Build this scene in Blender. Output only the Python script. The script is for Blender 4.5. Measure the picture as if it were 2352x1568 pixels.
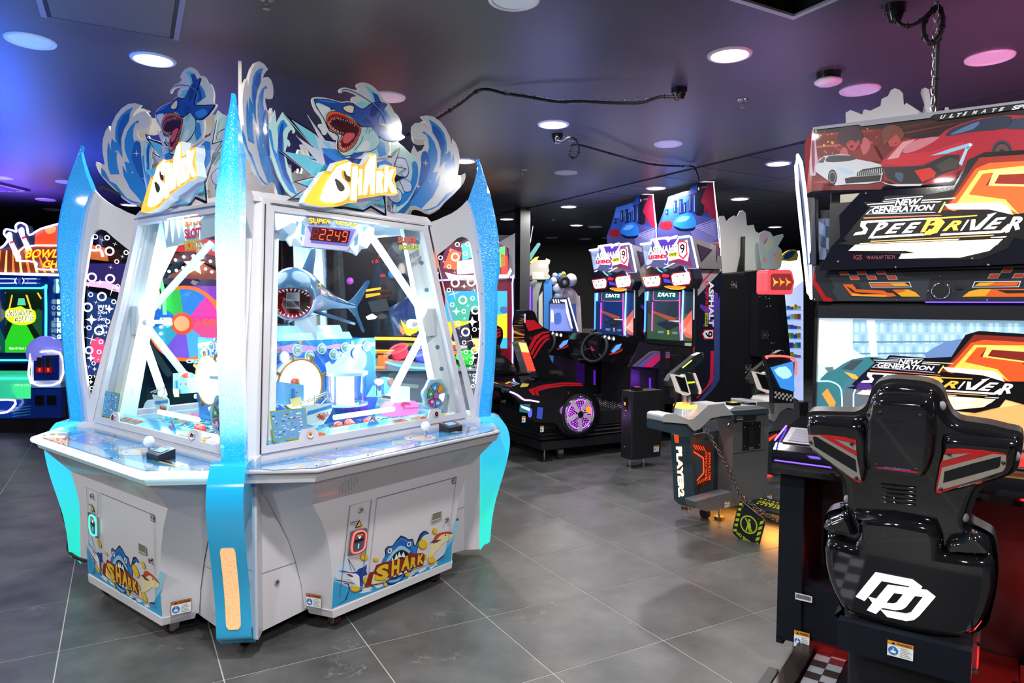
import bpy, bmesh, math, random
from mathutils import Vector as V, Matrix
from mathutils.geometry import tessellate_polygon
random.seed(7)
for o in list(bpy.data.objects): bpy.data.objects.remove(o)
SC = bpy.context.scene
COL = SC.collection
# ------------------------------------------------------------------ camera (fitted to the floor grid of 0.6 m tiles)
FPX, PIT, ROLL, HC = 1587.28, 0.04704, 0.00788, 1.5116
cam_d = bpy.data.cameras.new('camera'); cam = bpy.data.objects.new('camera', cam_d); COL.objects.link(cam)
cam_d.sensor_width = 36; cam_d.lens = FPX / 2352 * 36; cam_d.clip_start = .05; cam_d.clip_end = 200
cam.matrix_world = Matrix.Translation((0, 0, HC)) @ (Matrix.Rotation(math.pi/2 - PIT, 4, 'X') @ Matrix.Rotation(ROLL, 4, 'Z'))
SC.camera = cam
SC.view_settings.view_transform = 'Standard'; SC.view_settings.look = 'None'
SC.view_settings.gamma = 1; SC.view_settings.use_curve_mapping = False
SC.view_settings.exposure = 0.0
SC.cycles.use_denoising = True
SC.cycles.max_bounces = 7; SC.cycles.transparent_max_bounces = 24; SC.cycles.glossy_bounces = 4
SC.cycles.diffuse_bounces = 3; SC.cycles.transmission_bounces = 5; SC.cycles.sample_clamp_indirect = 4
SC.cycles.caustics_reflective = False; SC.cycles.caustics_refractive = False
W = bpy.data.worlds.new('world'); SC.world = W; W.use_nodes = True
W.node_tree.nodes['Background'].inputs[0].default_value = (.55, .6, .8, 1)
W.node_tree.nodes['Background'].inputs[1].default_value = .05
ZC = 3.0   # ceiling height

def lamp(kind, name, loc, power, color, size=.1, rot=None, spot=None, blend=.6, label=None):
    d = bpy.data.lights.new(name, kind); d.energy = power; d.color = color
    if kind == 'AREA': d.shape = 'DISK'; d.size = size
    else: d.shadow_soft_size = size
    if kind == 'SPOT': d.spot_size = spot; d.spot_blend = blend
    o = bpy.data.objects.new(name, d); o.location = loc
    if rot: o.rotation_euler = rot
    COL.objects.link(o); return o

# added upward spots: stand in for the machines' coloured ceiling glow, plus broad fill
UP = (math.pi, 0, 0)
LAMPS = [ # loc, power, colour, size
    ((-5.0, 6.6, 1.6), 1000, (.05, .12, 1), .3), ((-3.4, 3.8, 1.2), 240, (.05, .22, 1), .3), ((-2.2, 2.2, 1.6), 32, (.8, .7, .7), .3),
    ((-6.5, 8.8, 2.2), 330, (.22, .08, 1), .4), ((-2.8, 6.8, 2.2), 70, (.25, .22, 1), .3), ((-.6, 2.6, 1.4), 14, (.4, .5, .8), .4),
    ((2.7, 3.4, 1.5), 150, (.95, .24, .58), .4), ((4.4, 3.4, 2.0), 60, (.9, .3, .5), .4), ((2.0, 5.6, 1.8), 60, (.45, .38, 1), .4),
    ((-1.0, 5.3, 2.5), 6, (1, .15, .12), .2), ((.3, 5.9, 1.9), 60, (.38, .4, 1), .3), ((3.6, 7.4, 2.0), 60, (.35, .3, 1), .3),
    ((1.0, 9.0, 2.3), 34, (.4, .42, 1), .3), ((-.3, 8.6, 2.6), 4, (1, .4, .08), .15)]
for k, (l, p, c, s) in enumerate(LAMPS):
    lamp('SPOT', 'ceiling_glow_fill', l, p, c, s, UP, math.radians(150), .9)

# ------------------------------------------------------------------ pixel measuring helpers: photo pixel -> point on a real plane in the room
def ray(px, py):
    X = (px-1176)/FPX; U = -(py-784)/FPX
    cr, sr = math.cos(ROLL), math.sin(ROLL); x = X*cr-U*sr; u = X*sr+U*cr
    cp, sp = math.cos(PIT), math.sin(PIT)
    return V((x, cp+u*sp, -sp+u*cp))
O3 = V((0, 0, HC))
def atz(px, py, z): r = ray(px, py); return O3 + r*((z-HC)/r.z)
def aty(px, py, y): r = ray(px, py); return O3 + r*(y/r.y)

class PL:
    """A plane: origin, right axis, up axis; normal points to the viewer."""
    def __init__(s, o, ux, uz):
        s.o = V(o); s.ux = V(ux).normalized(); s.uz = V(uz).normalized(); s.n = s.ux.cross(s.uz).normalized()
        s.uz = s.n.cross(s.ux).normalized()
    def uv(s, px, py):
        r = ray(px, py); t = (s.o-O3).dot(s.n)/r.dot(s.n); p = O3+r*t-s.o
        return (p.dot(s.ux), p.dot(s.uz))
    def w(s, a, b, d=0): return s.o+s.ux*a+s.uz*b+s.n*d
    def px(s, x, y, d=0): a, b = s.uv(x, y); return s.w(a, b, d)
def pp(t, z=None):
    """'x,y x,y' -> list of photo pixels; z=(ox, oy, scale) when read off an enlarged crop"""
    out = []
    for q in t.split():
        x, y = map(float, q.split(','))
        out.append((z[0]+x/z[2], z[1]+y/z[2]) if z else (x, y))
    return out
def uvs(pl, t, z=None): return [pl.uv(*q) for q in pp(t, z)]
def smooth(pts, n=3, closed=True):
    """Catmull-Rom refinement of an outline"""
    m = len(pts); out = []
    for i in range(m if closed else m-1):
        g = lambda k: pts[(i+k) % m] if closed else pts[min(max(i+k, 0), m-1)]
        p0, p1, p2, p3 = g(-1), g(0), g(1), g(2)
        for j in range(n):
            t = j/n
            out.append(tuple(.5*((2*b)+(-a+c)*t+(2*a-5*b+4*c-d)*t*t+(-a+3*b-3*c+d)*t**3) for a, b, c, d in zip(p0, p1, p2, p3)))
    if not closed: out.append(tuple(pts[-1]))
    return out

# ------------------------------------------------------------------ materials
MATS = {}
def mat(name, col=(.8, .8, .8), rough=.5, metal=0, emit=None, es=0, coat=0, spec=.5, noise=0, nscale=8, bump=0):
    if name in MATS: return MATS[name]
    m = bpy.data.materials.new(name); m.use_nodes = True; nt = m.node_tree; b = nt.nodes['Principled BSDF']
    c = (*col, 1)
    b.inputs['Base Color'].default_value = c; b.inputs['Roughness'].default_value = rough
    b.inputs['Metallic'].default_value = metal; b.inputs['Specular IOR Level'].default_value = spec
    b.inputs['Coat Weight'].default_value = coat; b.inputs['Coat Roughness'].default_value = .04
    if emit: b.inputs['Emission Color'].default_value = (*emit, 1); b.inputs['Emission Strength'].default_value = es
    if noise or bump:
        tc = nt.nodes.new('ShaderNodeTexCoord'); n = nt.nodes.new('ShaderNodeTexNoise'); n.inputs['Scale'].default_value = nscale
        n.inputs['Detail'].default_value = 5; nt.links.new(tc.outputs['Object'], n.inputs['Vector'])
        if noise:
            mx = nt.nodes.new('ShaderNodeMix'); mx.data_type = 'RGBA'; mx.blend_type = 'MULTIPLY'; mx.inputs[0].default_value = noise
            mx.inputs[6].default_value = c; nt.links.new(n.outputs['Fac'], mx.inputs[7]); nt.links.new(mx.outputs[2], b.inputs['Base Color'])
        if bump:
            bp = nt.nodes.new('ShaderNodeBump'); bp.inputs['Strength'].default_value = bump; bp.inputs['Distance'].default_value = .01
            nt.links.new(n.outputs['Fac'], bp.inputs['Height']); nt.links.new(bp.outputs[0], b.inputs['Normal'])
    MATS[name] = m; return m
def h(s):
    """sRGB hex -> linear"""
    return tuple(((int(s[i:i+2], 16)/255)/12.92 if int(s[i:i+2], 16) < 11 else ((int(s[i:i+2], 16)/255+.055)/1.055)**2.4) for i in (0, 2, 4))
def pr(s, rough=.35, coat=.3): return mat('print_'+s, h(s), rough, coat=coat)          # printed colour
def gl(s, e=2.): return mat('glow_%s_%g' % (s, e), h(s), .4, emit=h(s), es=e)            # lit colour
def glass(name, tint=(1, 1, 1), refl=1.0, rough=.02, fac=None):
    if name in MATS: return MATS[name]
    m = bpy.data.materials.new(name); m.use_nodes = True; nt = m.node_tree; nt.nodes.clear()
    o = nt.nodes.new('ShaderNodeOutputMaterial'); mx = nt.nodes.new('ShaderNodeMixShader'); t = nt.nodes.new('ShaderNodeBsdfTransparent')
    g = nt.nodes.new('ShaderNodeBsdfGlossy'); g.inputs['Roughness'].default_value = rough; t.inputs[0].default_value = (*tint, 1)
    if fac is None:
        f = nt.nodes.new('ShaderNodeFresnel'); ge = nt.nodes.new('ShaderNodeNewGeometry'); mr = nt.nodes.new('ShaderNodeMapRange')
        mr.inputs['To Min'].default_value = 1.5; mr.inputs['To Max'].default_value = 1/1.5; nt.links.new(ge.outputs['Backfacing'], mr.inputs['Value']); nt.links.new(mr.outputs[0], f.inputs[0])
        mu = nt.nodes.new('ShaderNodeMath'); mu.operation = 'MULTIPLY'; mu.inputs[1].default_value = refl
        nt.links.new(f.outputs[0], mu.inputs[0]); nt.links.new(mu.outputs[0], mx.inputs[0])
    else: mx.inputs[0].default_value = fac
    nt.links.new(t.outputs[0], mx.inputs[1]); nt.links.new(g.outputs[0], mx.inputs[2]); nt.links.new(mx.outputs[0], o.inputs[0])
    MATS[name] = m; return m
def tinted(name, col, alpha, es=0):
    """clear acrylic with a printed or frosted tint"""
    if name in MATS: return MATS[name]
    m = mat(name, col, .12, emit=col if es else None, es=es, coat=.5); m.node_tree.nodes['Principled BSDF'].inputs['Alpha'].default_value = alpha
    return m
WHITE = mat('white_enamel', (.72, .71, .76), .28, coat=.25, noise=.06, nscale=3)
STEEL = mat('steel', (.62, .62, .64), .25, 1); CHROME = mat('chrome', (.85, .85, .87), .06, 1)
BLACK = mat('black_powder_coat', (.012, .012, .015), .42, noise=.3, nscale=40); GLOSS = mat('gloss_black', (.006, .006, .008), .07, coat=1)
RUBBER = mat('black_rubber', (.01, .01, .01), .6); DKMET = mat('dark_blue_grey_metal', h('2b3138'), .35, .6)
GLASS = glass('clear_glass')
# ------------------------------------------------------------------ mesh building
ALONG = {}
class MB:
    def __init__(s): s.v = []; s.f = []; s.m = []; s.sm = []; s.mats = []
    def mi(s, m):
        if m not in s.mats: s.mats.append(m)
        return s.mats.index(m)
    def add(s, vs, fs, m, sm=False):
        b = len(s.v); s.v += [V(q) for q in vs]; k = s.mi(m)
        for f in fs: s.f.append([b+i for i in f]); s.m.append(k); s.sm.append(sm)
        return s
    def quad(s, a, b, c, d, m): return s.add([a, b, c, d], [[0, 1, 2, 3]], m)
    def poly(s, pl, pts, m, d=0):                                        # flat printed shape on a plane, d off it
        P = [pl.w(a, b, d) for a, b in pts]
        tr = tessellate_polygon([[V((a, b, 0)) for a, b in pts]])
        fs = []
        for t in tr:
            t = list(t); a, b, c = [pts[i] for i in t]
            if (b[0]-a[0])*(c[1]-a[1])-(b[1]-a[1])*(c[0]-a[0]) < 0: t.reverse()
            fs.append(t)
        return s.add(P, fs, m)
    def slab(s, pl, pts, m, d0, d1, side=None, sm=False):                # extruded outline from depth d0 (back) to d1 (front)
        s.poly(pl, pts, m, d1)
        ar = sum(pts[i][0]*pts[(i+1) % len(pts)][1]-pts[(i+1) % len(pts)][0]*pts[i][1] for i in range(len(pts)))
        if ar < 0: pts = pts[::-1]
        n = len(pts); A = [pl.w(a, b, d0) for a, b in pts]; B = [pl.w(a, b, d1) for a, b in pts]
        s.add(A+B, [[i, (i+1) % n, n+(i+1) % n, n+i] for i in range(n)], side or m, sm)
        tr = tessellate_polygon([[V((a, b, 0)) for a, b in pts]]); s.add(A, [list(t)[::-1] for t in tr], side or m)
        return s
    def box(s, c, d, m, R=None):
        c = V(c); R = R or Matrix.Identity(3)
        vs = [c+R@V((x*d[0]/2, y*d[1]/2, z*d[2]/2)) for x in (-1, 1) for y in (-1, 1) for z in (-1, 1)]
        return s.add(vs, [[0, 1, 3, 2], [4, 6, 7, 5], [0, 4, 5, 1], [2, 3, 7, 6], [0, 2, 6, 4], [1, 5, 7, 3]], m)
    def prism(s, ring0, ring1, m, sm=False, cap=True):                   # loft between two rings of 3D points
        n = len(ring0); s.add(list(ring0)+list(ring1), [[i, (i+1) % n, n+(i+1) % n, n+i] for i in range(n)], m, sm)
        if cap: s.add(ring0, [list(range(n))[::-1]], m); s.add(ring1, [list(range(n))], m)
        return s
    def loft(s, rings, m, sm=True, cap=True, closed=True):
        n = len(rings[0]); fs = []
        for k in range(len(rings)-1):
            for i in range(n if closed else n-1): fs.append([k*n+i, k*n+(i+1) % n, (k+1)*n+(i+1) % n, (k+1)*n+i])
        s.add([p for r in rings for p in r], fs, m, sm)
        if cap: s.add(rings[0], [list(range(n))[::-1]], m); s.add(rings[-1], [list(range(n))], m)
        return s
    def tube(s, path, r, m, n=8, cap=True, closed=False, rr=None):
        P = [V(q) for q in path]; L = len(P); rings = []; up = None
        for i, p in enumerate(P):
            a = P[(i-1) % L] if (i or closed) else p; b = P[(i+1) % L] if (i < L-1 or closed) else p
            t = (b-a).normalized()
            if up is None:
                up = V((0, 0, 1)) if abs(t.z) < .9 else V((1, 0, 0))
            x = t.cross(up).normalized(); up = x.cross(t).normalized()
            q = rr[i] if rr else r
            rings.append([p+(x*math.cos(k*2*math.pi/n)+up*math.sin(k*2*math.pi/n))*q for k in range(n)])
        if closed: rings.append(rings[0]); cap = False
        return s.loft(rings, m, True, cap)
    def cyl(s, a, b, r, m, r2=None, n=20, sm=True):
        a = V(a); b = V(b); t = (b-a).normalized(); u = V((0, 0, 1)) if abs(t.z) < .9 else V((1, 0, 0)); x = t.cross(u).normalized(); y = x.cross(t)
        r2 = r if r2 is None else r2
        R = [[p+(x*math.cos(k*2*math.pi/n)+y*math.sin(k*2*math.pi/n))*q for k in range(n)] for p, q in ((a, r), (b, r2))]
        s.loft(R, m, sm, False); s.add(R[0], [list(range(n))[::-1]], m); s.add(R[1], [list(range(n))], m); return s
    def ball(s, c, r, m, nu=14, nv=9, sc=(1, 1, 1), R=None):
        c = V(c); rings = []
        for j in range(1, nv):
            ph = math.pi*j/nv; ring = []
            for i in range(nu):
                th = 2*math.pi*i/nu; p = V((math.sin(ph)*math.cos(th)*r*sc[0], math.sin(ph)*math.sin(th)*r*sc[1], math.cos(ph)*r*sc[2]))
                ring.append(c+(R@p if R else p))
            rings.append(ring)
        s.loft(rings[::-1], m, True, False)
        t = V((0, 0, r*sc[2])); t = R@t if R else t; n = nu
        s.add(rings[0]+[c+t], [[i, (i+1) % n, n] for i in range(n)], m, True); s.add(rings[-1]+[c-t], [[(i+1) % n, i, n] for i in range(n)], m, True)
        return s
    def ring(s, c, r, w, m, ax=(0, 0, 1), n=24, k=8):                     # torus
        ax = V(ax).normalized(); u = V((0, 0, 1)) if abs(ax.z) < .9 else V((1, 0, 0)); x = ax.cross(u).normalized(); y = ax.cross(x)
        return s.tube([V(c)+(x*math.cos(2*math.pi*i/n)+y*math.sin(2*math.pi*i/n))*r for i in range(n)], w, m, k, closed=True)
    def build(s, name, parent=None, label=None, bevel=0, cat=None, group=None, kind=None, seg=2):
        if not s.v: return None
        lo = V([min(p[i] for p in s.v) for i in range(3)]); hi = V([max(p[i] for p in s.v) for i in range(3)])
        c = (lo+hi)/2; c.z = lo.z if parent is None else c.z
        me = bpy.data.meshes.new(name); me.from_pydata([tuple(p-c) for p in s.v], [], s.f)
        for m in s.mats: me.materials.append(m)
        me.polygons.foreach_set('material_index', s.m); me.polygons.foreach_set('use_smooth', s.sm); me.update()
        o = bpy.data.objects.new(name, me); COL.objects.link(o)
        if parent: o.parent = parent; o.location = c-ORG[parent.name]
        else: o.location = c
        ORG[o.name] = c.copy()
        if bevel:
            b = o.modifiers.new('bevel', 'BEVEL'); b.width = bevel; b.segments = seg; b.limit_method = 'ANGLE'; b.angle_limit = math.radians(40); b.harden_normals = False
        if label: o['label'] = label
        if cat: o['category'] = cat
        if group: o['group'] = group
        if kind: o['kind'] = kind
        return o
ORG = {}
def thing(name, label, cat, loc, group=None):
    o = bpy.data.objects.new(name, None); COL.objects.link(o); o.location = loc; o.empty_display_size = .1
    o['label'] = label; o['category'] = cat
    if group: o['group'] = group
    ORG[o.name] = V(loc); return o
def copy_tree(o, parent=None, loc=None, rotz=0, label=None, keep=None):
    c = o.copy(); COL.objects.link(c); ORG[c.name] = ORG[o.name].copy()
    if parent: c.parent = parent
    if loc is not None: c.location = loc
    if rotz: c.rotation_euler = (0, 0, rotz)
    if label: c['label'] = label
    for ch in list(o.children): copy_tree(ch, c)
    return c
# ---- lettering
TXT = {}
def glyphs(t, bold=.0, shear=0., sp=1.0):
    k = (t, bold, shear, sp)
    if k in TXT: return TXT[k]
    cu = bpy.data.curves.new('t', 'FONT'); cu.body = t; cu.offset = bold; cu.shear = shear; cu.space_character = sp; cu.resolution_u = 3
    ob = bpy.data.objects.new('t', cu); COL.objects.link(ob); dg = bpy.context.evaluated_depsgraph_get()
    me = bpy.data.meshes.new_from_object(ob.evaluated_get(dg)); vs = [v.co.copy() for v in me.vertices]; fs = [list(p.vertices) for p in me.polygons]
    bpy.data.objects.remove(ob); bpy.data.curves.remove(cu); bpy.data.meshes.remove(me)
    x0 = min(v.x for v in vs); x1 = max(v.x for v in vs); y0 = min(v.y for v in vs); y1 = max(v.y for v in vs)
    TXT[k] = ([((v.x-x0)/(x1-x0), (v.y-y0)/(y1-y0)) for v in vs], fs); return TXT[k]
def text(mb, t, pl, quad, m, d=.001, bold=.02, shear=0., sp=1.0, thick=0):
    """quad: TL TR BR BL in plane coordinates"""
    vs, fs = glyphs(t, bold, shear, sp); tl, tr, br, bl = quad
    f = lambda x, y: tuple((bl[i]*(1-x)+br[i]*x)*(1-y)+(tl[i]*(1-x)+tr[i]*x)*y for i in (0, 1))
    P = [f(x, y) for x, y in vs]
    a = 0
    for g in fs[:20]: a += sum(P[g[i]][0]*P[g[(i+1) % len(g)]][1]-P[g[(i+1) % len(g)]][0]*P[g[i]][1] for i in range(len(g)))
    F = fs if a > 0 else [g[::-1] for g in fs]
    mb.add([pl.w(x, y, d+thick) for x, y in P], F, m)
    if thick:                                                            # side walls from boundary edges
        cnt = {}
        for g in F:
            for i in range(len(g)): e = (g[i], g[(i+1) % len(g)]); cnt[e] = 1
        ed = [e for e in cnt if (e[1], e[0]) not in cnt]
        for a_, b_ in ed: mb.add([pl.w(*P[a_], d), pl.w(*P[b_], d), pl.w(*P[b_], d+thick), pl.w(*P[a_], d+thick)], [[0, 1, 2, 3]], m)
def tpx(mb, t, pl, q, m, z=None, **k): text(mb, t, pl, uvs(pl, q, z), m, **k)
def rect(a0, b0, a1, b1): return [(a0, b0), (a1, b0), (a1, b1), (a0, b1)]
def disc(a, b, r, n=20, r2=None): return [(a+r*math.cos(2*math.pi*i/n), b+(r2 or r)*math.sin(2*math.pi*i/n)) for i in range(n)]
def star(a, b, R, r, n=4, ph=0): return [(a+(R if i % 2 == 0 else r)*math.cos(math.pi*i/n+ph), b+(R if i % 2 == 0 else r)*math.sin(math.pi*i/n+ph)) for i in range(2*n)]
def rring(mb, pl, a, b, r, w, m, d, n=20, r2=None):                      # flat ring
    o = disc(a, b, r, n, r2); i = disc(a, b, r-w, n, (r2-w) if r2 else None)
    mb.add([pl.w(x, y, d) for x, y in o]+[pl.w(x, y, d) for x, y in i], [[k, (k+1) % n, n+(k+1) % n, n+k] for k in range(n)], m)
def band(mb, pl, pts, w, m, d, closed=False):                            # flat line of width w along plane points
    n = len(pts); L = []; Rr = []
    for i, (x, y) in enumerate(pts):
        a = pts[i-1] if (i or closed) else pts[0]; b = pts[(i+1) % n] if (i < n-1 or closed) else pts[-1]
        dx, dy = b[0]-a[0], b[1]-a[1]; l = math.hypot(dx, dy) or 1; L.append((x-dy/l*w/2, y+dx/l*w/2)); Rr.append((x+dy/l*w/2, y-dx/l*w/2))
    mb.add([pl.w(*q, d) for q in L]+[pl.w(*q, d) for q in Rr], [[n+i, n+(i+1) % n, (i+1) % n, i] for i in range(n if closed else n-1)], m)
# ================================================================== ROOM
GA = 0.5160; gx = V((math.cos(GA), math.sin(GA), 0)); gy = V((-math.sin(GA), math.cos(GA), 0))
def G(i, j): return gx*(i*.6+2.7427)+gy*(5.3497-.6*j)
def tile_mat():
    m = bpy.data.materials.new('slate_grey_porcelain'); m.use_nodes = True; nt = m.node_tree; b = nt.nodes['Principled BSDF']; L = nt.links.new
    tc = nt.nodes.new('ShaderNodeTexCoord'); oi = nt.nodes.new('ShaderNodeObjectInfo')
    cb = nt.nodes.new('ShaderNodeCombineXYZ'); ml = nt.nodes.new('ShaderNodeMath'); ml.operation = 'MULTIPLY'; ml.inputs[1].default_value = 60
    L(oi.outputs['Random'], ml.inputs[0]); L(ml.outputs[0], cb.inputs[0]); L(ml.outputs[0], cb.inputs[1])
    ad = nt.nodes.new('ShaderNodeVectorMath'); ad.operation = 'ADD'; L(tc.outputs['Object'], ad.inputs[0]); L(cb.outputs[0], ad.inputs[1])
    n1 = nt.nodes.new('ShaderNodeTexNoise'); n1.inputs['Scale'].default_value = 3.2; n1.inputs['Detail'].default_value = 8; n1.inputs['Roughness'].default_value = .62; L(ad.outputs[0], n1.inputs['Vector'])
    r1 = nt.nodes.new('ShaderNodeValToRGB'); r1.color_ramp.elements[0].position = .3; r1.color_ramp.elements[1].position = .72
    r1.color_ramp.elements[0].color = (.042, .043, .044, 1); r1.color_ramp.elements[1].color = (.115, .116, .116, 1); L(n1.outputs['Fac'], r1.inputs[0])
    n2 = nt.nodes.new('ShaderNodeTexNoise'); n2.inputs['Scale'].default_value = 1.7; n2.inputs['Detail'].default_value = 7; n2.inputs['Distortion'].default_value = .9; n2.inputs['Roughness'].default_value = .6; L(ad.outputs[0], n2.inputs['Vector'])
    s = nt.nodes.new('ShaderNodeMath'); s.operation = 'SUBTRACT'; s.inputs[1].default_value = .5; L(n2.outputs['Fac'], s.inputs[0])
    a = nt.nodes.new('ShaderNodeMath'); a.operation = 'ABSOLUTE'; L(s.outputs[0], a.inputs[0])
    r2 = nt.nodes.new('ShaderNodeValToRGB'); r2.color_ramp.elements[0].position = 0; r2.color_ramp.elements[0].color = (1, 1, 1, 1); r2.color_ramp.elements[1].position = .006; r2.color_ramp.elements[1].color = (0, 0, 0, 1); L(a.outputs[0], r2.inputs[0])
    n3 = nt.nodes.new('ShaderNodeTexNoise'); n3.inputs['Scale'].default_value = 4.5; L(ad.outputs[0], n3.inputs['Vector'])
    r3 = nt.nodes.new('ShaderNodeValToRGB'); r3.color_ramp.elements[0].position = .55; r3.color_ramp.elements[1].position = .72; L(n3.outputs['Fac'], r3.inputs[0])
    mu = nt.nodes.new('ShaderNodeMath'); mu.operation = 'MULTIPLY'; L(r2.outputs[0], mu.inputs[0]); L(r3.outputs[0], mu.inputs[1])
    n4 = nt.nodes.new('ShaderNodeTexNoise'); n4.inputs['Scale'].default_value = 90; n4.inputs['Detail'].default_value = 3; L(ad.outputs[0], n4.inputs['Vector'])
    r4 = nt.nodes.new('ShaderNodeValToRGB'); r4.color_ramp.elements[0].position = .68; r4.color_ramp.elements[1].position = .78; r4.color_ramp.elements[1].color = (.35, .35, .35, 1); L(n4.outputs['Fac'], r4.inputs[0])
    mx0 = nt.nodes.new('ShaderNodeMath'); mx0.operation = 'MAXIMUM'; L(mu.outputs[0], mx0.inputs[0]); L(r4.outputs[0], mx0.inputs[1])
    mx = nt.nodes.new('ShaderNodeMix'); mx.data_type = 'RGBA'; mx.inputs[7].default_value = (.22, .22, .21, 1); L(mx0.outputs[0], mx.inputs[0]); L(r1.outputs[0], mx.inputs[6])
    L(mx.outputs[2], b.inputs['Base Color']); b.inputs['Roughness'].default_value = .4
    bp = nt.nodes.new('ShaderNodeBump'); bp.inputs['Strength'].default_value = .12; bp.inputs['Distance'].default_value = .004; L(n1.outputs['Fac'], bp.inputs['Height']); L(bp.outputs[0], b.inputs['Normal'])
    return m
TILE = tile_mat(); GROUT = mat('pale_grout', (.42, .41, .39), .8)
XA, XB, YA, YB = -13, 9.5, -4.5, 15.6
fl = MB().box(((XA+XB)/2, (YA+YB)/2, -.0515), (XB-XA+.6, YB-YA+.6, .1), GROUT).build('floor', kind='structure')
def seen(p, mx=9.2, m=60):
    if p.y < .6 or p.length > mx: return False
    r = p-V((0, 0, HC)); d = r.y; x = 1176+FPX*r.x/d
    if not -m-500 < x < 2352+m+500: return False
    y = 709-FPX*r.z/d
    return y < 1568+400
tm = None; far = MB(); nt_ = 0
cand = []
for i in range(-24, 18):
    for j in range(-20, 16):
        c = G(i+.5, j+.5)
        if XA < c.x < XB and YA < c.y < YB: cand.append((c, seen(c, 8.6)))
for c, near in cand:
    hs = .2972
    if near and nt_ < 296:
        if tm is None:
            o = MB().add([gx*(sx*hs)+gy*(sy*hs)+V((0, 0, z)) for z in (-.006, 0) for sx, sy in ((-1, -1), (1, -1), (1, 1), (-1, 1))], [[4, 5, 6, 7], [0, 1, 5, 4], [1, 2, 6, 5], [2, 3, 7, 6], [3, 0, 4, 7]], TILE).build('floor_tile', fl)
            tm = o
        else: o = tm.copy(); COL.objects.link(o)
        o.location = V((c.x, c.y, -.003))-ORG['floor']; nt_ += 1
    else:
        far.add([c+gx*(sx*hs)+gy*(sy*hs)+V((0, 0, 0)) for sx, sy in ((-1, -1), (1, -1), (1, 1), (-1, 1))], [[0, 1, 2, 3]], TILE)
far.build('distant_floor_tiles', fl, kind='stuff')

CEIL = mat('dark_plasterboard_paint', (.075, .078, .095), .38, noise=.25, nscale=1.2, bump=.15)
CEILT = mat('dark_ceiling_panel', (.06, .063, .08), .5, noise=.2, nscale=3)
WALL = mat('black_wall_paint', (.012, .012, .016), .6, noise=.3, nscale=2)
# plasterboard ceiling with square cut-outs: the black access recess at the upper right
ce = MB()
rc = atz(1822, 38, ZC)                       # near corner of the recess seen at the top of the picture
ra, rb = atz(1700, 0, ZC)-rc, atz(1925, 0, ZC)-rc
ra.normalize(); rb.normalize(); rb = (rb-ra*rb.dot(ra)).normalized(); S = .9
sq = [rc, rc+ra*S, rc+ra*S+rb*S, rc+rb*S]
# ceiling as quads around the hole
far_ = [rc-(ra+rb)*30, rc+ra*40-rb*30, rc+(ra+rb)*40, rc-ra*30+rb*40]
up = V((0, 0, .2))
for k in range(4): ce.add([sq[k], far_[k], far_[(k+1) % 4], sq[(k+1) % 4]], [[0, 1, 2, 3]], CEIL)
for k in range(4): ce.add([sq[k], sq[(k+1) % 4], sq[(k+1) % 4]+V((0, 0, .6)), sq[k]+V((0, 0, .6))], [[0, 1, 2, 3]], mat('black_void', (.006, .01, .01), .7))
ce.add([q+V((0, 0, .6)) for q in sq], [[0, 1, 2, 3]], mat('black_void', (.006, .01, .01), .7))
ceil = ce.build('ceiling', kind='structure')
fr = MB()
for k in range(4):
    a, b = sq[k], sq[(k+1) % 4]; cc = sum(sq, V())/4
    o1 = lambda p, e: p+(p-cc).normalized()*e
    fr.prism([o1(a, -.03)+V((0, 0, -.012)), o1(a, .012)+V((0, 0, -.012)), o1(a, .012), o1(a, -.03)], [o1(b, -.03)+V((0, 0, -.012)), o1(b, .012)+V((0, 0, -.012)), o1(b, .012), o1(b, -.03)], mat('pale_trim', (.6, .62, .65), .4))
fr.build('recess_frame', ceil, label='thin pale metal frame around black ceiling recess')
# flush access hatch, top left
hA, hB = atz(112, 35, ZC), atz(395, 85, ZC); hx = (hB-hA); hw = hx.length; hx.normalize(); hy = V((hx.y, -hx.x, 0))
hp = PL(hA+V((0, 0, -.002)), hx, hy)
hm = MB(); hm.slab(hp, rect(.012, .0, hw-.012, .9), mat('hatch_panel', (.085, .09, .1), .4), -.004 if hp.n.z > 0 else -.004, .004)
hm.build('access_hatch', ceil)
hf = MB()
for r_ in (rect(-.035, -.02, -.008, .95), rect(hw+.008, -.02, hw+.035, .95)): hf.slab(hp, r_, mat('hatch_trim', (.2, .2, .25), .5), -.002, .006)
for r_ in (rect(-.008, -.012, hw+.008, 0), rect(-.008, 0, .010, .95), rect(hw-.010, 0, hw+.008, .95)): hf.slab(hp, r_, RUBBER, -.002, .003)
hf.build('hatch_frame', ceil)
# large ceiling panels beyond the plaster edge
lp = V((1.88, 7.32, ZC)); ga2 = GA
k0 = lp.dot(gx); panel = None; np_ = 0; rest = MB()
for a in range(0, 9):
    for b in range(-9, 12):
        c = gx*(k0+.6+a*1.2)+gy*(lp.dot(gy)+b*.6+.17)
        if not (c.x < XB and -3 < c.y < YB and c.x > -3): continue
        q = [gx*(sx*.594)+gy*(sy*.294)+V((0, 0, z)) for z in (-.012, 0) for sx, sy in ((-1, -1), (1, -1), (1, 1), (-1, 1))]
        if c.y > 1.5 and np_ < 200:
            if panel is None:
                panel = MB().add(q, [[3, 2, 1, 0], [0, 1, 5, 4], [1, 2, 6, 5], [2, 3, 7, 6], [3, 0, 4, 7]], CEILT).build('ceiling_panel', ceil); o = panel
            else: o = panel.copy(); COL.objects.link(o)
            o.location = V((c.x, c.y, ZC-.0061))-ORG['ceiling']; np_ += 1
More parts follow.
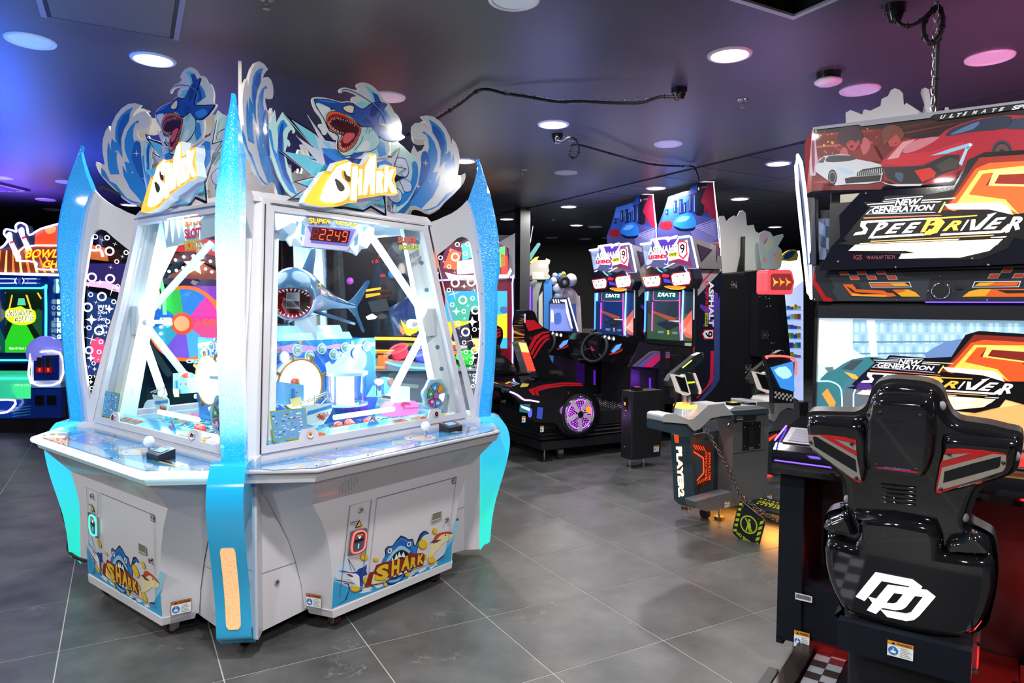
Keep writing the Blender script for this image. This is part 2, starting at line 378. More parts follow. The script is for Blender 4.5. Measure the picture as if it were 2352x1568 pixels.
# walls
def wall(name, a, b):
    a = V((*a, 0)); b = V((*b, 0)); t = (b-a).normalized(); n = V((-t.y, t.x, 0))*.1
    MB().prism([a, b, b+n*2, a+n*2][::-1], [p+V((0, 0, ZC+.02)) for p in (a, b, b+n*2, a+n*2)][::-1], WALL).build(name, kind='structure')
wall('wall_back', (XB, YB), (XA, YB)); wall('wall_left', (XA, YB), (XA, YA)); wall('wall_front', (XA, YA), (XB, YA)); wall('wall_right', (XB, YA), (XB, YB))
# square column
cc = V((.11, 10.22, 0)); cs = .17
MB().prism([cc, cc+gx*cs, cc+(gx+gy)*cs, cc+gy*cs], [p+V((0, 0, ZC-.001)) for p in (cc, cc+gx*cs, cc+(gx+gy)*cs, cc+gy*cs)], mat('charcoal_column_paint', (.05, .052, .058), .38)).build('column', label='slim square charcoal column beside the tablet-like kids cabinet', cat='column', kind='structure')

# ------------------------------------------------------------------ ceiling fittings
LW = mat('white_plastic', (.75, .75, .76), .4); LIT = mat('lit_diffuser', (1, 1, 1), .5, emit=(1, .98, .95), es=14); UNL = mat('unlit_diffuser', (.8, .82, .82), .35)
def downlight(lit):
    t = thing('ceiling_downlight', 'x', 'light', (0, 0, ZC))
    m = MB(); R = .128; n = 32
    prof = [(R, 0), (R-.004, -.009), (R-.018, -.012), (.103, -.007), (.102, -.002)]
    m.loft([[V((r*math.cos(2*math.pi*i/n), r*math.sin(2*math.pi*i/n), ZC+z)) for i in range(n)] for r, z in prof][::-1], LW, True, False)
    m.build('trim_ring', t)
    d = MB(); d.add([V((.103*math.cos(2*math.pi*i/n), .103*math.sin(2*math.pi*i/n), ZC-.005)) for i in range(n)], [list(range(n))[::-1]], LIT if lit else UNL)
    d.build('diffuser', t, label='glowing white diffuser' if lit else None); return t
LITS = [((352, 136), 'glowing round downlight above the left shark topper', ), ((1676, 125), 'largest glowing round downlight in the right half of the ceiling'), ((1271, 285), 'glowing round downlight just before a black socket with a looped cable'),
 ((1788, 372), 'glowing round downlight left of the red racing marquee'), ((1066, 369), 'glowing round downlight beside the right wave board, partly hidden'), ((1507, 429), 'glowing round downlight left of the nearer blue city topper'),
 ((1699, 454), 'glowing round downlight right of the nearer blue city topper'), ((1306, 472), 'glowing round downlight between the column and the farther city topper'), ((1164, 501), 'glowing round downlight just left of the charcoal column'),
 ((1324, 515), 'glowing round downlight farthest back near a sprinkler'), ((1780, 519), 'glowing round downlight above the pale cartoon board'), ((297, 470), 'glowing round downlight seen over the left white fin of the shark machine')]
UNLS = [((70, 93), 'unlit white round downlight in the far left corner of the ceiling'), ((1181, -3), 'unlit round downlight cut by the top edge of the picture'), ((890, 222), 'unlit round downlight behind the right shark topper'),
 ((1975, 206), 'unlit round downlight over the white cut-out city board'), ((2273, 132), 'unlit round downlight right of the hanging chain'), ((1535, 330), 'unlit round downlight between two black cables'), ((1300, 396), 'unlit round downlight left of a black cable, near a sprinkler'),
 ((1367, 519), 'unlit round downlight right of the farthest glowing one'), ((1344, 547), 'small unlit far downlight, middle of the last row'), ((1396, 545), 'small unlit far downlight, right end of the last row'), ((1267, 544), 'small unlit far downlight, left end of the last row'),
 ((2, 407), 'unlit downlight at the left edge of the picture'), ((155, 418), 'unlit downlight left of the left blue horn'), ((105, 458), 'small unlit downlight over the bowling machine sign'), ((121, 481), 'smallest unlit downlight over the bowling machine sign'), ((983, 484), 'unlit downlight under the right wave board')]
P1 = None; P0 = None
for (p, lab) in LITS:
    x = atz(*p, ZC)
    if P1 is None: P1 = downlight(True); o = P1
    else: o = copy_tree(P1)
    o.location = (x.x, x.y, ZC-(0.0121 if (V((x.x, x.y, 0)).dot(gx) > k0) else 0)); o['label'] = lab; o['group'] = 'glowing ceiling downlights'
    lamp('AREA', 'downlight_lamp', (x.x, x.y, ZC-.03), 34 if p != (297, 470) else 16, (1, .97, .93), .2)
for (p, lab) in UNLS:
    x = atz(*p, ZC)
    if P0 is None: P0 = downlight(False); o = P0
    else: o = copy_tree(P0)
    o.location = (x.x, x.y, ZC-(0.0121 if (V((x.x, x.y, 0)).dot(gx) > k0) else 0)); o['label'] = lab; o['group'] = 'unlit ceiling downlights'
# further ceiling lamps of the hall behind and beside the photographer
for (x, y) in ((-3.4, .6), (-.6, 1.6), (1.9, 1.2), (-1.6, -1.2), (1, -1.6), (4.2, 2.6), (-4.6, 2.6)):
    lamp('AREA', 'downlight_lamp', (x, y, ZC-.03), 75, (1, .97, .93), .2)
# smoke detector
x = atz(1903, 168, ZC); t = thing('smoke_detector', 'black based white smoke detector beside an unlit downlight', 'smoke detector', x)
m = MB(); m.cyl(x, x+V((0, 0, -.035)), .075, GLOSS, .07, 28); m.build('base', t)
m = MB(); n = 28; rr_ = lambda i: 1+(.04 if i % 4 < 2 else 0)
m.loft([[x+V((r*rr_(i)*math.cos(2*math.pi*i/n), r*rr_(i)*math.sin(2*math.pi*i/n), z)) for i in range(n)] for r, z in ((.06, -.035), (.078, -.045), (.08, -.058), (.06, -.07), (.03, -.074))], LW); m.build('cover', t)
SPR = [((1706, 230), 'sprinkler head left of the smoke detector'), ((1202, 390), 'sprinkler head left of the middle unlit downlight'), ((1270, 500), 'sprinkler head right of the column'), ((1380, 556), 'farthest tiny sprinkler head near the back'), ((612, -4), 'sprinkler head at the top edge of the picture')]
for p, lab in SPR:
    x = atz(*p, ZC); t = thing('fire_sprinkler', lab, 'sprinkler', x, 'ceiling sprinklers')
    m = MB(); m.cyl(x, x+V((0, 0, -.006)), .04, STEEL, .036, 20); m.build('escutcheon', t)
    m = MB(); m.cyl(x+V((0, 0, -.006)), x+V((0, 0, -.028)), .009, STEEL)
    for s_ in (-1, 1): m.tube([x+V((s_*.01, 0, -.02)), x+V((s_*.014, 0, -.035)), x+V((0, 0, -.048))], .0025, STEEL, 5)
    m.build('frame', t)
    MB().cyl(x+V((0, 0, -.048)), x+V((0, 0, -.052)), .018, STEEL, None, 12).build('deflector', t)
# junction sockets and hanging cables
SOCK = [((1560, 203), .055, 'black ceiling socket at the right end of the long chained cable'), ((1280, 308), .05, 'black ceiling socket below a glowing downlight, cable loop beside it'), ((2057, 12), .05, 'black ceiling socket feeding the coiled cable over the racing marquee')]
for p, r, lab in SOCK:
    x = atz(*p, ZC); t = thing('ceiling_socket', lab, 'socket', x, 'black ceiling sockets')
    MB().cyl(x, x+V((0, 0, -.035)), r, GLOSS, r*.95, 24).build('base', t)
    MB().cyl(x+V((0, 0, -.035)), x+V((0, 0, -.075)), r*.85, GLOSS, r*.55, 24).build('plug', t)
def chain(mb, a, b, step, r, w, m, sag=0):
    a = V(a); b = V(b); L = (b-a).length; n = max(2, int(L/step)); t = (b-a).normalized(); u = V((0, 0, 1)) if abs(t.z) < .9 else V((1, 0, 0)); x = t.cross(u).normalized(); y = x.cross(t)
    for i in range(n):
        c = a.lerp(b, (i+.5)/n)-V((0, 0, sag*4*((i+.5)/n)*(1-(i+.5)/n))); s_ = x if i % 2 else y
        mb.tube([c+t*(math.cos(q)*step*.72)+s_*(math.sin(q)*w) for q in [2*math.pi*j/10 for j in range(10)]], r, m, 4, closed=True)
def cable(pts, name, label, r=.009, ch=None):
    P = [atz(px, py, z) for px, py, z in pts]
    t = thing(name, label, 'cable', (P[0].x, P[0].y, P[0].z))
    MB().tube(smooth([tuple(p) for p in P], 5, False), r, RUBBER, 8).build('flex', t)
    if ch:
        m = MB()
        for a, b in ch: chain(m, atz(*a), atz(*b), .035, .0016, .009, STEEL)
        m.build('support_chain', t, label='thin steel chain tied along the cable', kind='stuff')
    tm_ = MB()
    Q = smooth([tuple(p) for p in P], 5, False)
    for i in range(3, len(Q)-3, 6): tm_.ring(Q[i], r+.003, .003, RUBBER, V(Q[i+1])-V(Q[i-1]), 8, 4)
    tm_.build('cable_ties', t, kind='stuff')
cable([(1560, 214, 2.93), (1552, 222, 2.91), (1520, 222, 2.91), (1500, 227, 2.9), (1470, 236, 2.88), (1400, 236, 2.88), (1330, 233, 2.9), (1280, 234, 2.9), (1215, 223, 2.93), (1160, 215, 2.96), (1105, 206, 2.97), (1055, 240, 2.96), (1000, 275, 2.95), (935, 310, 2.94)], 'ceiling_cable', 'long wavy black cable running from socket to behind the shark topper', .010,
      [((1497, 226, 2.905), (1300, 236, 2.9)), ((1300, 232, 2.91), (1160, 210, 2.97)), ((1100, 204, 2.98), (940, 304, 2.95))])
cable([(1280, 322, 2.93), (1292, 324, 2.92), (1308, 315, 2.93), (1322, 322, 2.93), (1330, 345, 2.88), (1322, 362, 2.85), (1308, 358, 2.85), (1310, 340, 2.88), (1326, 332, 2.92), (1400, 352, 2.92), (1490, 376, 2.94), (1550, 381, 2.95), (1590, 382, 2.97), (1600, 395, 2.85), (1606, 416, 2.72)], 'ceiling_cable', 'black cable with a small loop running to the nearer city topper', .009,
      [((1295, 314, 2.95), (1326, 332, 2.92)), ((1400, 355, 2.92), (1592, 382, 2.97))])
cable([(1000, 478, 2.95), (1060, 481, 2.93), (1110, 486, 2.92), (1150, 488, 2.93), (1188, 482, 2.96)], 'ceiling_cable', 'far black cable sagging to the charcoal column', .012)
cable([(2057, 40, 2.93), (2068, 56, 2.88), (2090, 60, 2.86), (2115, 48, 2.88), (2140, 25, 2.92), (2155, 14, 2.95), (2165, 40, 2.88), (2160, 75, 2.78), (2140, 100, 2.72), (2124, 85, 2.76), (2122, 55, 2.85), (2140, 28, 2.92), (2160, 20, 2.94), (2166, 60, 2.84), (2155, 100, 2.75), (2152, 180, 2.6), (2148, 256, 2.46)], 'ceiling_cable', 'coiled black cable dropping onto the red racing marquee', .010)
a = atz(2152, 5, 2.96); t = thing('hanging_chain', 'steel chain hanging from the ceiling to the red racing marquee', 'chain', (a.x, a.y, 2.42), None)
m = MB(); bq = V((a.x, a.y, 2.40)); chain(m, V((a.x, a.y, ZC)), bq, .04, .003, .012, STEEL); m.build('chain_links', t)
# air vent, left
x0 = atz(0, 412, ZC); vp = PL(atz(62, 434, ZC)+V((0, 0, -.004)), (-1, .0, 0), (0, -1, 0)); 
va, vb = atz(66, 437, ZC), atz(46, 415, ZC)
t = thing('ceiling_vent', 'dark slatted air vent at the left edge of the ceiling', 'vent', (va.x-.6, va.y, ZC-.02))
m = MB(); 
ax = V((1, 0, 0)); 
vc = V((va.x-.75, (va.y+vb.y)/2, ZC-.012)); m.box(vc, (1.5, .42, .02), mat('vent_void', (.01, .01, .015), .6)); m.build('duct', t)
fm_ = MB()
for dy in (-.26, .26): fm_.box(vc+V((0, dy, -.004)), (1.6, .07, .03), mat('vent_frame', (.16, .16, .2), .5))
fm_.box(vc+V((.78, 0, -.004)), (.07, .56, .03), mat('vent_frame', (.1, .1, .1), .5)); fm_.build('frame', t)
for k in range(14): MB().box(vc+V((.68-k*.1, 0, -.012)), (.012, .42, .05), mat('vent_slat', (.12, .12, .15), .5), Matrix.Rotation(.6, 3, 'Y')).build('slat', t)
# ================================================================== FOUR-PLAYER SHARK COIN PUSHER
CP = V((-1.307, 4.029, 0)); A52 = math.radians(52)
E1 = V((math.cos(A52), math.sin(A52), 0)); E2 = V((-math.sin(A52), math.cos(A52), 0))
RK = [Matrix.Rotation(-math.pi/2*k, 3, 'Z') for k in range(4)]
def Wk(s, t, z, k=0): return CP+RK[k]@(E1*s-E2*t)+V((0, 0, z))
def rpl(pl, k):
    return PL(CP+RK[k]@(pl.o-CP), RK[k]@pl.ux, RK[k]@pl.uz)
PLOW = PL(Wk(0, .93, .1), E1, Wk(0, .96, .64)-Wk(0, .93, .1)); PUP = PL(Wk(0, .96, .64), E1, Wk(0, 1.07, .775)-Wk(0, .96, .64))
PGL = PL(Wk(0, .79, .83), E1, Wk(0, .60, 2.02)-Wk(0, .79, .83)); PSH = PL(Wk(0, .9, .832), E1, Wk(0, .5, .832)-Wk(0, .9, .832))
def PT(t): return PL(Wk(0, t, 0), E1, (0, 0, 1))
pusher = thing('coin_pusher_machine', 'big white four-sided coin pusher with blue horns, shark toppers and lit windows', 'arcade machine', (CP.x, CP.y, 0))
SKY = pr('35a7dc', .4); SKYL = pr('8fd0ee', .4); INK = pr('14204a', .4); NAVY = pr('1c3f95', .35); PBLUE = pr('2a7fd0', .35); PWHT = pr('eef2fa', .35); GOLD = pr('e8c326', .4); GOLDD = pr('b8801c', .4)
ORG_ = pr('e89a22', .4); DRED = pr('8a2418', .4); CRM = pr('efdfae', .4); BLK = pr('0b0d12', .4); AQUA = pr('5cc3d8', .3); LILAC = pr('b9c2ea', .35); TEALP = pr('a9dcd6', .35)
SCREW = CHROME
ZB = [(.10, .93, .405, .455), (.22, .937, .408, .472), (.35, .944, .42, .505), (.45, .949, .44, .54), (.55, .955, .478, .59), (.64, .96, .53, .635)]
ZU = [(.64, .96, .53, .635), (.72, 1.025, .572, .685), (.775, 1.07, .598, .725)]
def offplane(mb, pl, quads, d, m):
    for q in quads: mb.slab(pl, q, m, -.003, d)
Zr1 = (750, 1180, 6.532); Zc2 = (560, 940, 2.903)
def cabinet(k):
    # moulded front with curved chamfers
    mb = MB()
    for rows in (ZB, ZU):
        for side in (-1, 1):
            mb.loft([[Wk(side*a, t, z, k), Wk(side*b, .79, z, k)] for z, t, a, b in rows][::side], WHITE, True, False, False)
        mb.loft([[Wk(-a, t, z, k), Wk(a, t, z, k)] for z, t, a, b in rows][::-1], WHITE, False, False, False)
    f = mb.build('cabinet_front', pusher)
    # plinth strip
    MB().prism([Wk(s, t, .075, k) for s, t in ((-.44, .8), (-.40, .935), (.40, .935), (.44, .8))], [Wk(s, t, .112, k) for s, t in ((-.455, .8), (-.408, .936), (.408, .936), (.455, .8))], WHITE).build('plinth', pusher, bevel=.003)
    # flat side panels running to the corner posts
    for side in (-1, 1):
        pl = rpl(PT(.785), k); sd = MB()
        sd.slab(pl, [(side*x, z) for x, z in ((.42, .09), (.775, .06), (.775, .8), (.42, .8))], WHITE, -.02, 0)
        o = sd.build('side_panel', pusher)
        if k < 2:
            g = MB(); band(g, pl, [(side*.49, .33), (side*.745, .33)], .004, pr('8a8a96'), .001); band(g, pl, [(side*.745, .10), (side*.745, .62)], .003, pr('9a9aa8'), .001)
            g.build('panel_joint', o)
            lk = MB(); c = pl.w(side*.60, .27, 0); lk.cyl(c, c+pl.n*.008, .013, CHROME, .011); lk.cyl(c+pl.n*.008, c+pl.n*.009, .004, RUBBER); lk.build('cam_lock', o)
            for z in (.15, .36, .6):
                b = MB(); c = pl.w(side*.765, z, 0); b.ball(c+pl.n*.002, .007, CHROME, 10, 6); b.build('bolt', o)
    if k > 1: return
    pl = rpl(PLOW, k); uv = lambda t, z=Zr1: uvs(PLOW, t, z)
    # printed sea scene
    a = MB()
    base = uv('75,1420 80,1290 110,1010 300,1010 560,960 620,900 800,900 1000,850 1200,760 1400,690 1530,650 1700,560 1880,440 1890,560 1870,720')
    a.poly(pl, uv('75,1420 90,1270 105,1010 260,1060 380,1130 520,1100 620,1090 860,1020 1000,990 1200,930 1350,860 1600,760 1870,600 1868,712'), SKY, .0010)
    a.poly(pl, uv('80,1290 110,930 220,1010 300,1200 180,1230'), SKYL, .0006); a.poly(pl, uv('1870,690 1880,430 1930,320 1800,520 1760,600 1650,700'), SKY, .0008)
    a.poly(pl, uv('1900,400 1990,90 1920,120 1850,300 1870,260 1800,420 1770,600 1890,500'), SKYL, .0005)
    a.poly(pl, uv('130,800 300,640 420,860 600,620 650,860 500,1000 140,960'), pr('cfe0f4'), .0003)
    for q in ('510,1130 640,1080 700,1110 640,1140 690,1150 560,1180 480,1190 540,1150', '700,1075 860,1020 840,1070 900,1060 760,1110', '1200,930 1330,880 1300,910 1400,900 1230,960', '1370,860 1500,790 1480,830 1400,880', '1540,800 1660,740 1650,760 1560,830'): a.poly(pl, uv(q), PWHT, .0014)
    for q in ('460,1165 560,1110 520,1150 600,1140', '900,1030 1000,1000 1120,970 1150,985 960,1050', '1240,940 1380,870 1310,930', '1640,700 1770,610 1760,640 1670,700'): a.poly(pl, uv(q), NAVY, .0016)
    a.poly(pl, uv('150,1370 270,1290 330,1150 320,1060 240,1030 330,1040 350,1110 320,1210 300,1280 230,1330'), NAVY, .0016)
    # shark head
    a.poly(pl, smooth(uv('820,745 880,620 870,540 920,480 990,470 1110,320 1230,380 1290,370 1310,430 1330,470 1400,300 1480,250 1535,295 1470,310 1400,400 1350,580 1330,640 1320,760 1270,860 1150,960 1000,1060 900,1050 880,985'), 2), INK, .0012)
    a.poly(pl, smooth(uv('835,740 895,620 888,545 925,498 990,490 1112,350 1230,400 1282,392 1295,440 1318,490 1400,380 1410,330 1480,272 1510,290 1460,300 1390,390 1335,590 1300,640 1290,760'), 2), PBLUE, .0018)
    a.poly(pl, smooth(uv('900,640 990,520 1110,380 1220,450 1290,560 1290,620 1200,510 1110,480 1010,530'), 2), pr('1f62b8'), .0021)
    a.poly(pl, smooth(uv('880,720 960,600 1030,520 1110,470 1200,510 1280,590 1300,680 1290,760 1200,600 1110,560 1010,620 940,700'), 2), SKYL, .0024)
    a.poly(pl, smooth(uv('930,760 960,680 1010,600 1080,545 1150,540 1230,590 1270,680 1240,800 1120,880 1000,930'), 2), BLK, .0027)
    for q in ('960,720 985,640 1010,730', '1010,690 1040,590 1070,670', '1050,660 1085,560 1115,640', '1110,640 1150,560 1180,650', '920,960 950,900 970,950', '990,945 1020,880 1050,935', '1070,920 1100,850 1140,895', '1150,890 1180,830 1210,870', '1210,850 1250,790 1270,830'): a.poly(pl, uv(q), PWHT, .0030)
    a.poly(pl, smooth(uv('905,990 1020,975 1160,900 1100,990 1000,1035 920,1030'), 2), PBLUE, .0030); a.poly(pl, smooth(uv('930,1000 1030,985 1120,950 1060,1000 960,1020'), 2), SKYL, .0033)
    for cx, cy in ((945, 550), (1232, 450)):
        for r, m_, d in ((44, INK, .0030), (38, PWHT, .0033), (20, BLK, .0036), (6, PWHT, .0039)): a.poly(pl, [PLOW.uv(*q) for q in [(Zr1[0]+(cx+r*math.cos(i*.5236)*(.9))/Zr1[2], Zr1[1]+(cy-r*math.sin(i*.5236)-r*.25*math.cos(i*.5236))/Zr1[2]) for i in range(12)]], m_, d)
    # swordfish and tuna
    a.poly(pl, smooth(uv('500,1090 490,960 480,900 440,870 360,880 250,855 165,845 250,870 350,910 400,940 360,955 260,970 350,975 380,1010 440,1050 430,1100'), 1), PWHT, .0020)
    a.poly(pl, uv('165,845 260,850 360,875 440,865 480,820 560,790 600,750 590,860 610,900 545,930 540,1080 500,1085 490,930 440,890 380,890 250,868'), NAVY, .0023); a.poly(pl, uv('330,890 400,930 380,942 300,905'), DRED, .0026)
    band(a, pl, uv('125,985 280,1010 400,1040 350,1100'), .003, INK, .0026); band(a, pl, uv('320,670 370,850'), .002, INK, .0026); band(a, pl, uv('320,670 430,850'), .002, INK, .0026)
    a.poly(pl, smooth(uv('1590,400 1640,310 1720,280 1820,270 1885,280 1880,330 1830,390 1740,440 1680,520 1600,600 1560,660 1500,740 1530,640 1540,520'), 2), CRM, .0022)
    a.poly(pl, smooth(uv('1590,400 1640,310 1720,275 1820,262 1890,280 1870,300 1800,295 1720,310 1650,380 1600,450'), 2), pr('c8401c'), .0025); a.poly(pl, uv('1530,445 1590,395 1720,380 1640,430 1560,430'), pr('4a3f52'), .0028)
    a.poly(pl, uv('1640,330 1660,255 1710,290'), CRM, .0018); a.poly(pl, disc(*PLOW.uv(750+1780/6.532, 1180+315/6.532), .005, 10), BLK, .0030); a.poly(pl, uv('1600,760 1640,700 1660,780'), CRM, .0024)
    # gold coins
    for cx, cy, rx, ry in ((560, 640, 55, 55), (735, 680, 38, 28), (425, 1120, 70, 42), (620, 1000, 72, 58), (1440, 450, 68, 72), (1620, 250, 32, 46), (1468, 635, 32, 36), (1570, 690, 55, 55), (1210, 900, 38, 36), (878, 1055, 25, 32)):
        for dx, m_, sc, d in ((-4, GOLDD, 1.06, .0034), (2, GOLD, .95, .0038)): a.poly(pl, [PLOW.uv(Zr1[0]+(cx+dx+rx*sc*math.cos(i*.5236))/Zr1[2], Zr1[1]+(cy+ry*sc*math.sin(i*.5236)-dx)/Zr1[2]) for i in range(12)], m_, d)
    # SHARK wordmark
    a.poly(pl, uv('560,1100 640,870 700,860 740,760 860,720 950,700 1030,690 1160,660 1250,565 1290,590 1440,580 1470,620 1440,770 1280,810 1130,860 940,960 840,1040 700,1065'), DRED, .0040)
    a.poly(pl, uv('660,1050 700,890 740,930 860,950 940,960 860,1020 760,1045'), CRM, .0043)
    for ch, q in (('S', '740,790 925,735 915,985 700,1010'), ('H', '965,700 1085,670 1075,900 955,945'), ('A', '1120,690 1260,575 1235,830 1100,860'), ('R', '1260,655 1340,640 1330,800 1240,815'), ('K', '1360,620 1450,590 1450,745 1350,770')):
        text(a, ch, pl, uv(q), INK, d=.0046, bold=.07)
    def letters(col, d, bold, dy):
        for ch, q in (('S', '745,785 930,728 915,975 705,1000'), ('H', '970,695 1090,662 1075,890 960,935'), ('A', '1125,680 1262,565 1235,822 1105,852'), ('R', '1262,648 1345,632 1332,792 1245,808'), ('K', '1362,612 1455,582 1450,738 1352,764')):
            text(a, ch, pl, uv(q), col, d=d, bold=bold)
    letters(GOLD, .0055, .045, 0); letters(ORG_, .0052, .058, 0)
    a.build('sea_artwork', f, label='printed cartoon shark, marlin, tuna and gold coins with SHARK lettering')
    # service doors
    Q1 = uv('704,638 847,600 775,1205 633,1252', Zc2); Q2 = uv('884,590 1414,448 1345,988 817,1182', Zc2)
    for nm, q in (('coin_door', Q1), ('ticket_door', Q2)):
        g = MB(); n = len(q)
        band(g, pl, q, .0035, pr('6a6a78'), .0060, True); g.slab(pl, [(x*.9985, y) for x, y in q], WHITE, -.002, .0002)
        o = g.build(nm, f)
        c = pl.w(*(PLOW.uv(560+774/2.903, 940+666/2.903) if nm == 'coin_door' else PLOW.uv(560+1348/2.903, 940+731/2.903)), 0)
        MB().cyl(c, c+pl.n*.012, .015, CHROME, .012).cyl(c+pl.n*.012, c+pl.n*.013, .005, pr('c03028')).build('cam_lock', f)
    # coin slot bezel
    cs_ = MB(); P8 = smooth(uv('340,270 370,250 570,200 590,215 590,270 555,530 535,560 320,610 305,600 305,570', Zr1), 1)
    cs_.slab(pl, P8, STEEL, 0, .010); lc = 'ff4a44' if k == 0 else '3dffd0'
    o = cs_.build('coin_slot', f, bevel=.002)
    rg = smooth(uv('470,250 540,250 572,300 560,420 530,520 440,570 380,570 358,520 370,400 400,290', Zr1), 3); m2 = MB(); m2.tube([pl.w(*q, .012) for q in rg], .0035, gl(lc, 3.), 6, closed=True)
    m2.build('light_ring', o, label='glowing oval ring')
    m3 = MB(); m3.poly(pl, rg, pr('55565c'), .0108); m3.poly(pl, uv('400,390 532,345 530,385 398,430'), BLK, .0116); m3.poly(pl, uv('455,335 495,325 474,362'), gl('cfe6ff', 3), .0116); m3.poly(pl, uv('450,440 468,436 462,505 446,508'), gl('5a78ff', 3), .0116); m3.poly(pl, uv('435,310 520,292 520,308 435,328'), gl('ff5030', 1.5), .0116); m3.build('slot_face', o)
    # warning marks, window and P02 tag
    w = MB(); w.poly(pl, uv('480,80 522,170 413,210'), BLK, .0062); w.poly(pl, uv('480,105 510,165 434,192'), GOLD, .0066); w.build('warning_triangle', f); w = MB(); w.poly(pl, uv('355,98 455,75 455,130 355,155'), pr('c9c6d2'), .0060); w.poly(pl, uv('362,122 450,100 450,112 362,134'), pr('505060'), .0064)
    w.build('notice_sticker', f); w = MB(); w.poly(pl, uv('1570,0 1720,-40 1715,62 1562,132'), pr('d8d2c0'), .0062); w.poly(pl, uv('1580,-5 1712,-48 1705,48 1572,92'), pr('7b7a70', .2), .0066); w.poly(pl, uv('1562,105 1716,55 1714,68 1562,132'), pr('9a978c'), .0069)
    w.build('ticket_window', f); w = MB(); w.poly(pl, uv('1384,460 1411,453 1411,487 1384,494', Zc2), BLK, .0062); w.poly(pl, uv('1386,463 1409,456 1409,484 1386,490', Zc2), pr('dcdae4'), .0065); text(w, 'P02' if k == 0 else 'P01', pl, uv('1388,466 1407,460 1407,481 1388,487', Zc2), BLK, d=.0068, bold=.02)
    w.build('panel_tag', f)
    # speaker holes
    pu = rpl(PUP, k); sp = MB()
    for cx in (-.375, .375):
        for i in range(-3, 4):
            for j in range(-3, 4):
                x, y = i*.017+(j % 2)*.008, j*.017
                if math.hypot(x, y) < .055: sp.poly(pu, disc(cx+x, .085+y, .0028, 6), BLK, .0008)
    sp.build('speaker_holes', f, kind='stuff')
    # caution label on the curved chamfer
    cl = MB(); pc = PL(Wk(-.470, .806, .118, k), Wk(-.433, .921, .118, k)-Wk(-.470, .806, .118, k), (0, 0, 1)) if k == 0 else PL(Wk(.433, .921, .118, k), Wk(.470, .806, .118, k)-Wk(.433, .921, .118, k), (0, 0, 1))
    sticker(cl, pc, .012, .005, .085, .062, 'CAUTION'); cl.build('caution_sticker', f)
    # floodlit LED strip under the lip of the left side
    ls = MB(); mL = gl('a8f4ff', 7.) if k == 1 else pr('8c8c98')
    pts = [Wk(s, t, .821, k) for s, t in ((-.803, .905), (-.608, 1.1), (.608, 1.1), (.803, .905))]
    ls.tube(pts, .016 if k == 1 else .006, mL, 8); ls.build('edge_strip', pusher, label='glowing white-cyan light strip' if k == 1 else None)
def tpx_(mb, t, pl, q, m, d, bold=.02): text(mb, t, pl, q, m, d=d, bold=bold)
def sticker(mb, pl, x, y, w, h_, word='WARNING'):
    mb.poly(pl, rect(x, y, x+w, y+h_), pr('20242c'), .0010); mb.poly(pl, rect(x+w*.02, y+h_*.02, x+w*.98, y+h_*.98), pr('eef0f2'), .0014); mb.poly(pl, rect(x+w*.02, y+h_*.74, x+w*.98, y+h_*.98), pr('e0901e' if word == 'WARNING' else 'c0662a'), .0018)
    text(mb, word, pl, [(x+w*.36, y+h_*.93), (x+w*.92, y+h_*.93), (x+w*.92, y+h_*.79), (x+w*.36, y+h_*.79)], BLK, d=.0022, bold=.03)
    mb.poly(pl, [(x+w*.16, y+h_*.78), (x+w*.32, y+h_*.78), (x+w*.24, y+h_*.94)], BLK, .0022)
    mb.poly(pl, disc(x+w*.24, y+h_*.38, w*.19, 16), pr('2a78c8'), .0020); mb.poly(pl, [(x+w*.14, y+h_*.24), (x+w*.34, y+h_*.24), (x+w*.34, y+h_*.38), (x+w*.26, y+h_*.40), (x+w*.26, y+h_*.56), (x+w*.22, y+h_*.56), (x+w*.22, y+h_*.40), (x+w*.14, y+h_*.38)], pr('eef0f2'), .0024)
    for i in range(6): mb.poly(pl, rect(x+w*.5, y+h_*(.12+.1*i), x+w*(.92-.06*(i % 3)), y+h_*(.15+.1*i)), pr('707888'), .0020)
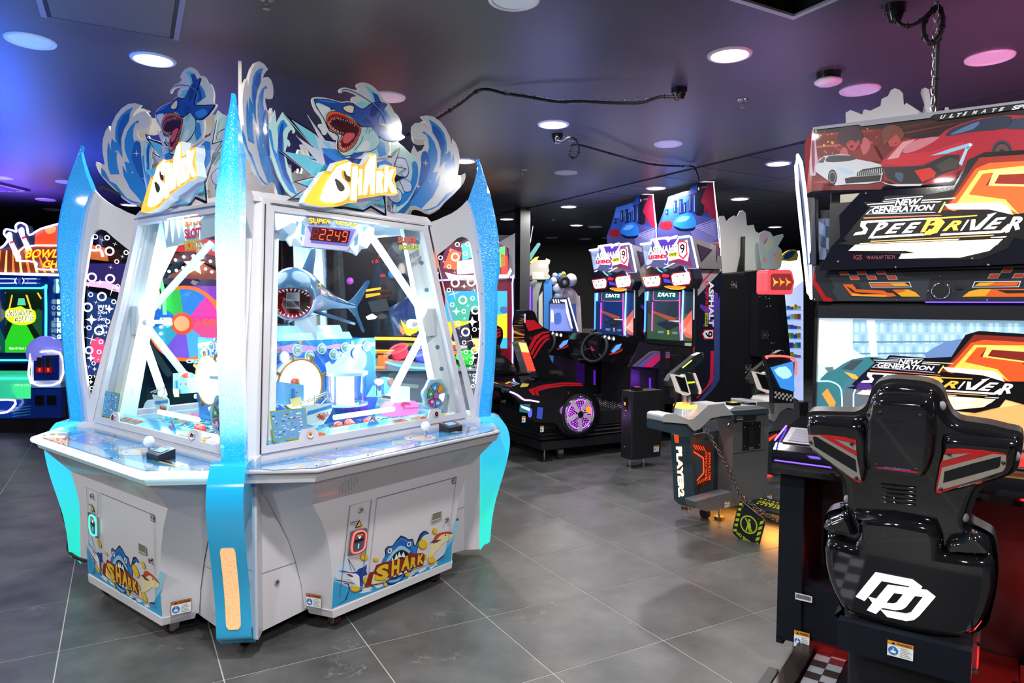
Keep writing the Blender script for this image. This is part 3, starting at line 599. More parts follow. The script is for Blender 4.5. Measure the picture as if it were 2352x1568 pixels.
# ---- shelf (control panel) all round
SH = [(-.80, .90), (-.605, 1.095), (.605, 1.095), (.80, .90), (.80, .74), (-.80, .74)]
JOYB = glass('crystal_ball', (.9, .95, 1), 1, .03, .35)
def shelf(k):
    mb = MB(); mb.prism([Wk(s, t-.015, .775, k) for s, t in SH], [Wk(s, t, .812, k) for s, t in SH], WHITE); mb.prism([Wk(s, t, .812, k) for s, t in SH], [Wk(s, t, .830, k) for s, t in SH], WHITE)
    o = mb.build('control_shelf', pusher)
    if k > 1: return
    pl = rpl(PSH, k); z = (680, 960, 5.004); uv = lambda t: uvs(PSH, t, z)
    a = MB(); ins = [(-.775, .885), (-.595, 1.075), (.595, 1.075), (.775, .885), (.775, .80), (-.775, .80)]
    a.poly(pl, [(s, -(t-.9)) for s, t in ins], pr('3c97dc', .25, .6), .0005)
    a.poly(pl, smooth([(-.76, .01), (-.60, -.165), (.0, -.17), (.25, -.165), (.1, -.13), (-.1, -.10), (-.35, -.12), (-.55, -.06)], 2), pr('bcd4ea', .2, .6), .0008)
    a.poly(pl, smooth([(.76, .01), (.60, -.165), (.2, -.17), (.3, -.12), (.55, -.10), (.66, .02), (.72, .06)], 2), pr('a8c8ea', .2, .6), .0008)
    for i in range(34): 
        x, y = random.uniform(-.7, .7), random.uniform(-.08, .07); a.poly(pl, star(x, y, .012, .004, 4, random.random()), pr('8cc6f4'), .0011)
    for x, y, r in ((-.32, .03, .025), (.02, .045, .018), (-.02, -.06, .034), (-.55, .05, .02)): rring(a, pl, x, y, r, .005, pr('cfe6fa'), .0012)
    # card of instructions, stars, joystick disc and prompt disc
    a.poly(pl, [(-.47, -.135), (-.16, -.115), (-.20, .045), (-.51, .03)], GOLD, .0014); a.poly(pl, [(-.455, -.125), (-.175, -.105), (-.21, .035), (-.495, .022)], pr('6b7fd8'), .0017)
    random.seed(11+k)
    for i in range(26): x, y = random.uniform(-.46, -.2), random.uniform(-.1, .015); a.poly(pl, rect(x, y, x+random.uniform(.01, .04), y+random.uniform(.005, .014)), pr(random.choice(['e8e4a0', 'e0889c', 'cfe8ff', 'f0d040', '4050a0', 'f4f4ff'])), .0019+.0001*(i % 4))
    a.poly(pl, disc(.17, -.02, .085, 28), GOLD, .0014); a.poly(pl, disc(.17, -.02, .078, 28), pr('c4d4f0'), .0017); rring(a, pl, .17, -.02, .06, .012, pr('d8584c'), .002); a.poly(pl, star(.17, -.02, .04, .02, 5), GOLD, .0022)
    a.poly(pl, disc(.02, -.035, .048, 24), GOLD, .0014); a.poly(pl, disc(.02, -.035, .043, 24), pr('9098a4'), .0017)
    a.poly(pl, [(.40, -.07), (.62, -.06), (.60, -.02), (.38, -.03)], GOLD, .0014); a.poly(pl, [(.41, -.062), (.60, -.052), (.59, -.025), (.39, -.034)], pr('dfe6f0'), .0016); a.poly(pl, [(.43, -.055), (.56, -.048), (.50, -.03), (.44, -.033)], BLK, .0018)
    a.poly(pl, star(-.62, -.10, .03, .013, 5), GOLD, .0014)
    a.build('shelf_artwork', o, label='printed blue underwater control panel')
    g = MB(); g.poly(pl, [(s*1.01, -(t-.9)) for s, t in SH[:4]]+[(.80, .11), (-.80, .11)], GLASS, .006); g.build('clear_cover', o)
    j = MB(); c = pl.w(.23, -.0, 0); j.cyl(c, c+V((0, 0, .03)), .008, CHROME); j.ball(c+V((0, 0, .052)), .027, mat('crystal_ball_facets', (.75, .8, .9), .08, emit=(.7, .8, 1), es=.05, coat=1), 9, 6); j.build('joystick', o, label='clear faceted ball joystick')
    if k == 1: c = pl.w(.40, -.025, 0)
    else: c = pl.w(.43, .005, 0)
    R = Matrix((pl.ux, pl.uz, V((0, 0, 1)))).transposed()
    cr = MB(); bx = [R@V(q) for q in ((-.055, -.04, 0), (.055, -.04, 0), (.055, .04, 0), (-.055, .04, 0))]; tx = [R@V(q) for q in ((-.055, -.04, .028), (.055, -.04, .028), (.055, .04, .048), (-.055, .04, .048))]
    cr.prism([c+q for q in bx], [c+q for q in tx], mat('black_reader_plastic', (.01, .01, .012), .25, coat=.4))
    r_ = cr.build('card_reader', o, bevel=.004, label='black card reader')
    ps = PL(c+(tx[0]+tx[2])/2+V((0, 0, .0008)), R@V((1, 0, 0)), tx[3]-tx[0]); sc = MB(); sc.poly(ps, rect(-.035, -.018, .035, .022), mat('reader_screen', h('6a8fae'), .1, emit=h('7fa8c8'), es=.5), .001); sc.poly(ps, disc(-.044, .028, .005, 8), gl('ff2020', 3), .0012); sc.poly(ps, disc(.036, -.03, .004, 8), gl('ff2020', 2), .0012); sc.build('reader_screen', o)
    for s, t in ((-.72, .87), (-.58, 1.06), (-.3, 1.06), (0, 1.06), (.3, 1.06), (.58, 1.06), (.72, .87), (-.3, .83), (.3, .83)):
        MB().ball(Wk(s, t, .838, k), .005, CHROME, 8, 5).build('screw', o)
# ---- corner pillars with horns and white fins
Zc4 = (560, 480, 2.852); TH7 = math.radians(7)
PDG = PL((CP.x, CP.y, 0), (math.cos(TH7), math.sin(TH7), 0), (0, 0, 1))
def diagpl(q):
    """vertical plane through the machine's axis and corner q (0 = right, 1 = front, 2 = left, 3 = back)"""
    a = TH7-q*math.pi/2; return PL((CP.x, CP.y, 0), (math.cos(a), math.sin(a), 0), (0, 0, 1))
def horn_mat(front):
    m = bpy.data.materials.new('lit_glitter_horn'); m.use_nodes = True; nt = m.node_tree; b = nt.nodes['Principled BSDF']; L = nt.links.new
    tc = nt.nodes.new('ShaderNodeTexCoord'); sx = nt.nodes.new('ShaderNodeSeparateXYZ'); L(tc.outputs['Generated'], sx.inputs[0])
    r = nt.nodes.new('ShaderNodeValToRGB'); E = r.color_ramp.elements; E[0].position = 0; E[0].color = (.0, .2, .6, 1); E[1].position = 1; E[1].color = (.01, .17, .6, 1)
    for p, c in ((.05, (.01, .3, .8)), (.12, (.4, .9, .95)), (.3, (.95, 1, 1)), (.55, (.9, 1, 1)), (.68, (.3, .8, .95)), (.78, (.02, .35, .8))) if front else ((.12, (.03, .35, .85)), (.45, (.06, .45, .9)), (.8, (.01, .25, .75))): e = E.new(p); e.color = (*c, 1)
    L(sx.outputs[2], r.inputs[0]); vo = nt.nodes.new('ShaderNodeTexVoronoi'); vo.inputs['Scale'].default_value = 110; L(tc.outputs['Object'], vo.inputs['Vector'])
    rr = nt.nodes.new('ShaderNodeValToRGB'); rr.color_ramp.elements[0].position = .1; rr.color_ramp.elements[0].color = (3.2, 3, 2.6, 1); rr.color_ramp.elements[1].position = .28; rr.color_ramp.elements[1].color = (.8, .8, .8, 1); L(vo.outputs[0], rr.inputs[0])
    mx = nt.nodes.new('ShaderNodeMix'); mx.data_type = 'RGBA'; mx.blend_type = 'MULTIPLY'; mx.inputs[0].default_value = 1; L(r.outputs[0], mx.inputs[6]); L(rr.outputs[0], mx.inputs[7])
    L(mx.outputs[2], b.inputs['Emission Color']); b.inputs['Base Color'].default_value = (.02, .3, .7, 1); b.inputs['Roughness'].default_value = .15
    bp = nt.nodes.new('ShaderNodeBump'); bp.inputs['Strength'].default_value = .6; bp.inputs['Distance'].default_value = .004; L(vo.outputs[0], bp.inputs['Height']); L(bp.outputs[0], b.inputs['Normal']); b.inputs['Coat Weight'].default_value = 1
    b.inputs['Emission Strength'].default_value = 1.0
    return m
HORN = horn_mat(False); HORNF = horn_mat(True); HORNF.name = 'bright_glitter_horn'; HORNF.node_tree.nodes['Principled BSDF'].inputs['Emission Strength'].default_value = 1.5
HORN.node_tree.nodes['Principled BSDF'].inputs['Emission Strength'].default_value = .6
CYANG = mat('gloss_cyan_plastic', h('22b2ee'), .12, coat=1)
def led_shell():
    m = mat('lit_cyan_green_shell', h('3fc0f0'), .15, coat=1); nt = m.node_tree; b = nt.nodes['Principled BSDF']; tc = nt.nodes.new('ShaderNodeTexCoord'); sx = nt.nodes.new('ShaderNodeSeparateXYZ'); nt.links.new(tc.outputs['Generated'], sx.inputs[0])
    r = nt.nodes.new('ShaderNodeValToRGB'); E = r.color_ramp.elements; E[0].color = (.0, .9, .4, 1); E[0].position = .25; E[1].position = 1; E[1].color = (.06, .42, .95, 1); e = E.new(.7); e.color = (.03, .7, .95, 1)
    nt.links.new(sx.outputs[2], r.inputs[0]); nt.links.new(r.outputs[0], b.inputs['Emission Color']); b.inputs['Emission Strength'].default_value = .65; return m
SHELL = led_shell()
FPTS = uvs(PDG, '1100,365 1113,405 1125,440 1136,490 1143,520 1147,560 1148,600 1148,628 1142,642 1143,700 1141,780 1136,860 1130,925 1127,958')
IPTS = uvs(PDG, '1100,365 1094,400 1086,430 1074,460 1083,466 1093,520 1100,560 1108,620 1113,700 1113,780 1110,850 1103,900 1098,958')
def interp(P, z):
    P = sorted(P, key=lambda q: q[1])
    if z <= P[0][1]: return P[0][0]
    for a, b in zip(P, P[1:]):
        if z <= b[1]: return a[0]+(b[0]-a[0])*(z-a[1])/max(1e-6, b[1]-a[1])
    return P[-1][0]
WIN = uvs(PDG, '10,240 60,200 120,150 180,95 220,83 260,100 285,140 305,250 325,380 345,500 358,620 365,740 368,850 362,960 358,1060 345,1180 330,1290 315,1390 290,1300 255,1170 220,1050 190,930 160,820 120,690 80,520 45,380', (1000, 520, 3.567))
def pillar(q):
    pl = diagpl(q); mb = MB(); rings = []
    for z in (.862, .92, 1.0, 1.1, 1.2, 1.35, 1.5, 1.65, 1.73, 1.755, 1.85, 1.95, 2.05, 2.155, 2.2, 2.25, 2.3, 2.35, 2.385, 2.40):
        a, b = interp(IPTS, z), interp(FPTS, z); hw = .048 if z < 1.9 else max(.006, .048*min(1, ((2.42-z)/.5)**.6)); b = max(b, a+.005)
        rings.append([pl.w(r_, z, w_) for r_, w_ in ((a, -hw), (b-.02, -hw), (b-.004, -hw*.6), (b, 0), (b-.004, hw*.6), (b-.02, hw), (a, hw))])
    mb.loft(rings[::-1], HORNF if q == 1 else HORN, False, True); mb.build('horn', pusher, label='tall blue glitter horn lit from inside')
    # lower housing
    P = smooth(uvs(PDG, '1097,1240 1110,1241 1121,1236 1124,1225 1127,1190 1134,1150 1145,1110 1157,1070 1166,1030 1168,1005 1163,980 1150,960 1138,953 1098,955 1080,975 1085,1010 1095,1060'), 3)
    P = [(r_+.0, z) for r_, z in P]; lo = MB(); hw = .072
    # solid body with rounded outer edge
    inner = [(min(r_, interp([(1.235, .08), (1.2, .3), (1.21, .5), (1.28, .72), (1.27, .82), (1.2, .87)], z)-.0), z) for r_, z in P]
    lo.slab(pl, P, SHELL if q in (0, 2) else CYANG, -hw, hw, None, True)
    o = lo.build('pillar_housing', pusher, bevel=.022, seg=3, label='glossy cyan lower housing glowing towards green' if q in (0, 2) else 'glossy sky-blue lower housing')
    bk = MB(); bk.slab(pl, [(.98, .07), (1.12, .07), (1.12, .86), (.98, .86)], WHITE, -.082, .082); bk.build('corner_post', pusher, bevel=.006)
    if q == 1:
        f = [(1.198, .17), (1.189, .20), (1.195, .3), (1.210, .42), (1.225, .50)]
        st = MB(); n = 12
        # orange lens follows the front of the housing
        def fr_(z): return interp([(b, a2) for b, a2 in []] or [(r_, zz) for r_, zz in FR], z)
        FR = sorted([(r_, zz) for r_, zz in P if r_ > 1.15 and zz < .8], key=lambda t_: t_[1])
        L = [z/100 for z in [15.5, 16, 17, 19, 22, 26, 30, 34, 38, 42, 46, 49, 51, 52.3, 53]]
        ring = []
        for z in L:
            e = min(1, ((z-.145)*(.545-z)/.012)); w_ = .030*min(1, max(.3, e*1.2))**.5; r_ = interp(FR, z)+.004; ring.append([pl.w(r_, z, -w_), pl.w(r_, z, w_)])
        om = mat('orange_glitter_lens', h('f0a060'), .3, emit=h('ff9a50'), es=.75, coat=.6); nt = om.node_tree; b = nt.nodes['Principled BSDF']; tc = nt.nodes.new('ShaderNodeTexCoord'); vo = nt.nodes.new('ShaderNodeTexVoronoi'); vo.inputs['Scale'].default_value = 220; nt.links.new(tc.outputs['Object'], vo.inputs[0]); rr = nt.nodes.new('ShaderNodeValToRGB'); rr.color_ramp.elements[0].color = (1, .75, .5, 1); rr.color_ramp.elements[1].color = (.75, .28, .08, 1); nt.links.new(vo.outputs[0], rr.inputs[0]); nt.links.new(rr.outputs[0], b.inputs['Emission Color'])
        st.loft(ring, om, True, False, False); st.build('glitter_lens', o, label='long orange glitter light lens')
    # white fin with window
    fin = MB(); cb_ = (.80+.21, .84)
    out = [(a, z) for a, z in [(1.0400, 2.156)]+uvs(PDG, '1062,472 1050,482 1036,491 1020,498 1005,505 985,512')]+[(1.075, .845)]+[(interp(IPTS, z)+.012, z) for z in (.86, 1.0, 1.2, 1.4, 1.6, 1.8, 1.95, 2.1)]
    hole = WIN
    pts3 = out+hole; tr = tessellate_polygon([[V((a, b, 0)) for a, b in out], [V((a, b, 0)) for a, b in hole]])
    for d, fl_ in ((.012, 1), (-.012, 0)):
        F_ = []
        for t in tr:
            t = list(t); a, b, c = [pts3[i] for i in t]; ccw = (b[0]-a[0])*(c[1]-a[1])-(b[1]-a[1])*(c[0]-a[0]) > 0
            F_.append(t if ccw == bool(fl_) else t[::-1])
        fin.add([pl.w(a, b, d) for a, b in pts3], F_, WHITE)
    for loop in (out, hole):
        n = len(loop); fin.add([pl.w(a, b, .012) for a, b in loop]+[pl.w(a, b, -.012) for a, b in loop], [[i, (i+1) % n, n+(i+1) % n, n+i] for i in range(n)], WHITE)
    fo = fin.build('fin_panel', pusher)
    pn = MB(); pn.poly(pl, hole, GLASS, .0); pn.build('fin_window', fo)
    if q in (0, 2):
        bb = MB(); z = (1000, 520, 3.567)
        for x, y, r_ in ((180, 147, 18), (265, 143, 18), (245, 222, 18), (42, 256, 17), (163, 250, 32), (112, 328, 16), (162, 462, 33), (294, 455, 33), (109, 520, 16), (224, 602, 32), (305, 588, 17), (138, 640, 17), (233, 694, 17), (328, 685, 33), (185, 793, 17), (320, 843, 17), (248, 864, 33), (236, 950, 16), (250, 1028, 16), (322, 1015, 28), (291, 1116, 14), (319, 1220, 14), (308, 1306, 14)):
            a, b = PDG.uv(z[0]+x/z[2], z[1]+y/z[2]); R_ = r_*.00082
            rring(bb, pl, a, b, R_, R_*.38, gl('ffffff', .7), .002, 16)
        for x, y, r_, n in ((215, 165, 18, 0), (123, 193, 17, 0), (70, 288, 17, 0), (158, 375, 17, 0), (235, 490, 17, 1), (150, 550, 42, 0), (318, 518, 20, 0), (172, 695, 28, 1), (267, 647, 18, 0), (240, 753, 18, 0), (302, 780, 36, 1), (193, 832, 17, 0), (352, 838, 12, 0), (303, 930, 42, 0), (210, 900, 12, 0), (310, 1075, 26, 1), (258, 1085, 14, 0), (325, 1140, 18, 0), (285, 1160, 14, 1), (285, 1213, 18, 0), (313, 1258, 16, 1)):
            a, b = PDG.uv(z[0]+x/z[2], z[1]+y/z[2]); bb.poly(pl, star(a, b, r_*.0009, r_*(.00034 if n else .00009), 4, .3*(n == 0)), gl('ffffff', .7), .002)
        bb.build('bubble_print', fo, label='white printed bubbles and sparkles')
        lb = MB(); E_ = [p for p in uvs(PDG, '290,150 310,250 330,380 350,500 363,620 370,740 373,850 367,960 363,1060 350,1180 335,1290', (1000, 520, 3.567))]
        lb.tube([pl.w(a-.004, b, 0) for a, b in E_], .006, gl('d8d0ff', 2.2), 6); lb.build('window_light_strip', fo)
        for z_ in (1.0, 1.3, 1.6, 1.85, 2.08): c = pl.w(interp(IPTS, z_)-.015, z_, .012); MB().ball(c, .006, CHROME, 8, 5).build('bolt', fo)
# ---- upper cabinet: posts, window frames, glass, interior
TUBE = gl('dcfbff', 9); FRM = mat('white_window_frame', (.62, .61, .66), .3, coat=.3)
INW = mat('lit_white_interior', (.85, .93, .97), .35, coat=.3)
def win(k):
    pl = rpl(PGL, k)
    pl_len = math.hypot(1.19, .19)
    O_ = [(-.70, 0), (.70, 0), (.535, pl_len), (-.535, pl_len)]; D_ = [(-.675, .035), (.675, .035), (.525, pl_len-.03), (-.525, pl_len-.03)]; I_ = [(-.645, .068), (.645, .068), (.485, pl_len-.06), (-.485, pl_len-.06)]
    def ringf(mb, A, B, d0, d1, m):
        for i in range(4):
            j = (i+1) % 4; mb.add([pl.w(*A[i], d0), pl.w(*A[j], d0), pl.w(*B[j], d0), pl.w(*B[i], d0), pl.w(*A[i], d1), pl.w(*A[j], d1), pl.w(*B[j], d1), pl.w(*B[i], d1)], [[4, 5, 6, 7], [3, 2, 1, 0], [0, 1, 5, 4], [2, 3, 7, 6]], m)
    m1 = MB(); ringf(m1, O_, D_, -.03, 0, FRM); o = m1.build('window_frame', pusher, bevel=.003)
    m2 = MB(); ringf(m2, [(x*.995, y) for x, y in D_], I_, -.02, .008, FRM); ringf(m2, [(x*1.004, y) for x, y in D_], [(x*.996, y) for x, y in D_], 0, .0015, RUBBER)
    for s in (-.42, .42): m2.slab(pl, smooth([(s-.06, .05), (s-.045, .10), (s-.03, .115), (s+.03, .115), (s+.045, .10), (s+.06, .05)], 1, False), FRM, 0, .0085)
    d = m2.build('window_door', pusher)
    for s in (-.42, .42):
        c = pl.w(s, .085, .009); MB().cyl(c, c+pl.n*.010, .016, CHROME, .014).cyl(c+pl.n*.010, c+pl.n*.011, .006, pr('c03028')).build('cam_lock', d)
    hg = MB(); c0, c1 = pl.w(-.50, pl_len-.028, .008), pl.w(.50, pl_len-.028, .008); hg.cyl(c0, c1, .006, mat('hinge_metal', (.3, .3, .33), .35, 1), n=10); hg.build('piano_hinge', d)
    g = MB(); g.poly(pl, I_, GLASS, -.004); g.build('window_glass', pusher)
    # corner post and roof rail
    po = MB(); z0, z1 = .83, 2.02
    po.prism([Wk(.70, .79, z0, k), Wk(.79, .70, z0, k), Wk(.745, .66, z0, k), Wk(.66, .745, z0, k)], [Wk(.535, .60, z1, k), Wk(.60, .535, z1, k), Wk(.555, .50, z1, k), Wk(.50, .555, z1, k)], WHITE)
    po.build('corner_post', pusher, bevel=.003)
    # lit inner corner panel with lightening holes
    ip = MB()
    c = [Wk(.56, .72, z0, k), Wk(.72, .56, z0, k), Wk(.53, .40, z1, k), Wk(.40, .53, z1, k)]
    ip.add(c, [[0, 1, 2, 3]], INW); pc = PL((c[0]+c[1])/2, c[0]-c[1], (c[2]+c[3])/2-(c[0]+c[1])/2)
    for y, r_ in ((.2, .016), (.5, .016), (.9, .016), (1.03, .016)): ip.poly(pc, disc(0, y, r_, 14), pr('5f8fb0'), .004)
    ip.build('inner_corner_panel', pusher)
    dp = diagpl(k); wp = MB(); wp.slab(dp, [(.99, .87), (.85, .87), (.64, 2.0), (.765, 2.0)], INW, -.012, .012)
    for z_ in (1.15, 1.28, 1.62, 1.78, 1.9): wp.poly(dp, disc(.945-.19*(z_-.87), z_, .013, 12), pr('5f8fb0'), .0135)
    wp.build('inner_web_panel', pusher)
    # diagonal light tubes meeting at a bracket on the corner post
    ends = {0: (1,), 1: (-1,), 2: (1, -1), 3: ()}[k] if k < 2 else {2: (1,), 3: (-1,)}[k]
    for sd in ends:
        nd = Wk(sd*.555, .60, 1.43, k); tp = Wk(sd*.16, .55, 1.90, k); bt = Wk(sd*.26, .60, 1.03, k)
        tm_ = TUBE if k < 2 else gl('8fd8f0', 2.0)
        MB().cyl(tp, nd, .020, tm_).build('light_tube', pusher, label='glowing diagonal light tube'); MB().cyl(nd, bt, .020, tm_).build('light_tube', pusher, label='glowing diagonal light tube')
        br = MB(); q = PL(nd, RK[k]@E1, (0, 0, 1)); br.slab(q, smooth([(-.05, -.08), (.06, -.08), (.06, .08), (-.03, .08), (-.06, .03)], 1), INW, -.01, .02); c = q.w(-sd*.05, -.01, .0); br.cyl(c, c-q.ux*sd*.08+q.n*.0, .012, INW); br.cyl(c-q.ux*sd*.07, c-q.ux*sd*.11, .026, mat('clear_lamp_cup', (.8, .85, .9), .1, coat=1), n=16)
        br.build('lamp_bracket', pusher)
    hz = MB(); hz.cyl(Wk(-.18, .66, .955, k), Wk(.22, .66, .955, k), .013, gl('c8fff4', 5)); hz.build('playfield_tube', pusher, label='glowing horizontal tube over the playfield')
for k in range(4): cabinet(k); shelf(k); win(k); pillar(k)
# casters
for k in range(4):
    for s in (-.34, .34):
        c = Wk(s, .86, 0, k); cs_ = MB(); ax = RK[k]@E1; cs_.cyl(c+V((0, 0, .032))-ax*.014, c+V((0, 0, .032))+ax*.014, .032, mat('red_caster_tyre', (.06, .012, .012), .4), n=24); cs_.cyl(c+V((0, 0, .032))-ax*.016, c+V((0, 0, .032))+ax*.016, .02, pr('8c8894'), n=16)
        w_ = cs_.build('caster_wheel', pusher); fk = MB()
        for e in (-.019, .019): fk.prism([c+ax*e+(RK[k]@E2)*a+V((0, 0, b)) for a, b in ((-.012, .02), (.02, .02), (.035, .075), (-.03, .075))], [c+ax*(e+.003)+(RK[k]@E2)*a+V((0, 0, b)) for a, b in ((-.012, .02), (.02, .02), (.035, .075), (-.03, .075))], STEEL)
        fk.build('caster_fork', pusher)
# core under the shelf, roof, playfield, centre tower
co = MB(); co.prism([Wk(s, t, .78) for s, t in ((-.7, .7), (.7, .7), (.7, -.7), (-.7, -.7))], [Wk(s, t, .868) for s, t in ((-.7, .7), (.7, .7), (.7, -.7), (-.7, -.7))], pr('48b8d8', .15, 1)); co.build('playfield', pusher)
rf = MB(); rf.prism([Wk(s, t, 2.0) for s, t in ((-.6, .6), (.6, .6), (.6, -.6), (-.6, -.6))], [Wk(s, t, 2.05) for s, t in ((-.57, .57), (.57, .57), (.57, -.57), (-.57, -.57))], WHITE)
rf.prism([Wk(s, t, 2.05) for s, t in ((-.2, .2), (.2, .2), (.2, -.2), (-.2, -.2))], [Wk(s, t, 2.25) for s, t in ((-.2, .2), (.2, .2), (.2, -.2), (-.2, -.2))], WHITE); rf.build('roof', pusher, bevel=.004)
fp = MB(); fp.prism([Wk(s, t, .09) for s, t in ((-.74, .74), (.74, .74), (.74, -.74), (-.74, -.74))], [Wk(s, t, .12) for s, t in ((-.74, .74), (.74, .74), (.74, -.74), (-.74, -.74))], BLACK); fp.build('base_plate', pusher)
for k in range(4):
    c = Wk(0, .42, 1.97, k); lamp('AREA', 'window_lamp', c, 5, (.75, .95, 1), .5).data.specular_factor = .2
    if k < 2: lamp('POINT', 'window_lamp', Wk(.3*(1-2*k), .5, 1.2, k), 4, (.8, .97, 1), .1)
# ================================================================== SHARK TOPPERS
Zs = (700, 180, 7.127); Zg = (640, 260, 6.532); Zw = (540, 130, 4.478); Zv = (890, 250, 6.274)
ACR = mat('white_acrylic', (.62, .62, .68), .18, coat=.8); EDGE = mat('acrylic_edge', (.9, .87, .82), .3)
AQ2 = pr('2fa9c4', .2, .8); NV2 = pr('1b4aa2', .15, 1); BL2 = pr('2f86d6', .15, 1); DB2 = pr('2060b8', .15, 1); PT2 = pr('b5dcd8', .15, .8); WH2 = pr('c9ccdf', .15, .8)
def teeth(mb, pl, pts, n, w, L, side, m, d):
    Q = smooth(pts, 6, False)
    for i in range(n):
        j = int(i*(len(Q)-2)/max(1, n-1)); a = Q[j]; b = Q[j+1]; dx, dy = b[0]-a[0], b[1]-a[1]; l = math.hypot(dx, dy) or 1; tx, ty = dx/l, dy/l; nx, ny = -ty*side, tx*side; LL = L*(.75+.4*((i*7) % 3)/2)
        mb.poly(pl, [(a[0]-tx*w, a[1]-ty*w), (a[0]+tx*w, a[1]+ty*w), (a[0]+tx*w*.5+nx*LL*.8, a[1]+ty*w*.5+ny*LL*.8), (a[0]+nx*LL, a[1]+ny*LL)], m, d)
def dirv(d): return V((math.cos(math.radians(d)), math.sin(math.radians(d)), 0))
PWL = PL(CP+dirv(-83)*1.03, dirv(83), (0, 0, 1)); PWR = PL(CP+dirv(7)*1.03, dirv(21), (0, 0, 1))
def waveart(mb, pl, sg):
    uv_ = lambda t: [(sg*a, b) for a, b in uvs(PWR, t, Zv)]
    mb.slab(pl, smooth(uv_('470,110 560,92 660,110 760,180 840,280 900,400 925,510 940,430 990,500 1025,600 1040,700 1035,800 1010,960 1060,960 1120,930 1128,980 1100,1060 1040,1140 950,1230 830,1330 760,1410 680,1460 600,1490 540,1470 480,1430 400,1400 330,1410 280,1460 240,1540 60,1540 60,1200 300,700 340,640 380,525 430,620 500,590 540,520 548,440 500,448 430,440 370,410 340,340 350,250 400,200 470,200 540,240 600,285 580,230 530,170'), 1), ACR, -.014, 0, EDGE)
    for q, m, d in (('590,150 680,200 760,270 820,360 850,480 855,600 830,650 860,640 900,600 915,680 910,780 950,650 970,760 968,900 960,1000 930,1090 800,1080 830,960 840,850 820,745 790,800 750,855 765,720 770,600 730,470 650,340 630,230', BL2, .001), ('640,230 720,270 790,380 820,500 810,620 780,720 770,600 730,470 660,340', DB2, .0015),
        ('500,340 525,325 555,345 620,400 680,490 720,620 720,740 690,830 650,915 690,910 725,900 700,1020 680,1070 760,960 740,1100 690,1190 650,1270 560,1360 490,1440 400,1395 330,1400 250,1500 70,1540 70,1430 340,1280 440,1110 470,900 485,800 480,700 500,620 545,600 570,640 600,560 590,450 560,370 530,365', BL2, .001), ('490,720 500,630 560,610 600,700 620,850 560,1000 470,1150 380,1290 200,1400 340,1240 440,1110 480,900', DB2, .0015),
        ('500,1455 600,1440 700,1400 780,1310 850,1220 940,1180 1000,1060 1060,1000 1115,935 1115,990 1050,1110 930,1220 820,1320 740,1400 650,1450 570,1470', BL2, .001)): mb.poly(pl, uv_(q), m, d)
    for x, y, r in ((550, 780, 30), (840, 775, 20), (610, 1042, 18), (440, 1118, 26)): a, b = PWR.uv(Zv[0]+x/Zv[2], Zv[1]+y/Zv[2]); a *= sg; mb.poly(pl, star(a, b, r*.0007, r*.00014, 4), WH2, .002)

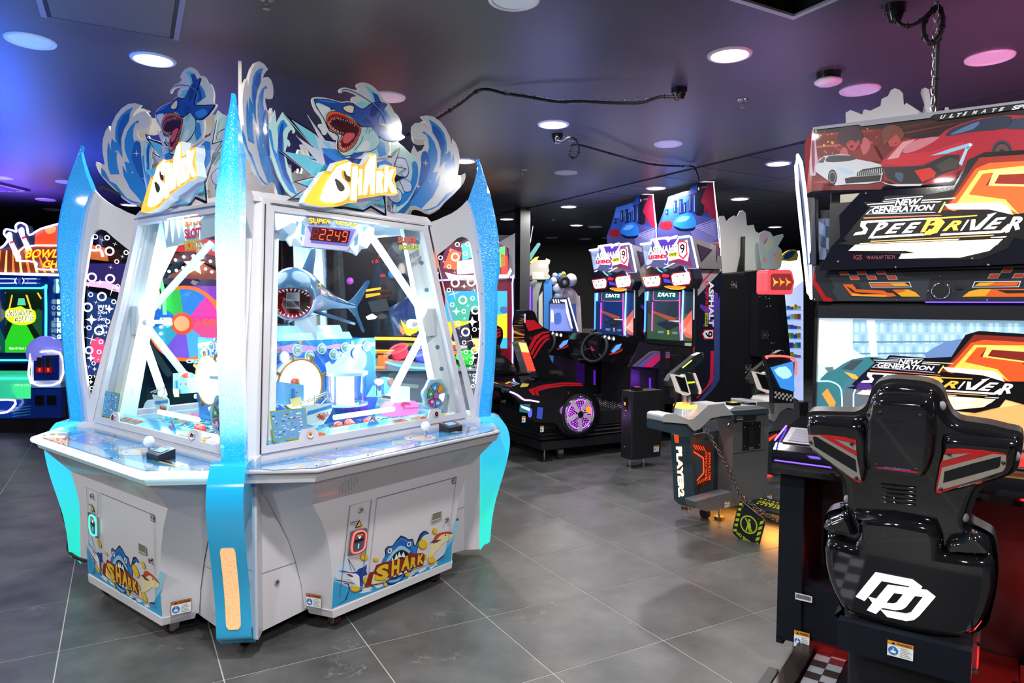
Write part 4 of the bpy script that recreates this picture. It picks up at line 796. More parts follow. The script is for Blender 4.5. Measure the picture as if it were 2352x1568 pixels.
def topper(k):
    lw = MB(); waveart(lw, rpl(PWL, k), -1); lw.build('wave_board', pusher, label='curling acrylic wave cut-out, left end of the topper')
    rw = MB(); waveart(rw, rpl(PWR, k), 1); rw.build('wave_board', pusher, label='curling acrylic wave cut-out, right end of the topper')
    # inner teal waves
    src = PT(.585); pl = rpl(src, k); iw = MB(); uw = lambda t: uvs(src, t, Zw); uv_ = lambda t: uvs(src, t, Zv)
    iw.slab(pl, uw('330,690 345,650 365,690 385,610 410,550 420,620 425,690 450,640 490,572 505,590 620,760 610,790 590,785 600,760 575,750 545,790 535,850 555,860 570,900 560,925 545,920 545,890 520,960 525,1040 560,1180 640,1400 660,1490 600,1460 520,1380 440,1230 380,1060 345,900'), PT2, -.006, 0, EDGE)
    iw.poly(pl, uw('435,730 470,660 500,650 540,710 510,740 490,790 500,900 500,1000 530,1180 600,1340 640,1430 560,1380 480,1250 430,1100 380,950 350,820 345,740 370,760 400,950 430,1000 445,860'), BL2, .001); iw.poly(pl, uw('470,700 500,680 490,760 485,950 520,1150 580,1330 500,1230 450,1050 440,850'), NV2, .0015)
    iw.build('teal_wave_panel', pusher)
    i2 = MB(); i2.slab(pl, smooth(uv_('60,480 180,500 260,570 330,640 400,690 440,770 455,900 445,1020 410,1130 340,1270 240,1400 60,1440'), 2), PT2, -.006, 0, EDGE)
    i2.poly(pl, smooth(uv_('350,790 390,750 430,800 440,900 430,1020 390,1140 330,1250 230,1370 70,1420 70,1300 250,1200 330,1060 360,900'), 2), BL2, .001)
    cl_ = pr('c4cde6', .2, .8)
    for q in ('90,740 130,700 200,700 260,720 280,780 300,830 310,900 290,970 240,1000 200,950 220,860 180,800 110,800', '170,1010 230,1000 300,1030 350,1080 355,1160 320,1200 240,1200 210,1120 180,1070', '-20,1200 60,1150 140,1140 190,1180 210,1240 200,1320 150,1360 80,1350 20,1300', '80,1370 130,1380 130,1460 100,1500 60,1480'): i2.poly(pl, smooth(uv_(q), 2), NV2, .0015); i2.poly(pl, [((x-sum(p[0] for p in Q)/len(Q))*.88+sum(p[0] for p in Q)/len(Q), (y-sum(p[1] for p in Q)/len(Q))*.88+sum(p[1] for p in Q)/len(Q)) for Q in [smooth(uv_(q), 2)] for x, y in Q], cl_, .002)
    i2.build('teal_wave_panel', pusher)
    # exploding splash
    src = PT(.60); pl = rpl(src, k); ug = lambda t: uvs(src, t, Zg); us = lambda t: uvs(src, t, Zs)
    sp = MB(); OUT = ug('75,5 560,290 606,330 440,25 720,400 860,420 1000,640 1400,600 1700,640 1825,510 1740,790 1930,830 1760,920 1880,960 1720,1060 1600,1260 1620,1560 1380,1420 1270,1480 980,1430 850,1470 830,1400 500,1380 390,1290 125,1305 430,1110 212,1025 525,950 0,548 560,690 268,330 520,500'); sp.slab(pl, OUT, pr('10162e', .15, 1), -.006, 0, EDGE)
    for q, m, d in (('190,95 550,320 605,380 445,45 700,410 860,440 1000,660 1400,640 1690,670 1810,530 1720,800 1900,835 1740,930 1690,1060 1560,1240 1590,1500 1380,1380 1270,1450 1000,1400 500,1360 400,1270 230,1270 450,1100 260,1030 540,960 50,565 570,715 290,360 540,530', WH2, .001), ('205,115 545,325 605,560 520,490', AQUA, .002), ('75,575 520,650 555,690 380,670 730,800 720,900 560,960', AQUA, .002), ('300,1040 520,990 640,900 560,1180 430,1090', AQUA, .002), ('650,420 760,440 790,520 780,550 720,500', AQUA, .002), ('250,1265 400,1180 460,1240 400,1265', AQUA, .002), ('640,520 860,540 980,660 1300,650 1400,760 1600,700 1700,760 1700,1000 1400,1200 700,1100 600,900 720,720', BL2, .002), ('660,600 800,700 950,760 800,820 700,760', NV2, .003), ('880,1330 1050,1330 1260,1440 1280,1400 1400,1310 1570,1290 1590,1450 1390,1350 1270,1450 1000,1390', AQUA, .003), ('1000,560 1300,600 1250,760 1100,760', NV2, .003)): sp.poly(pl, ug(q), m, d)
    sp.build('splash_panel', pusher, label='comic splash panel with black outlines')
    # shark cut-out
    src = PT(.615); pl = rpl(src, k); us = lambda t: uvs(src, t, Zs); sh = MB()
    sh.slab(pl, smooth(us('115,350 140,315 220,305 400,330 600,385 690,368 770,385 760,340 790,300 860,285 740,225 640,205 600,240 570,230 560,190 600,155 680,150 780,180 880,185 845,130 860,90 930,65 1010,75 1110,120 1200,210 1260,300 1310,370 1370,400 1430,480 1470,560 1520,600 1570,700 1590,800 1580,900 1635,950 1620,985 1500,1040 1380,1045 1350,1300 700,1300 560,1200 525,1130 530,1010 480,1000 380,870 350,920 310,920 280,850 230,790 240,745 300,740 260,640 180,540 130,430'), 2), pr('cfd4d8', .12, 1), -.008, 0, EDGE)
    A = lambda q, m, d, n=1: sh.poly(pl, smooth(us(q), n) if n > 1 else us(q), m, d)
    BLK2 = pr('06080f', .12, 1); BEL = pr('a9d4d6', .12, 1)
    A('840,390 900,405 910,370 1000,400 1060,420 950,490 880,450', AQUA, .001); A('980,120 1100,180 1200,280 1250,390 1150,390 1100,400 1090,280 1040,200', AQUA, .001); A('1100,225 1190,270 1250,390 1150,395 1130,300', NV2, .0015); A('1250,430 1340,540 1400,640 1430,740 1190,740 1210,650', BL2, .001); A('1270,480 1330,600 1350,730 1250,730', NV2, .0015); A('1120,880 1340,1020 1340,1290 1080,1290', pr('9fd2e4', .12, 1), .001); A('1230,1010 1300,1060 1330,1250 1220,1290 1180,1150', BL2, .0015)
    A('143,345 160,335 230,332 400,347 600,402 680,390 785,405 860,455 955,498 1060,422 1140,387 1240,387 1345,425 1280,520 1228,620 1198,710 1215,745 1400,842 1622,950 1560,1000 1470,1035 1380,1040 1290,1013 1220,975 1210,1100 1110,1185 1030,1208 900,1218 760,1262 650,1280 560,1228 522,1130 525,1030 540,995 536,945 490,905 392,855 342,745 292,640 222,530 180,465', BLK2, .002, 2)
    A('175,420 200,398 300,430 440,500 560,560 690,600 780,660 840,720 920,800 1080,800 1130,860 1205,970 1198,1100 1100,1175 1030,1196 900,1206 760,1248 650,1266 572,1216 534,1130 539,1030 552,990 547,936 500,895 403,845 353,740 303,640 233,530 192,460', BEL, .003, 2)
    A('190,420 300,450 420,510 330,560 300,620 240,530', pr('d7dde2', .12, 1), .0035, 2); A('900,1100 1000,1010 1060,1060 1050,1140 950,1185 860,1180', pr('d7dde2', .12, 1), .0035, 2)
    A('152,352 230,342 400,357 600,413 680,402 780,417 860,467 955,510 1062,434 1140,398 1240,398 1328,428 1268,520 1218,620 1188,710 1206,754 1400,856 1600,950 1556,985 1470,1022 1380,1027 1290,1002 1200,945 1130,858 1080,795 960,790 900,768 840,716 780,656 690,596 560,556 440,496 300,426 200,392 178,415', NV2, .004, 2)
    A('1060,560 1120,430 1230,440 1180,560 1100,640', pr('17397f', .12, 1), .0045, 2); A('200,352 400,370 560,410 420,400 240,372', BL2, .0045); A('1210,860 1400,900 1480,1000 1380,1010 1270,960', BL2, .0045, 2)
    A('340,640 370,570 430,538 520,538 620,573 740,648 830,718 918,825 884,950 822,1082 740,1164 650,1208 600,1208 538,1150 533,1080 558,1000 598,930 550,917 500,892 400,832 353,760', BLK2, .0048, 2)
    A('348,640 378,576 430,546 520,546 620,582 736,656 824,726 906,828 874,948 814,1076 734,1156 648,1198 604,1198 546,1146 542,1082 568,1004 612,932 556,908 506,884 408,824 362,758', pr('cf6a3e', .12, 1), .005, 2)
    A('358,690 390,620 480,580 600,605 700,655 800,730 888,810 870,920 820,1040 740,1130 650,1180 600,1170 556,1100 580,1010 625,930 560,900 480,850 390,790', pr('9c1c1c', .12, 1), .0055, 2)
    A('380,720 440,660 600,650 720,700 830,780 880,850 820,920 700,900 620,940 540,880 440,820', pr('3c0a10', .12, 1), .006, 2)
    A('590,1120 620,1000 680,930 800,900 850,930 800,1040 700,1110', pr('5c0c12', .12, 1), .006, 2)
    A('610,1020 640,920 700,890 800,905 795,960 740,1020 690,1065 630,1060', pr('cf5a60', .12, 1), .0065, 2)
    IV = pr('e9e8da', .12, 1)
    teeth(sh, pl, us('375,720 420,665 500,640 580,660 660,680 740,710 810,770'), 17, .0018, .0115, -1, IV, .007); teeth(sh, pl, us('375,760 440,830 520,880 620,920'), 12, .0018, .0115, 1, IV, .007); teeth(sh, pl, us('550,1060 560,1120 600,1165 650,1170 740,1120 800,1050 850,960'), 19, .0018, .011, 1, IV, .007); teeth(sh, pl, us('600,950 560,1000 545,1070'), 6, .0016, .009, 1, IV, .007)
    A('600,440 650,405 720,405 790,440 800,480 700,440 610,465', NV2, .0055, 2); A('608,470 700,438 784,446 800,500 774,576 696,566 632,524', BLK2, .0055, 2); A('620,474 700,448 776,455 790,500 768,566 700,556 640,518', pr('e6dcb8', .12, 1), .006, 2)
    A('412,500 430,478 448,490 440,508 424,522', BLK2, .0055, 2)
    for q in ('945,680 1000,760 1010,830 990,895', '975,655 1040,740 1050,830 1040,905', '1015,670 1090,750 1105,800 1080,870', '950,940 900,1060 800,1180', '740,585 780,590 815,575'): band(sh, pl, smooth(us(q), 3, False), .0022, BLK2, .006)
    band(sh, pl, smooth(us('590,200 650,180 720,195 850,250 1000,340 1120,430 1230,550 1300,640 1325,740'), 3, False), .0035, NV2, .0065); band(sh, pl, smooth(us('1050,360 1180,480 1270,590 1320,720'), 3, False), .0015, AQUA, .007)
    A('715,1310 790,1215 960,1215 920,1260 800,1310', NV2, .0052); sh.build('shark_cutout', pusher, label='leaping cartoon shark with wide open toothed mouth')
    # glowing wordmark box
    src = PT(.66); pl = rpl(src, k); ug = lambda t: uvs(src, t, Zg); sg = MB()
    OUTL = smooth(ug('680,870 790,860 850,740 940,712 1020,695 1095,740 1180,762 1270,785 1330,680 1390,604 1465,615 1475,818 1550,835 1600,765 1665,785 1755,812 1765,900 1735,990 1788,1205 1725,1235 1600,1215 1400,1255 1185,1285 1165,1338 1040,1345 900,1395 700,1405 480,1375 385,1335 400,1270'), 1)
    sg.slab(pl, OUTL, gl('ff9a2a', 1.6), -.045, 0, mat('sign_return', (.75, .78, .82), .3, emit=(.7, .85, 1), es=.35)); o = sg.build('sign_box', pusher, label='thick light box with orange rim')
    s2 = MB(); WG = gl('fffaf0', 3.2); OR_ = gl('ff8c1e', 1.0)
    s2.poly(pl, ug('470,1325 715,890 790,960 620,1290 880,1350 700,1395'), gl('ffab30', 1.1), .002); s2.poly(pl, ug('700,870 790,870 870,780 1010,720 1060,730 1090,760 1240,790 1340,680 1400,620 1450,640 1460,830 1540,850 1600,780 1740,830 1740,900 1710,990 1765,1200 1580,1200 1180,1280 1150,1325 1040,1330 900,1380 640,1340'), OR_, .0015)
    s2.slab(pl, smooth(ug('615,1295 740,1000 800,900 880,800 970,760 1030,760 1045,790 1000,830 940,850 930,920 960,990 1030,1060 1060,1140 1040,1240 950,1320 800,1335'), 2), WG, .002, .006); s2.slab(pl, smooth(ug('990,750 1080,735 1060,950 1010,940 1000,880 970,850 1010,820'), 1), WG, .002, .006)
    for q in ('1110,800 1175,795 1170,990 1205,985 1205,840 1245,840 1235,1225 1195,1230 1200,1060 1165,1065 1155,1305 1070,1305', '1300,800 1380,650 1445,640 1425,1215 1375,1215 1370,1060 1335,1065 1310,1225 1262,1225', '1470,865 1545,870 1565,930 1535,1010 1560,1190 1520,1195 1495,1050 1490,1195 1460,1195', '1590,800 1640,800 1630,960 1680,840 1735,840 1675,1000 1765,1195 1690,1190 1630,1040 1615,1185 1580,1180'): s2.slab(pl, ug(q), WG, .002, .006)
    OL = pr('3c3f2c', .3)
    for q in ('825,990 880,1000 960,1080 978,1140 930,1178 870,1140', '960,885 985,870 1010,930 1062,955 1060,1030 990,1000'): s2.poly(pl, smooth(ug(q), 2), OL, .008)
    s2.build('sign_letters', o, label='glowing white SHARK letters')
    mk = MB(); qd = ug('1430,1352 1472,1352 1472,1402 1440,1402'); src2 = PT(.606); pl2 = rpl(src2, k); u2 = lambda t: uvs(src2, t, Zg)
    text(mk, 'W', pl2, u2('1430,1350 1475,1352 1475,1402 1440,1400'), pr('b02028'), d=.004, bold=.04); text(mk, 'AHLAP TECH', pl2, u2('1478,1355 1715,1390 1712,1432 1478,1402'), BLK, d=.004, bold=.03); mk.build('maker_mark', pusher)
    c = rpl(PT(.64), k); p = c.w(*PT(.64).uv(790, 420), 0)
    lamp('AREA', 'sign_lamp', Wk(.02, .75, 2.16, k), 2.5, (1, .95, .9), .25, (0, 0, 0)).rotation_euler = V((RK[k]@(-E2))).to_track_quat('-Z', 'Y').to_euler()
for k in range(4): topper(k)
# back brackets
bb = MB()
for k in range(4):
    for s in (-.35, .3): bb.box(Wk(s, .52, 2.12, k), (.02, .02, .16), WHITE)
    MB().box(Wk(-.35, .52, 2.12, k), (.03, .03, .18), WHITE, Matrix.Rotation(A52-k*math.pi/2, 3, 'Z')).build('topper_bracket', pusher); MB().box(Wk(.30, .52, 2.12, k), (.03, .03, .18), WHITE, Matrix.Rotation(A52-k*math.pi/2, 3, 'Z')).build('topper_bracket', pusher)
# loose black leads along the left fin and at floor level behind the left housing
def lead(name, label, P, r, m=RUBBER): 
    t = thing(name, label, 'cable', tuple(P[0])); MB().tube(smooth([tuple(p) for p in P], 6, False), r, m, 8).build('flex', t); return t
dl = diagpl(0)
lead('power_cable', 'black power cable looping to the floor behind the left green pillar', [aty(150, 1120, 3.86), aty(142, 1160, 3.84), aty(150, 1195, 3.84), aty(160, 1225, 3.84), aty(157, 1260, 3.83), aty(170, 1277, 3.8), aty(192, 1286, 3.75), aty(215, 1290, 3.7)], .009)
MB().tube(smooth([tuple(p) for p in (aty(228, 433, 3.88), aty(240, 430, 3.88), aty(262, 440, 3.88), aty(290, 455, 3.9), aty(315, 470, 3.9))], 5, False), .008, RUBBER).build('topper_cable', pusher)
# ================================================================== INSIDE THE PUSHER
TW = .353
tower = MB(); tower.prism([Wk(s, t, .868) for s, t in ((-TW, TW), (TW, TW), (TW, -TW), (-TW, -TW))], [Wk(s, t, 1.335) for s, t in ((-TW, TW), (TW, TW), (TW, -TW), (-TW, -TW))], pr('3a9ad8', .2, 1)); tower.build('centre_tower', pusher, label='blue underwater printed centre tower')
Zi = (600, 760, 5.6); Zj = (600, 480, 4.9); Zk = (840, 760, 6.532)
def faceart(k):
    src = PT(TW+.002); pl = rpl(src, k); u = lambda t: uvs(src, t, Zi); a = MB()
    a.poly(pl, rect(-TW, .87, TW, 1.33), pr('2f8fe0', .15, 1), .001)
    a.poly(pl, smooth([(-.33, .90), (.34, .90), (.345, 1.15), (.30, 1.27), (0, 1.28), (-.30, 1.26), (-.34, 1.1)], 2), pr('1c62c8', .15, 1), .002)
    a.poly(pl, [(-.35, 1.30), (-.2, 1.32), (-.05, 1.295), (.08, 1.31), (.2, 1.30), (.35, 1.31), (.35, 1.285), (.2, 1.29), (.12, 1.275), (0, 1.285), (-.1, 1.27), (-.35, 1.275)], pr('c79fdc', .2, .8), .004)
    for x, y, r in ((.2, .95, .05), (.26, .98, .04), (.14, .93, .03)): a.poly(pl, smooth([(x-r, .88), (x-r*.5, y), (x, y+r), (x+r*.4, y), (x+r, .88)], 2), pr('5a3fc0', .2, .8), .003)
    for x, y, r in ((440, 365, 14), (470, 405, 10), (845, 632, 18), (748, 765, 26), (938, 145, 18)): q = src.uv(Zi[0]+x/Zi[2], Zi[1]+y/Zi[2]); rring(a, pl, *q, r*.0007, .0015, pr('8cd0ff'), .0045)
    for x, y in ((500, 140), (1168, 148), (1040, 318), (240, 255)): a.poly(pl, disc(*src.uv(Zi[0]+x/Zi[2], Zi[1]+y/Zi[2]), .011, 12), pr('a8b060'), .004)
    o = a.build('tower_artwork', pusher)
    for x, y, lit in ((288, 335, 1), (450, 242, 0), (610, 320, 0), (768, 228, 0), (920, 300, 0), (1070, 212, 0), (1210, 287, 1), (1350, 195, 0)):
        q = src.uv(Zi[0]+x/Zi[2], Zi[1]+y/Zi[2])
        if abs(q[0]) > .345: continue
        c = pl.w(*q, .008); m = MB(); m.ring(c, .026, .005, pr('a8e0f0', .2, .8), pl.n, 20, 6); m.ball(c, .021, gl('f4fff4', 5) if lit else mat('bubble_lamp', (.25, .42, .42), .08, coat=1), 12, 8); m.build('bubble_lamp', pusher, label='glowing bubble lamp' if lit else None)
    # lit ship's wheel
    q = src.uv(Zi[0]+460/Zi[2], Zi[1]+690/Zi[2]); w = MB(); c = pl.w(*q, .03); w.slab(pl, disc(*q, .135, 32), gl('fffcea', 6), .01, .028); w.ring(c, .137, .007, pr('a0762e', .3), pl.n, 32, 6)
    for i in range(8):
        an = i*math.pi/4+.3; d1 = pl.ux*math.cos(an)+pl.uz*math.sin(an); w.cyl(c+d1*.137, c+d1*.168, .009, pr('8a6428', .3), .011, n=8)
    w.build('ship_wheel_light', pusher, label='glowing white ship-wheel lamp with brown rim')
    # octopus and block stack, shark boat, toy ship, ticket cylinder
    s3 = PT(.5); p3 = rpl(s3, k); u3 = lambda t: uvs(s3, t, Zi)
    b = MB(); b.slab(p3, u3('305,660 550,690 550,900 300,960'), pr('6fb4e8', .2, .8), -.1, 0); b.slab(p3, u3('385,740 420,740 420,860 385,860'), pr('3c7cc8', .2, .8), 0, .01); b.poly(p3, u3('350,870 490,840 510,950 380,980'), pr('e8d890'), .012); b.build('block_stack', pusher)
    c = p3.w(*s3.uv(Zi[0]+485/Zi[2], Zi[1]+665/Zi[2]), -.03); oc = MB(); oc.ball(c, .026, pr('c8503c', .2, .8), 12, 8)
    for i in range(6): an = i*1.05; oc.tube([c, c+V((math.cos(an)*.02, math.sin(an)*.02, -.025)), c+V((math.cos(an)*.032, math.sin(an)*.032, -.05))], .006, pr('b04030', .2, .8), 6)
    oc.ball(c+p3.n*.024+p3.ux*.002, .007, pr('90c040'), 8, 5); oc.build('octopus_figure', pusher, label='small red octopus with green eye')
    s4 = PT(.62); p4 = rpl(s4, k); u4 = lambda t: uvs(s4, t, Zi); sb = MB(); sb.slab(p4, smooth(u4('510,960 680,940 900,930 915,1000 880,1080 800,1200 700,1220 600,1200 590,1090'), 1), mat('clear_boat', (.55, .75, .78), .1, coat=1), -.006, 0)
    sb.poly(p4, u4('580,1080 600,1030 760,990 900,945 905,990 780,1020 640,1070'), BL2, .002); sb.poly(p4, u4('700,1070 870,1045 870,1090 800,1150 730,1130'), pr('a82828'), .002)
    teeth(sb, p4, u4('700,1070 790,1062 870,1045'), 9, .003, .009, -1, IV_, .003); teeth(sb, p4, u4('725,1130 800,1152 862,1092'), 7, .003, .009, 1, IV_, .003)
    for a_, b_ in (('680,940', '680,820'), ('500,930', '840,780'), ('840,780', '845,860'), ('845,860', '910,930'), ('845,860', '770,935'), ('580,920', '850,800')): A_, B_ = u4(a_)[0], u4(b_)[0]; sb.cyl(p4.w(*A_, .004), p4.w(*B_, .004), .003, pr('9fb8c0', .2, .8), n=6)
    sb.build('shark_boat', pusher, label='clear boat with printed shark grin')
    ts = MB(); ts.slab(rpl(PT(.42), k), smooth(uvs(PT(.42), '840,420 880,390 920,440 950,420 1000,360 1030,380 1060,430 1120,470 1100,510 1070,555 860,555', Zi), 1), mat('clear_ship', (.6, .8, .85), .1, coat=1), -.01, 0); ts.build('toy_ship', pusher, label='small clear galleon cut-out')
    cy = MB(); q = PT(.46).uv(Zi[0]+1170/Zi[2], Zi[1]+700/Zi[2]); c0 = rpl(PT(.40), k).w(q[0], 1.07-.09, 0); cy.cyl(c0, c0+V((0, 0, .16)), .115, glass('clear_drum', (.8, .95, 1), 1, .05, .25), n=28); cy.cyl(c0+V((0, 0, .158)), c0+V((0, 0, .175)), .125, pr('a8d8ec', .2, .8), n=28); cy.cyl(c0, c0-V((0, 0, .012)), .125, pr('a8d8ec', .2, .8), n=28); cy.cyl(c0, c0+V((0, 0, .15)), .05, gl('f8fff0', 3), n=20); cy.build('ticket_drum', pusher, label='clear drum with a glowing core')
    # pink dolphin box
    s5 = PT(.60); p5 = rpl(s5, k); u5 = lambda t: uvs(s5, t, Zk); db = MB(); db.slab(p5, u5('350,1180 430,1080 740,1050 790,1090 790,1250 380,1285'), gl('f07ac8', .9), -.08, 0); db.slab(p5, u5('490,870 560,830 700,840 700,1060 480,1090'), mat('ice_block', (.6, .9, .95), .1, emit=(.5, .9, 1), es=.5, coat=1), -.06, -.02); db.poly(p5, smooth(u5('520,1110 560,1060 660,1080 670,1110 600,1110 560,1140'), 2), pr('e86090'), .002); text(db, 'Dolphin', p5, u5('550,1140 790,1130 790,1175 560,1185'), pr('e8583c'), d=.003, bold=.02); db.build('dolphin_box', pusher, label='glowing pink box with dolphin')
    # roulette wheel
    s6 = PT(.70); p6 = rpl(s6, k); q = s6.uv(Zk[0]+1050/Zk[2], Zk[1]+965/Zk[2]); rw = MB(); rw.slab(p6, [(q[0]+(.098+.006*math.sin(7*t_))*math.cos(t_), q[1]+(.098+.006*math.sin(7*t_))*math.sin(t_)) for t_ in [i*.157 for i in range(40)]], pr('8fd0ee', .15, 1), -.02, 0); rw.poly(p6, disc(*q, .082, 30), pr('9ca4bc', .2, .8), .002)
    for i, (cl, tx) in enumerate((('3f9cdc', '20'), ('3aa05a', '50'), ('b83f98', '80'), ('3f90d8', '150'), ('ffffff', ''), ('e0a030', ''))):
        a0 = math.radians(105+60*i-25+0); a1 = a0+math.radians(50); P_ = [(q[0]+r_*math.cos(t_), q[1]+r_*math.sin(t_)) for r_, t_ in [(.022, a0)]+[(.072, a0+(a1-a0)*j/6) for j in range(7)]+[(.022, a1)]]; rw.poly(p6, P_, BLK, .003); cxm = cx_c(P_); rw.poly(p6, [((x-cxm[0])*.88+cxm[0], (y-cxm[1])*.88+cxm[1]) for x, y in P_], gl('ffffff', 4) if tx == '' and i == 4 else pr(cl, .2, .8), .004)
        if tx: am = (a0+a1)/2; cc_ = (q[0]+.047*math.cos(am), q[1]+.047*math.sin(am)); w_ = .010 if len(tx) < 3 else .013; text(rw, tx, p6, [(cc_[0]-w_, cc_[1]+.008), (cc_[0]+w_, cc_[1]+.008), (cc_[0]+w_, cc_[1]-.008), (cc_[0]-w_, cc_[1]-.008)], PWHT, d=.005, bold=.05)
    rw.poly(p6, disc(*q, .02, 16), pr('b070b0', .15, 1), .006)
    for i in range(6): rw.poly(p6, [(q[0]+.083*math.cos(t_)+dx*.006, q[1]+.083*math.sin(t_)+dy*.009) for t_ in [math.radians(80+60*i)] for dx, dy in ((-1, 0), (0, -1), (1, 0), (0, 1))], GOLD, .006)
    rw.build('prize_dial', pusher, label='round prize dial reading 20, 50, 80 and 150')
    # dolphin flag, rock stand and arrow sail
    fl_ = MB(); s7 = PT(.5); p7 = rpl(s7, k); u7 = lambda t: uvs(s7, t, Zk); fl_.slab(p7, smooth(u7('130,740 200,710 270,730 280,770 210,820 150,800'), 2), pr('e088c0'), -.004, 0); a_, b_ = u7('165,800')[0], u7('165,970')[0]; fl_.cyl(p7.w(*a_), p7.w(*b_), .003, pr('506070'), n=6); fl_.slab(p7, u7('270,700 340,690 400,720 400,900 280,960'), pr('5aa4d8', .2, .8), -.03, 0); fl_.slab(p7, smooth(u7('330,730 390,700 400,800 370,830 330,790'), 2), pr('8a5a50'), 0, .01); fl_.slab(p7, u7('60,990 160,820 270,990'), pr('7ac8d8', .2, .8), -.03, -.01); fl_.build('playfield_figures', pusher)
    sa = MB(); s8 = PT(.70); p8 = rpl(s8, k); u8 = lambda t: uvs(s8, t, Zi); sa.slab(p8, u8('1425,1085 1520,1190 1520,1250 1350,1280 1350,1230'), pr('4a90d8', .2, .8), -.004, 0); sa.poly(p8, u8('1425,1100 1480,1170 1400,1170'), pr('d04838'), .001); sa.poly(p8, u8('1425,1130 1460,1165 1440,1168 1425,1150 1405,1170 1390,1170'), PWHT, .002); sa.poly(p8, u8('1370,1230 1510,1200 1505,1220 1380,1260'), PWHT, .002); sa.build('arrow_sail', pusher)
    # coins on the playfield, digit panels and bottom ledge
    le = MB(); le.prism([Wk(s, t, .868, k) for s, t in ((-.60, .76), (.60, .76), (.60, .66), (-.60, .66))], [Wk(s, t, z, k) for s, t, z in ((-.60, .76, .885), (.60, .76, .885), (.60, .66, .905), (-.60, .66, .905))], pr('5ab4e4', .2, .8)); le.build('front_ledge', pusher)
    dg = MB(); pd = PL(Wk(0, .76, .886, k), RK[k]@E1, Wk(0, .66, .906, k)-Wk(0, .76, .886, k))
    for s in (-.45, -.33, .22, .36): dg.poly(pd, rect(s-.05, .02, s+.05, .07), GOLD, .001); dg.poly(pd, rect(s-.043, .025, s+.043, .065), pr('4a1a20'), .002); text(dg, '0' if s < .3 else '4', pd, [(s+.012, .06), (s+.036, .06), (s+.036, .03), (s+.012, .03)], gl('ff3030', 2), d=.003, bold=.01)
    dg.build('digit_displays', pusher)
    # jackpot display inside the top of the window
    sj = PT(.60); pj = rpl(sj, k); uj = lambda t: uvs(sj, t, Zj); jp = MB()
    if k == 0:
        jp.slab(pj, uj('150,35 1270,190 1270,330 1190,445 1130,450 1075,525 1040,500 940,475 460,430 400,410 330,420 280,340 320,290 230,210 160,240'), pr('bfe0f4', .2, .8), -.01, 0)
        for q in ('160,50 500,90 420,170 350,150 230,215 180,240 155,150', '430,130 500,230 520,330 460,400 400,330 350,330 330,420 290,340 380,270', '1060,230 1180,180 1270,220 1260,330 1190,440 1100,400 1075,520 1000,420'): jp.poly(pj, uj(q), gl('f4fcff', 1.6), .002)
        for q in ('450,140 490,200 480,300 440,280', '380,130 420,150 400,190', '1040,300 1090,270 1080,400 1040,420', '1130,200 1200,190 1150,260', '430,320 460,300 450,380'): jp.poly(pj, uj(q), pr('6cc4e8'), .004)
        jp.slab(pj, uj('500,185 1110,225 950,470 455,420'), mat('silver_bezel', (.7, .68, .9), .25, .3, emit=(.5, .5, 1), es=.25), -.0, .012); jp.poly(pj, uj('500,190 1050,228 1010,300 960,420 540,380 545,290'), pr('7a78e0'), .014)
        jp.slab(pj, uj('560,205 980,248 945,383 530,345'), pr('4a0a10', .2), .012, .018)
        for i, ch in enumerate('82249'): q = [(560+84*i, 215+8.5*i), (632+82*i, 222+8.5*i), (604+82*i, 345+8.5*i), (534+84*i, 338+8.5*i)]; segd(jp, pj, [sj.uv(Zj[0]+x/Zj[2], Zj[1]+y/Zj[2]) for x, y in q], ch, gl('8a1818', .5) if i == 0 else gl('ff4a28', 3), .020)
        for wd, q in (('SUPER', '505,98 770,128 740,165 512,165'), ('BONUS', '800,132 1055,165 1030,205 812,172')): text(jp, wd, pj, uj(q), pr('3a1020'), d=.020, bold=.09); text(jp, wd, pj, uj(q), gl('f8b030', 1.2), d=.022, bold=.04)
    else:
        jp.slab(pj, [(-.2, 1.82), (.35, 1.86), (.35, 1.99), (-.25, 1.99)], pr('bfe0f4', .2, .8), -.01, 0)
        for i in range(6): jp.poly(pj, [(-.22+.06*i, 1.98), (-.16+.06*i, 1.985), (-.20+.07*i, 1.86-.02*(i % 2))], gl('dcf6ff', 1.4), .003)
        for j, (wd, cl) in enumerate((('SUPER', 'e88030'), ('SLOT', 'e03858'), ('BONUS', 'e8c830'))): y = 1.965-j*.06; text(jp, wd, pj, [(.0, y), (.17, y), (.165, y-.05), (.01, y-.05)], pr(cl), d=.006, bold=.05)
    jp.build('jackpot_display', pusher, label='red digital jackpot display reading 2249 under SUPER BONUS' if k == 0 else None)
    # stickers on the glass
    gp = rpl(PGL, k); ug = lambda t: uvs(PGL, t, Zi); st = MB(); st.poly(gp, ug('110,1030 575,980 605,1365 160,1425'), pr('86a838', .2, .8), -.002); st.poly(gp, ug('125,1045 565,995 595,1350 172,1408'), pr('5d9ccc', .2, .8), -.0012)
    random.seed(5)
    P4 = ug('130,1050 560,1000 590,1345 178,1400')
    for i in range(60):
        x, y = random.random(), random.random(); w_, h_ = random.uniform(.02, .12), random.uniform(.01, .05); f = lambda x, y: tuple((P4[0][j]*(1-x)+P4[1][j]*x)*(1-y)+(P4[3][j]*(1-x)+P4[2][j]*x)*y for j in (0, 1)); x *= .86; y *= .92
        st.poly(gp, [f(x, y), f(x+w_, y), f(x+w_, y+h_), f(x, y+h_)], pr(random.choice(['e8f4f8', '2c5c8c', 'c8d44c', 'd8828c', '24344c', 'a8d8ec', 'f0e8a0', '1c4c7c'])), -.0008+.0001*(i % 5))
    st.build('instruction_card', pusher, label='tall printed instruction card on the glass')
    s9 = MB()
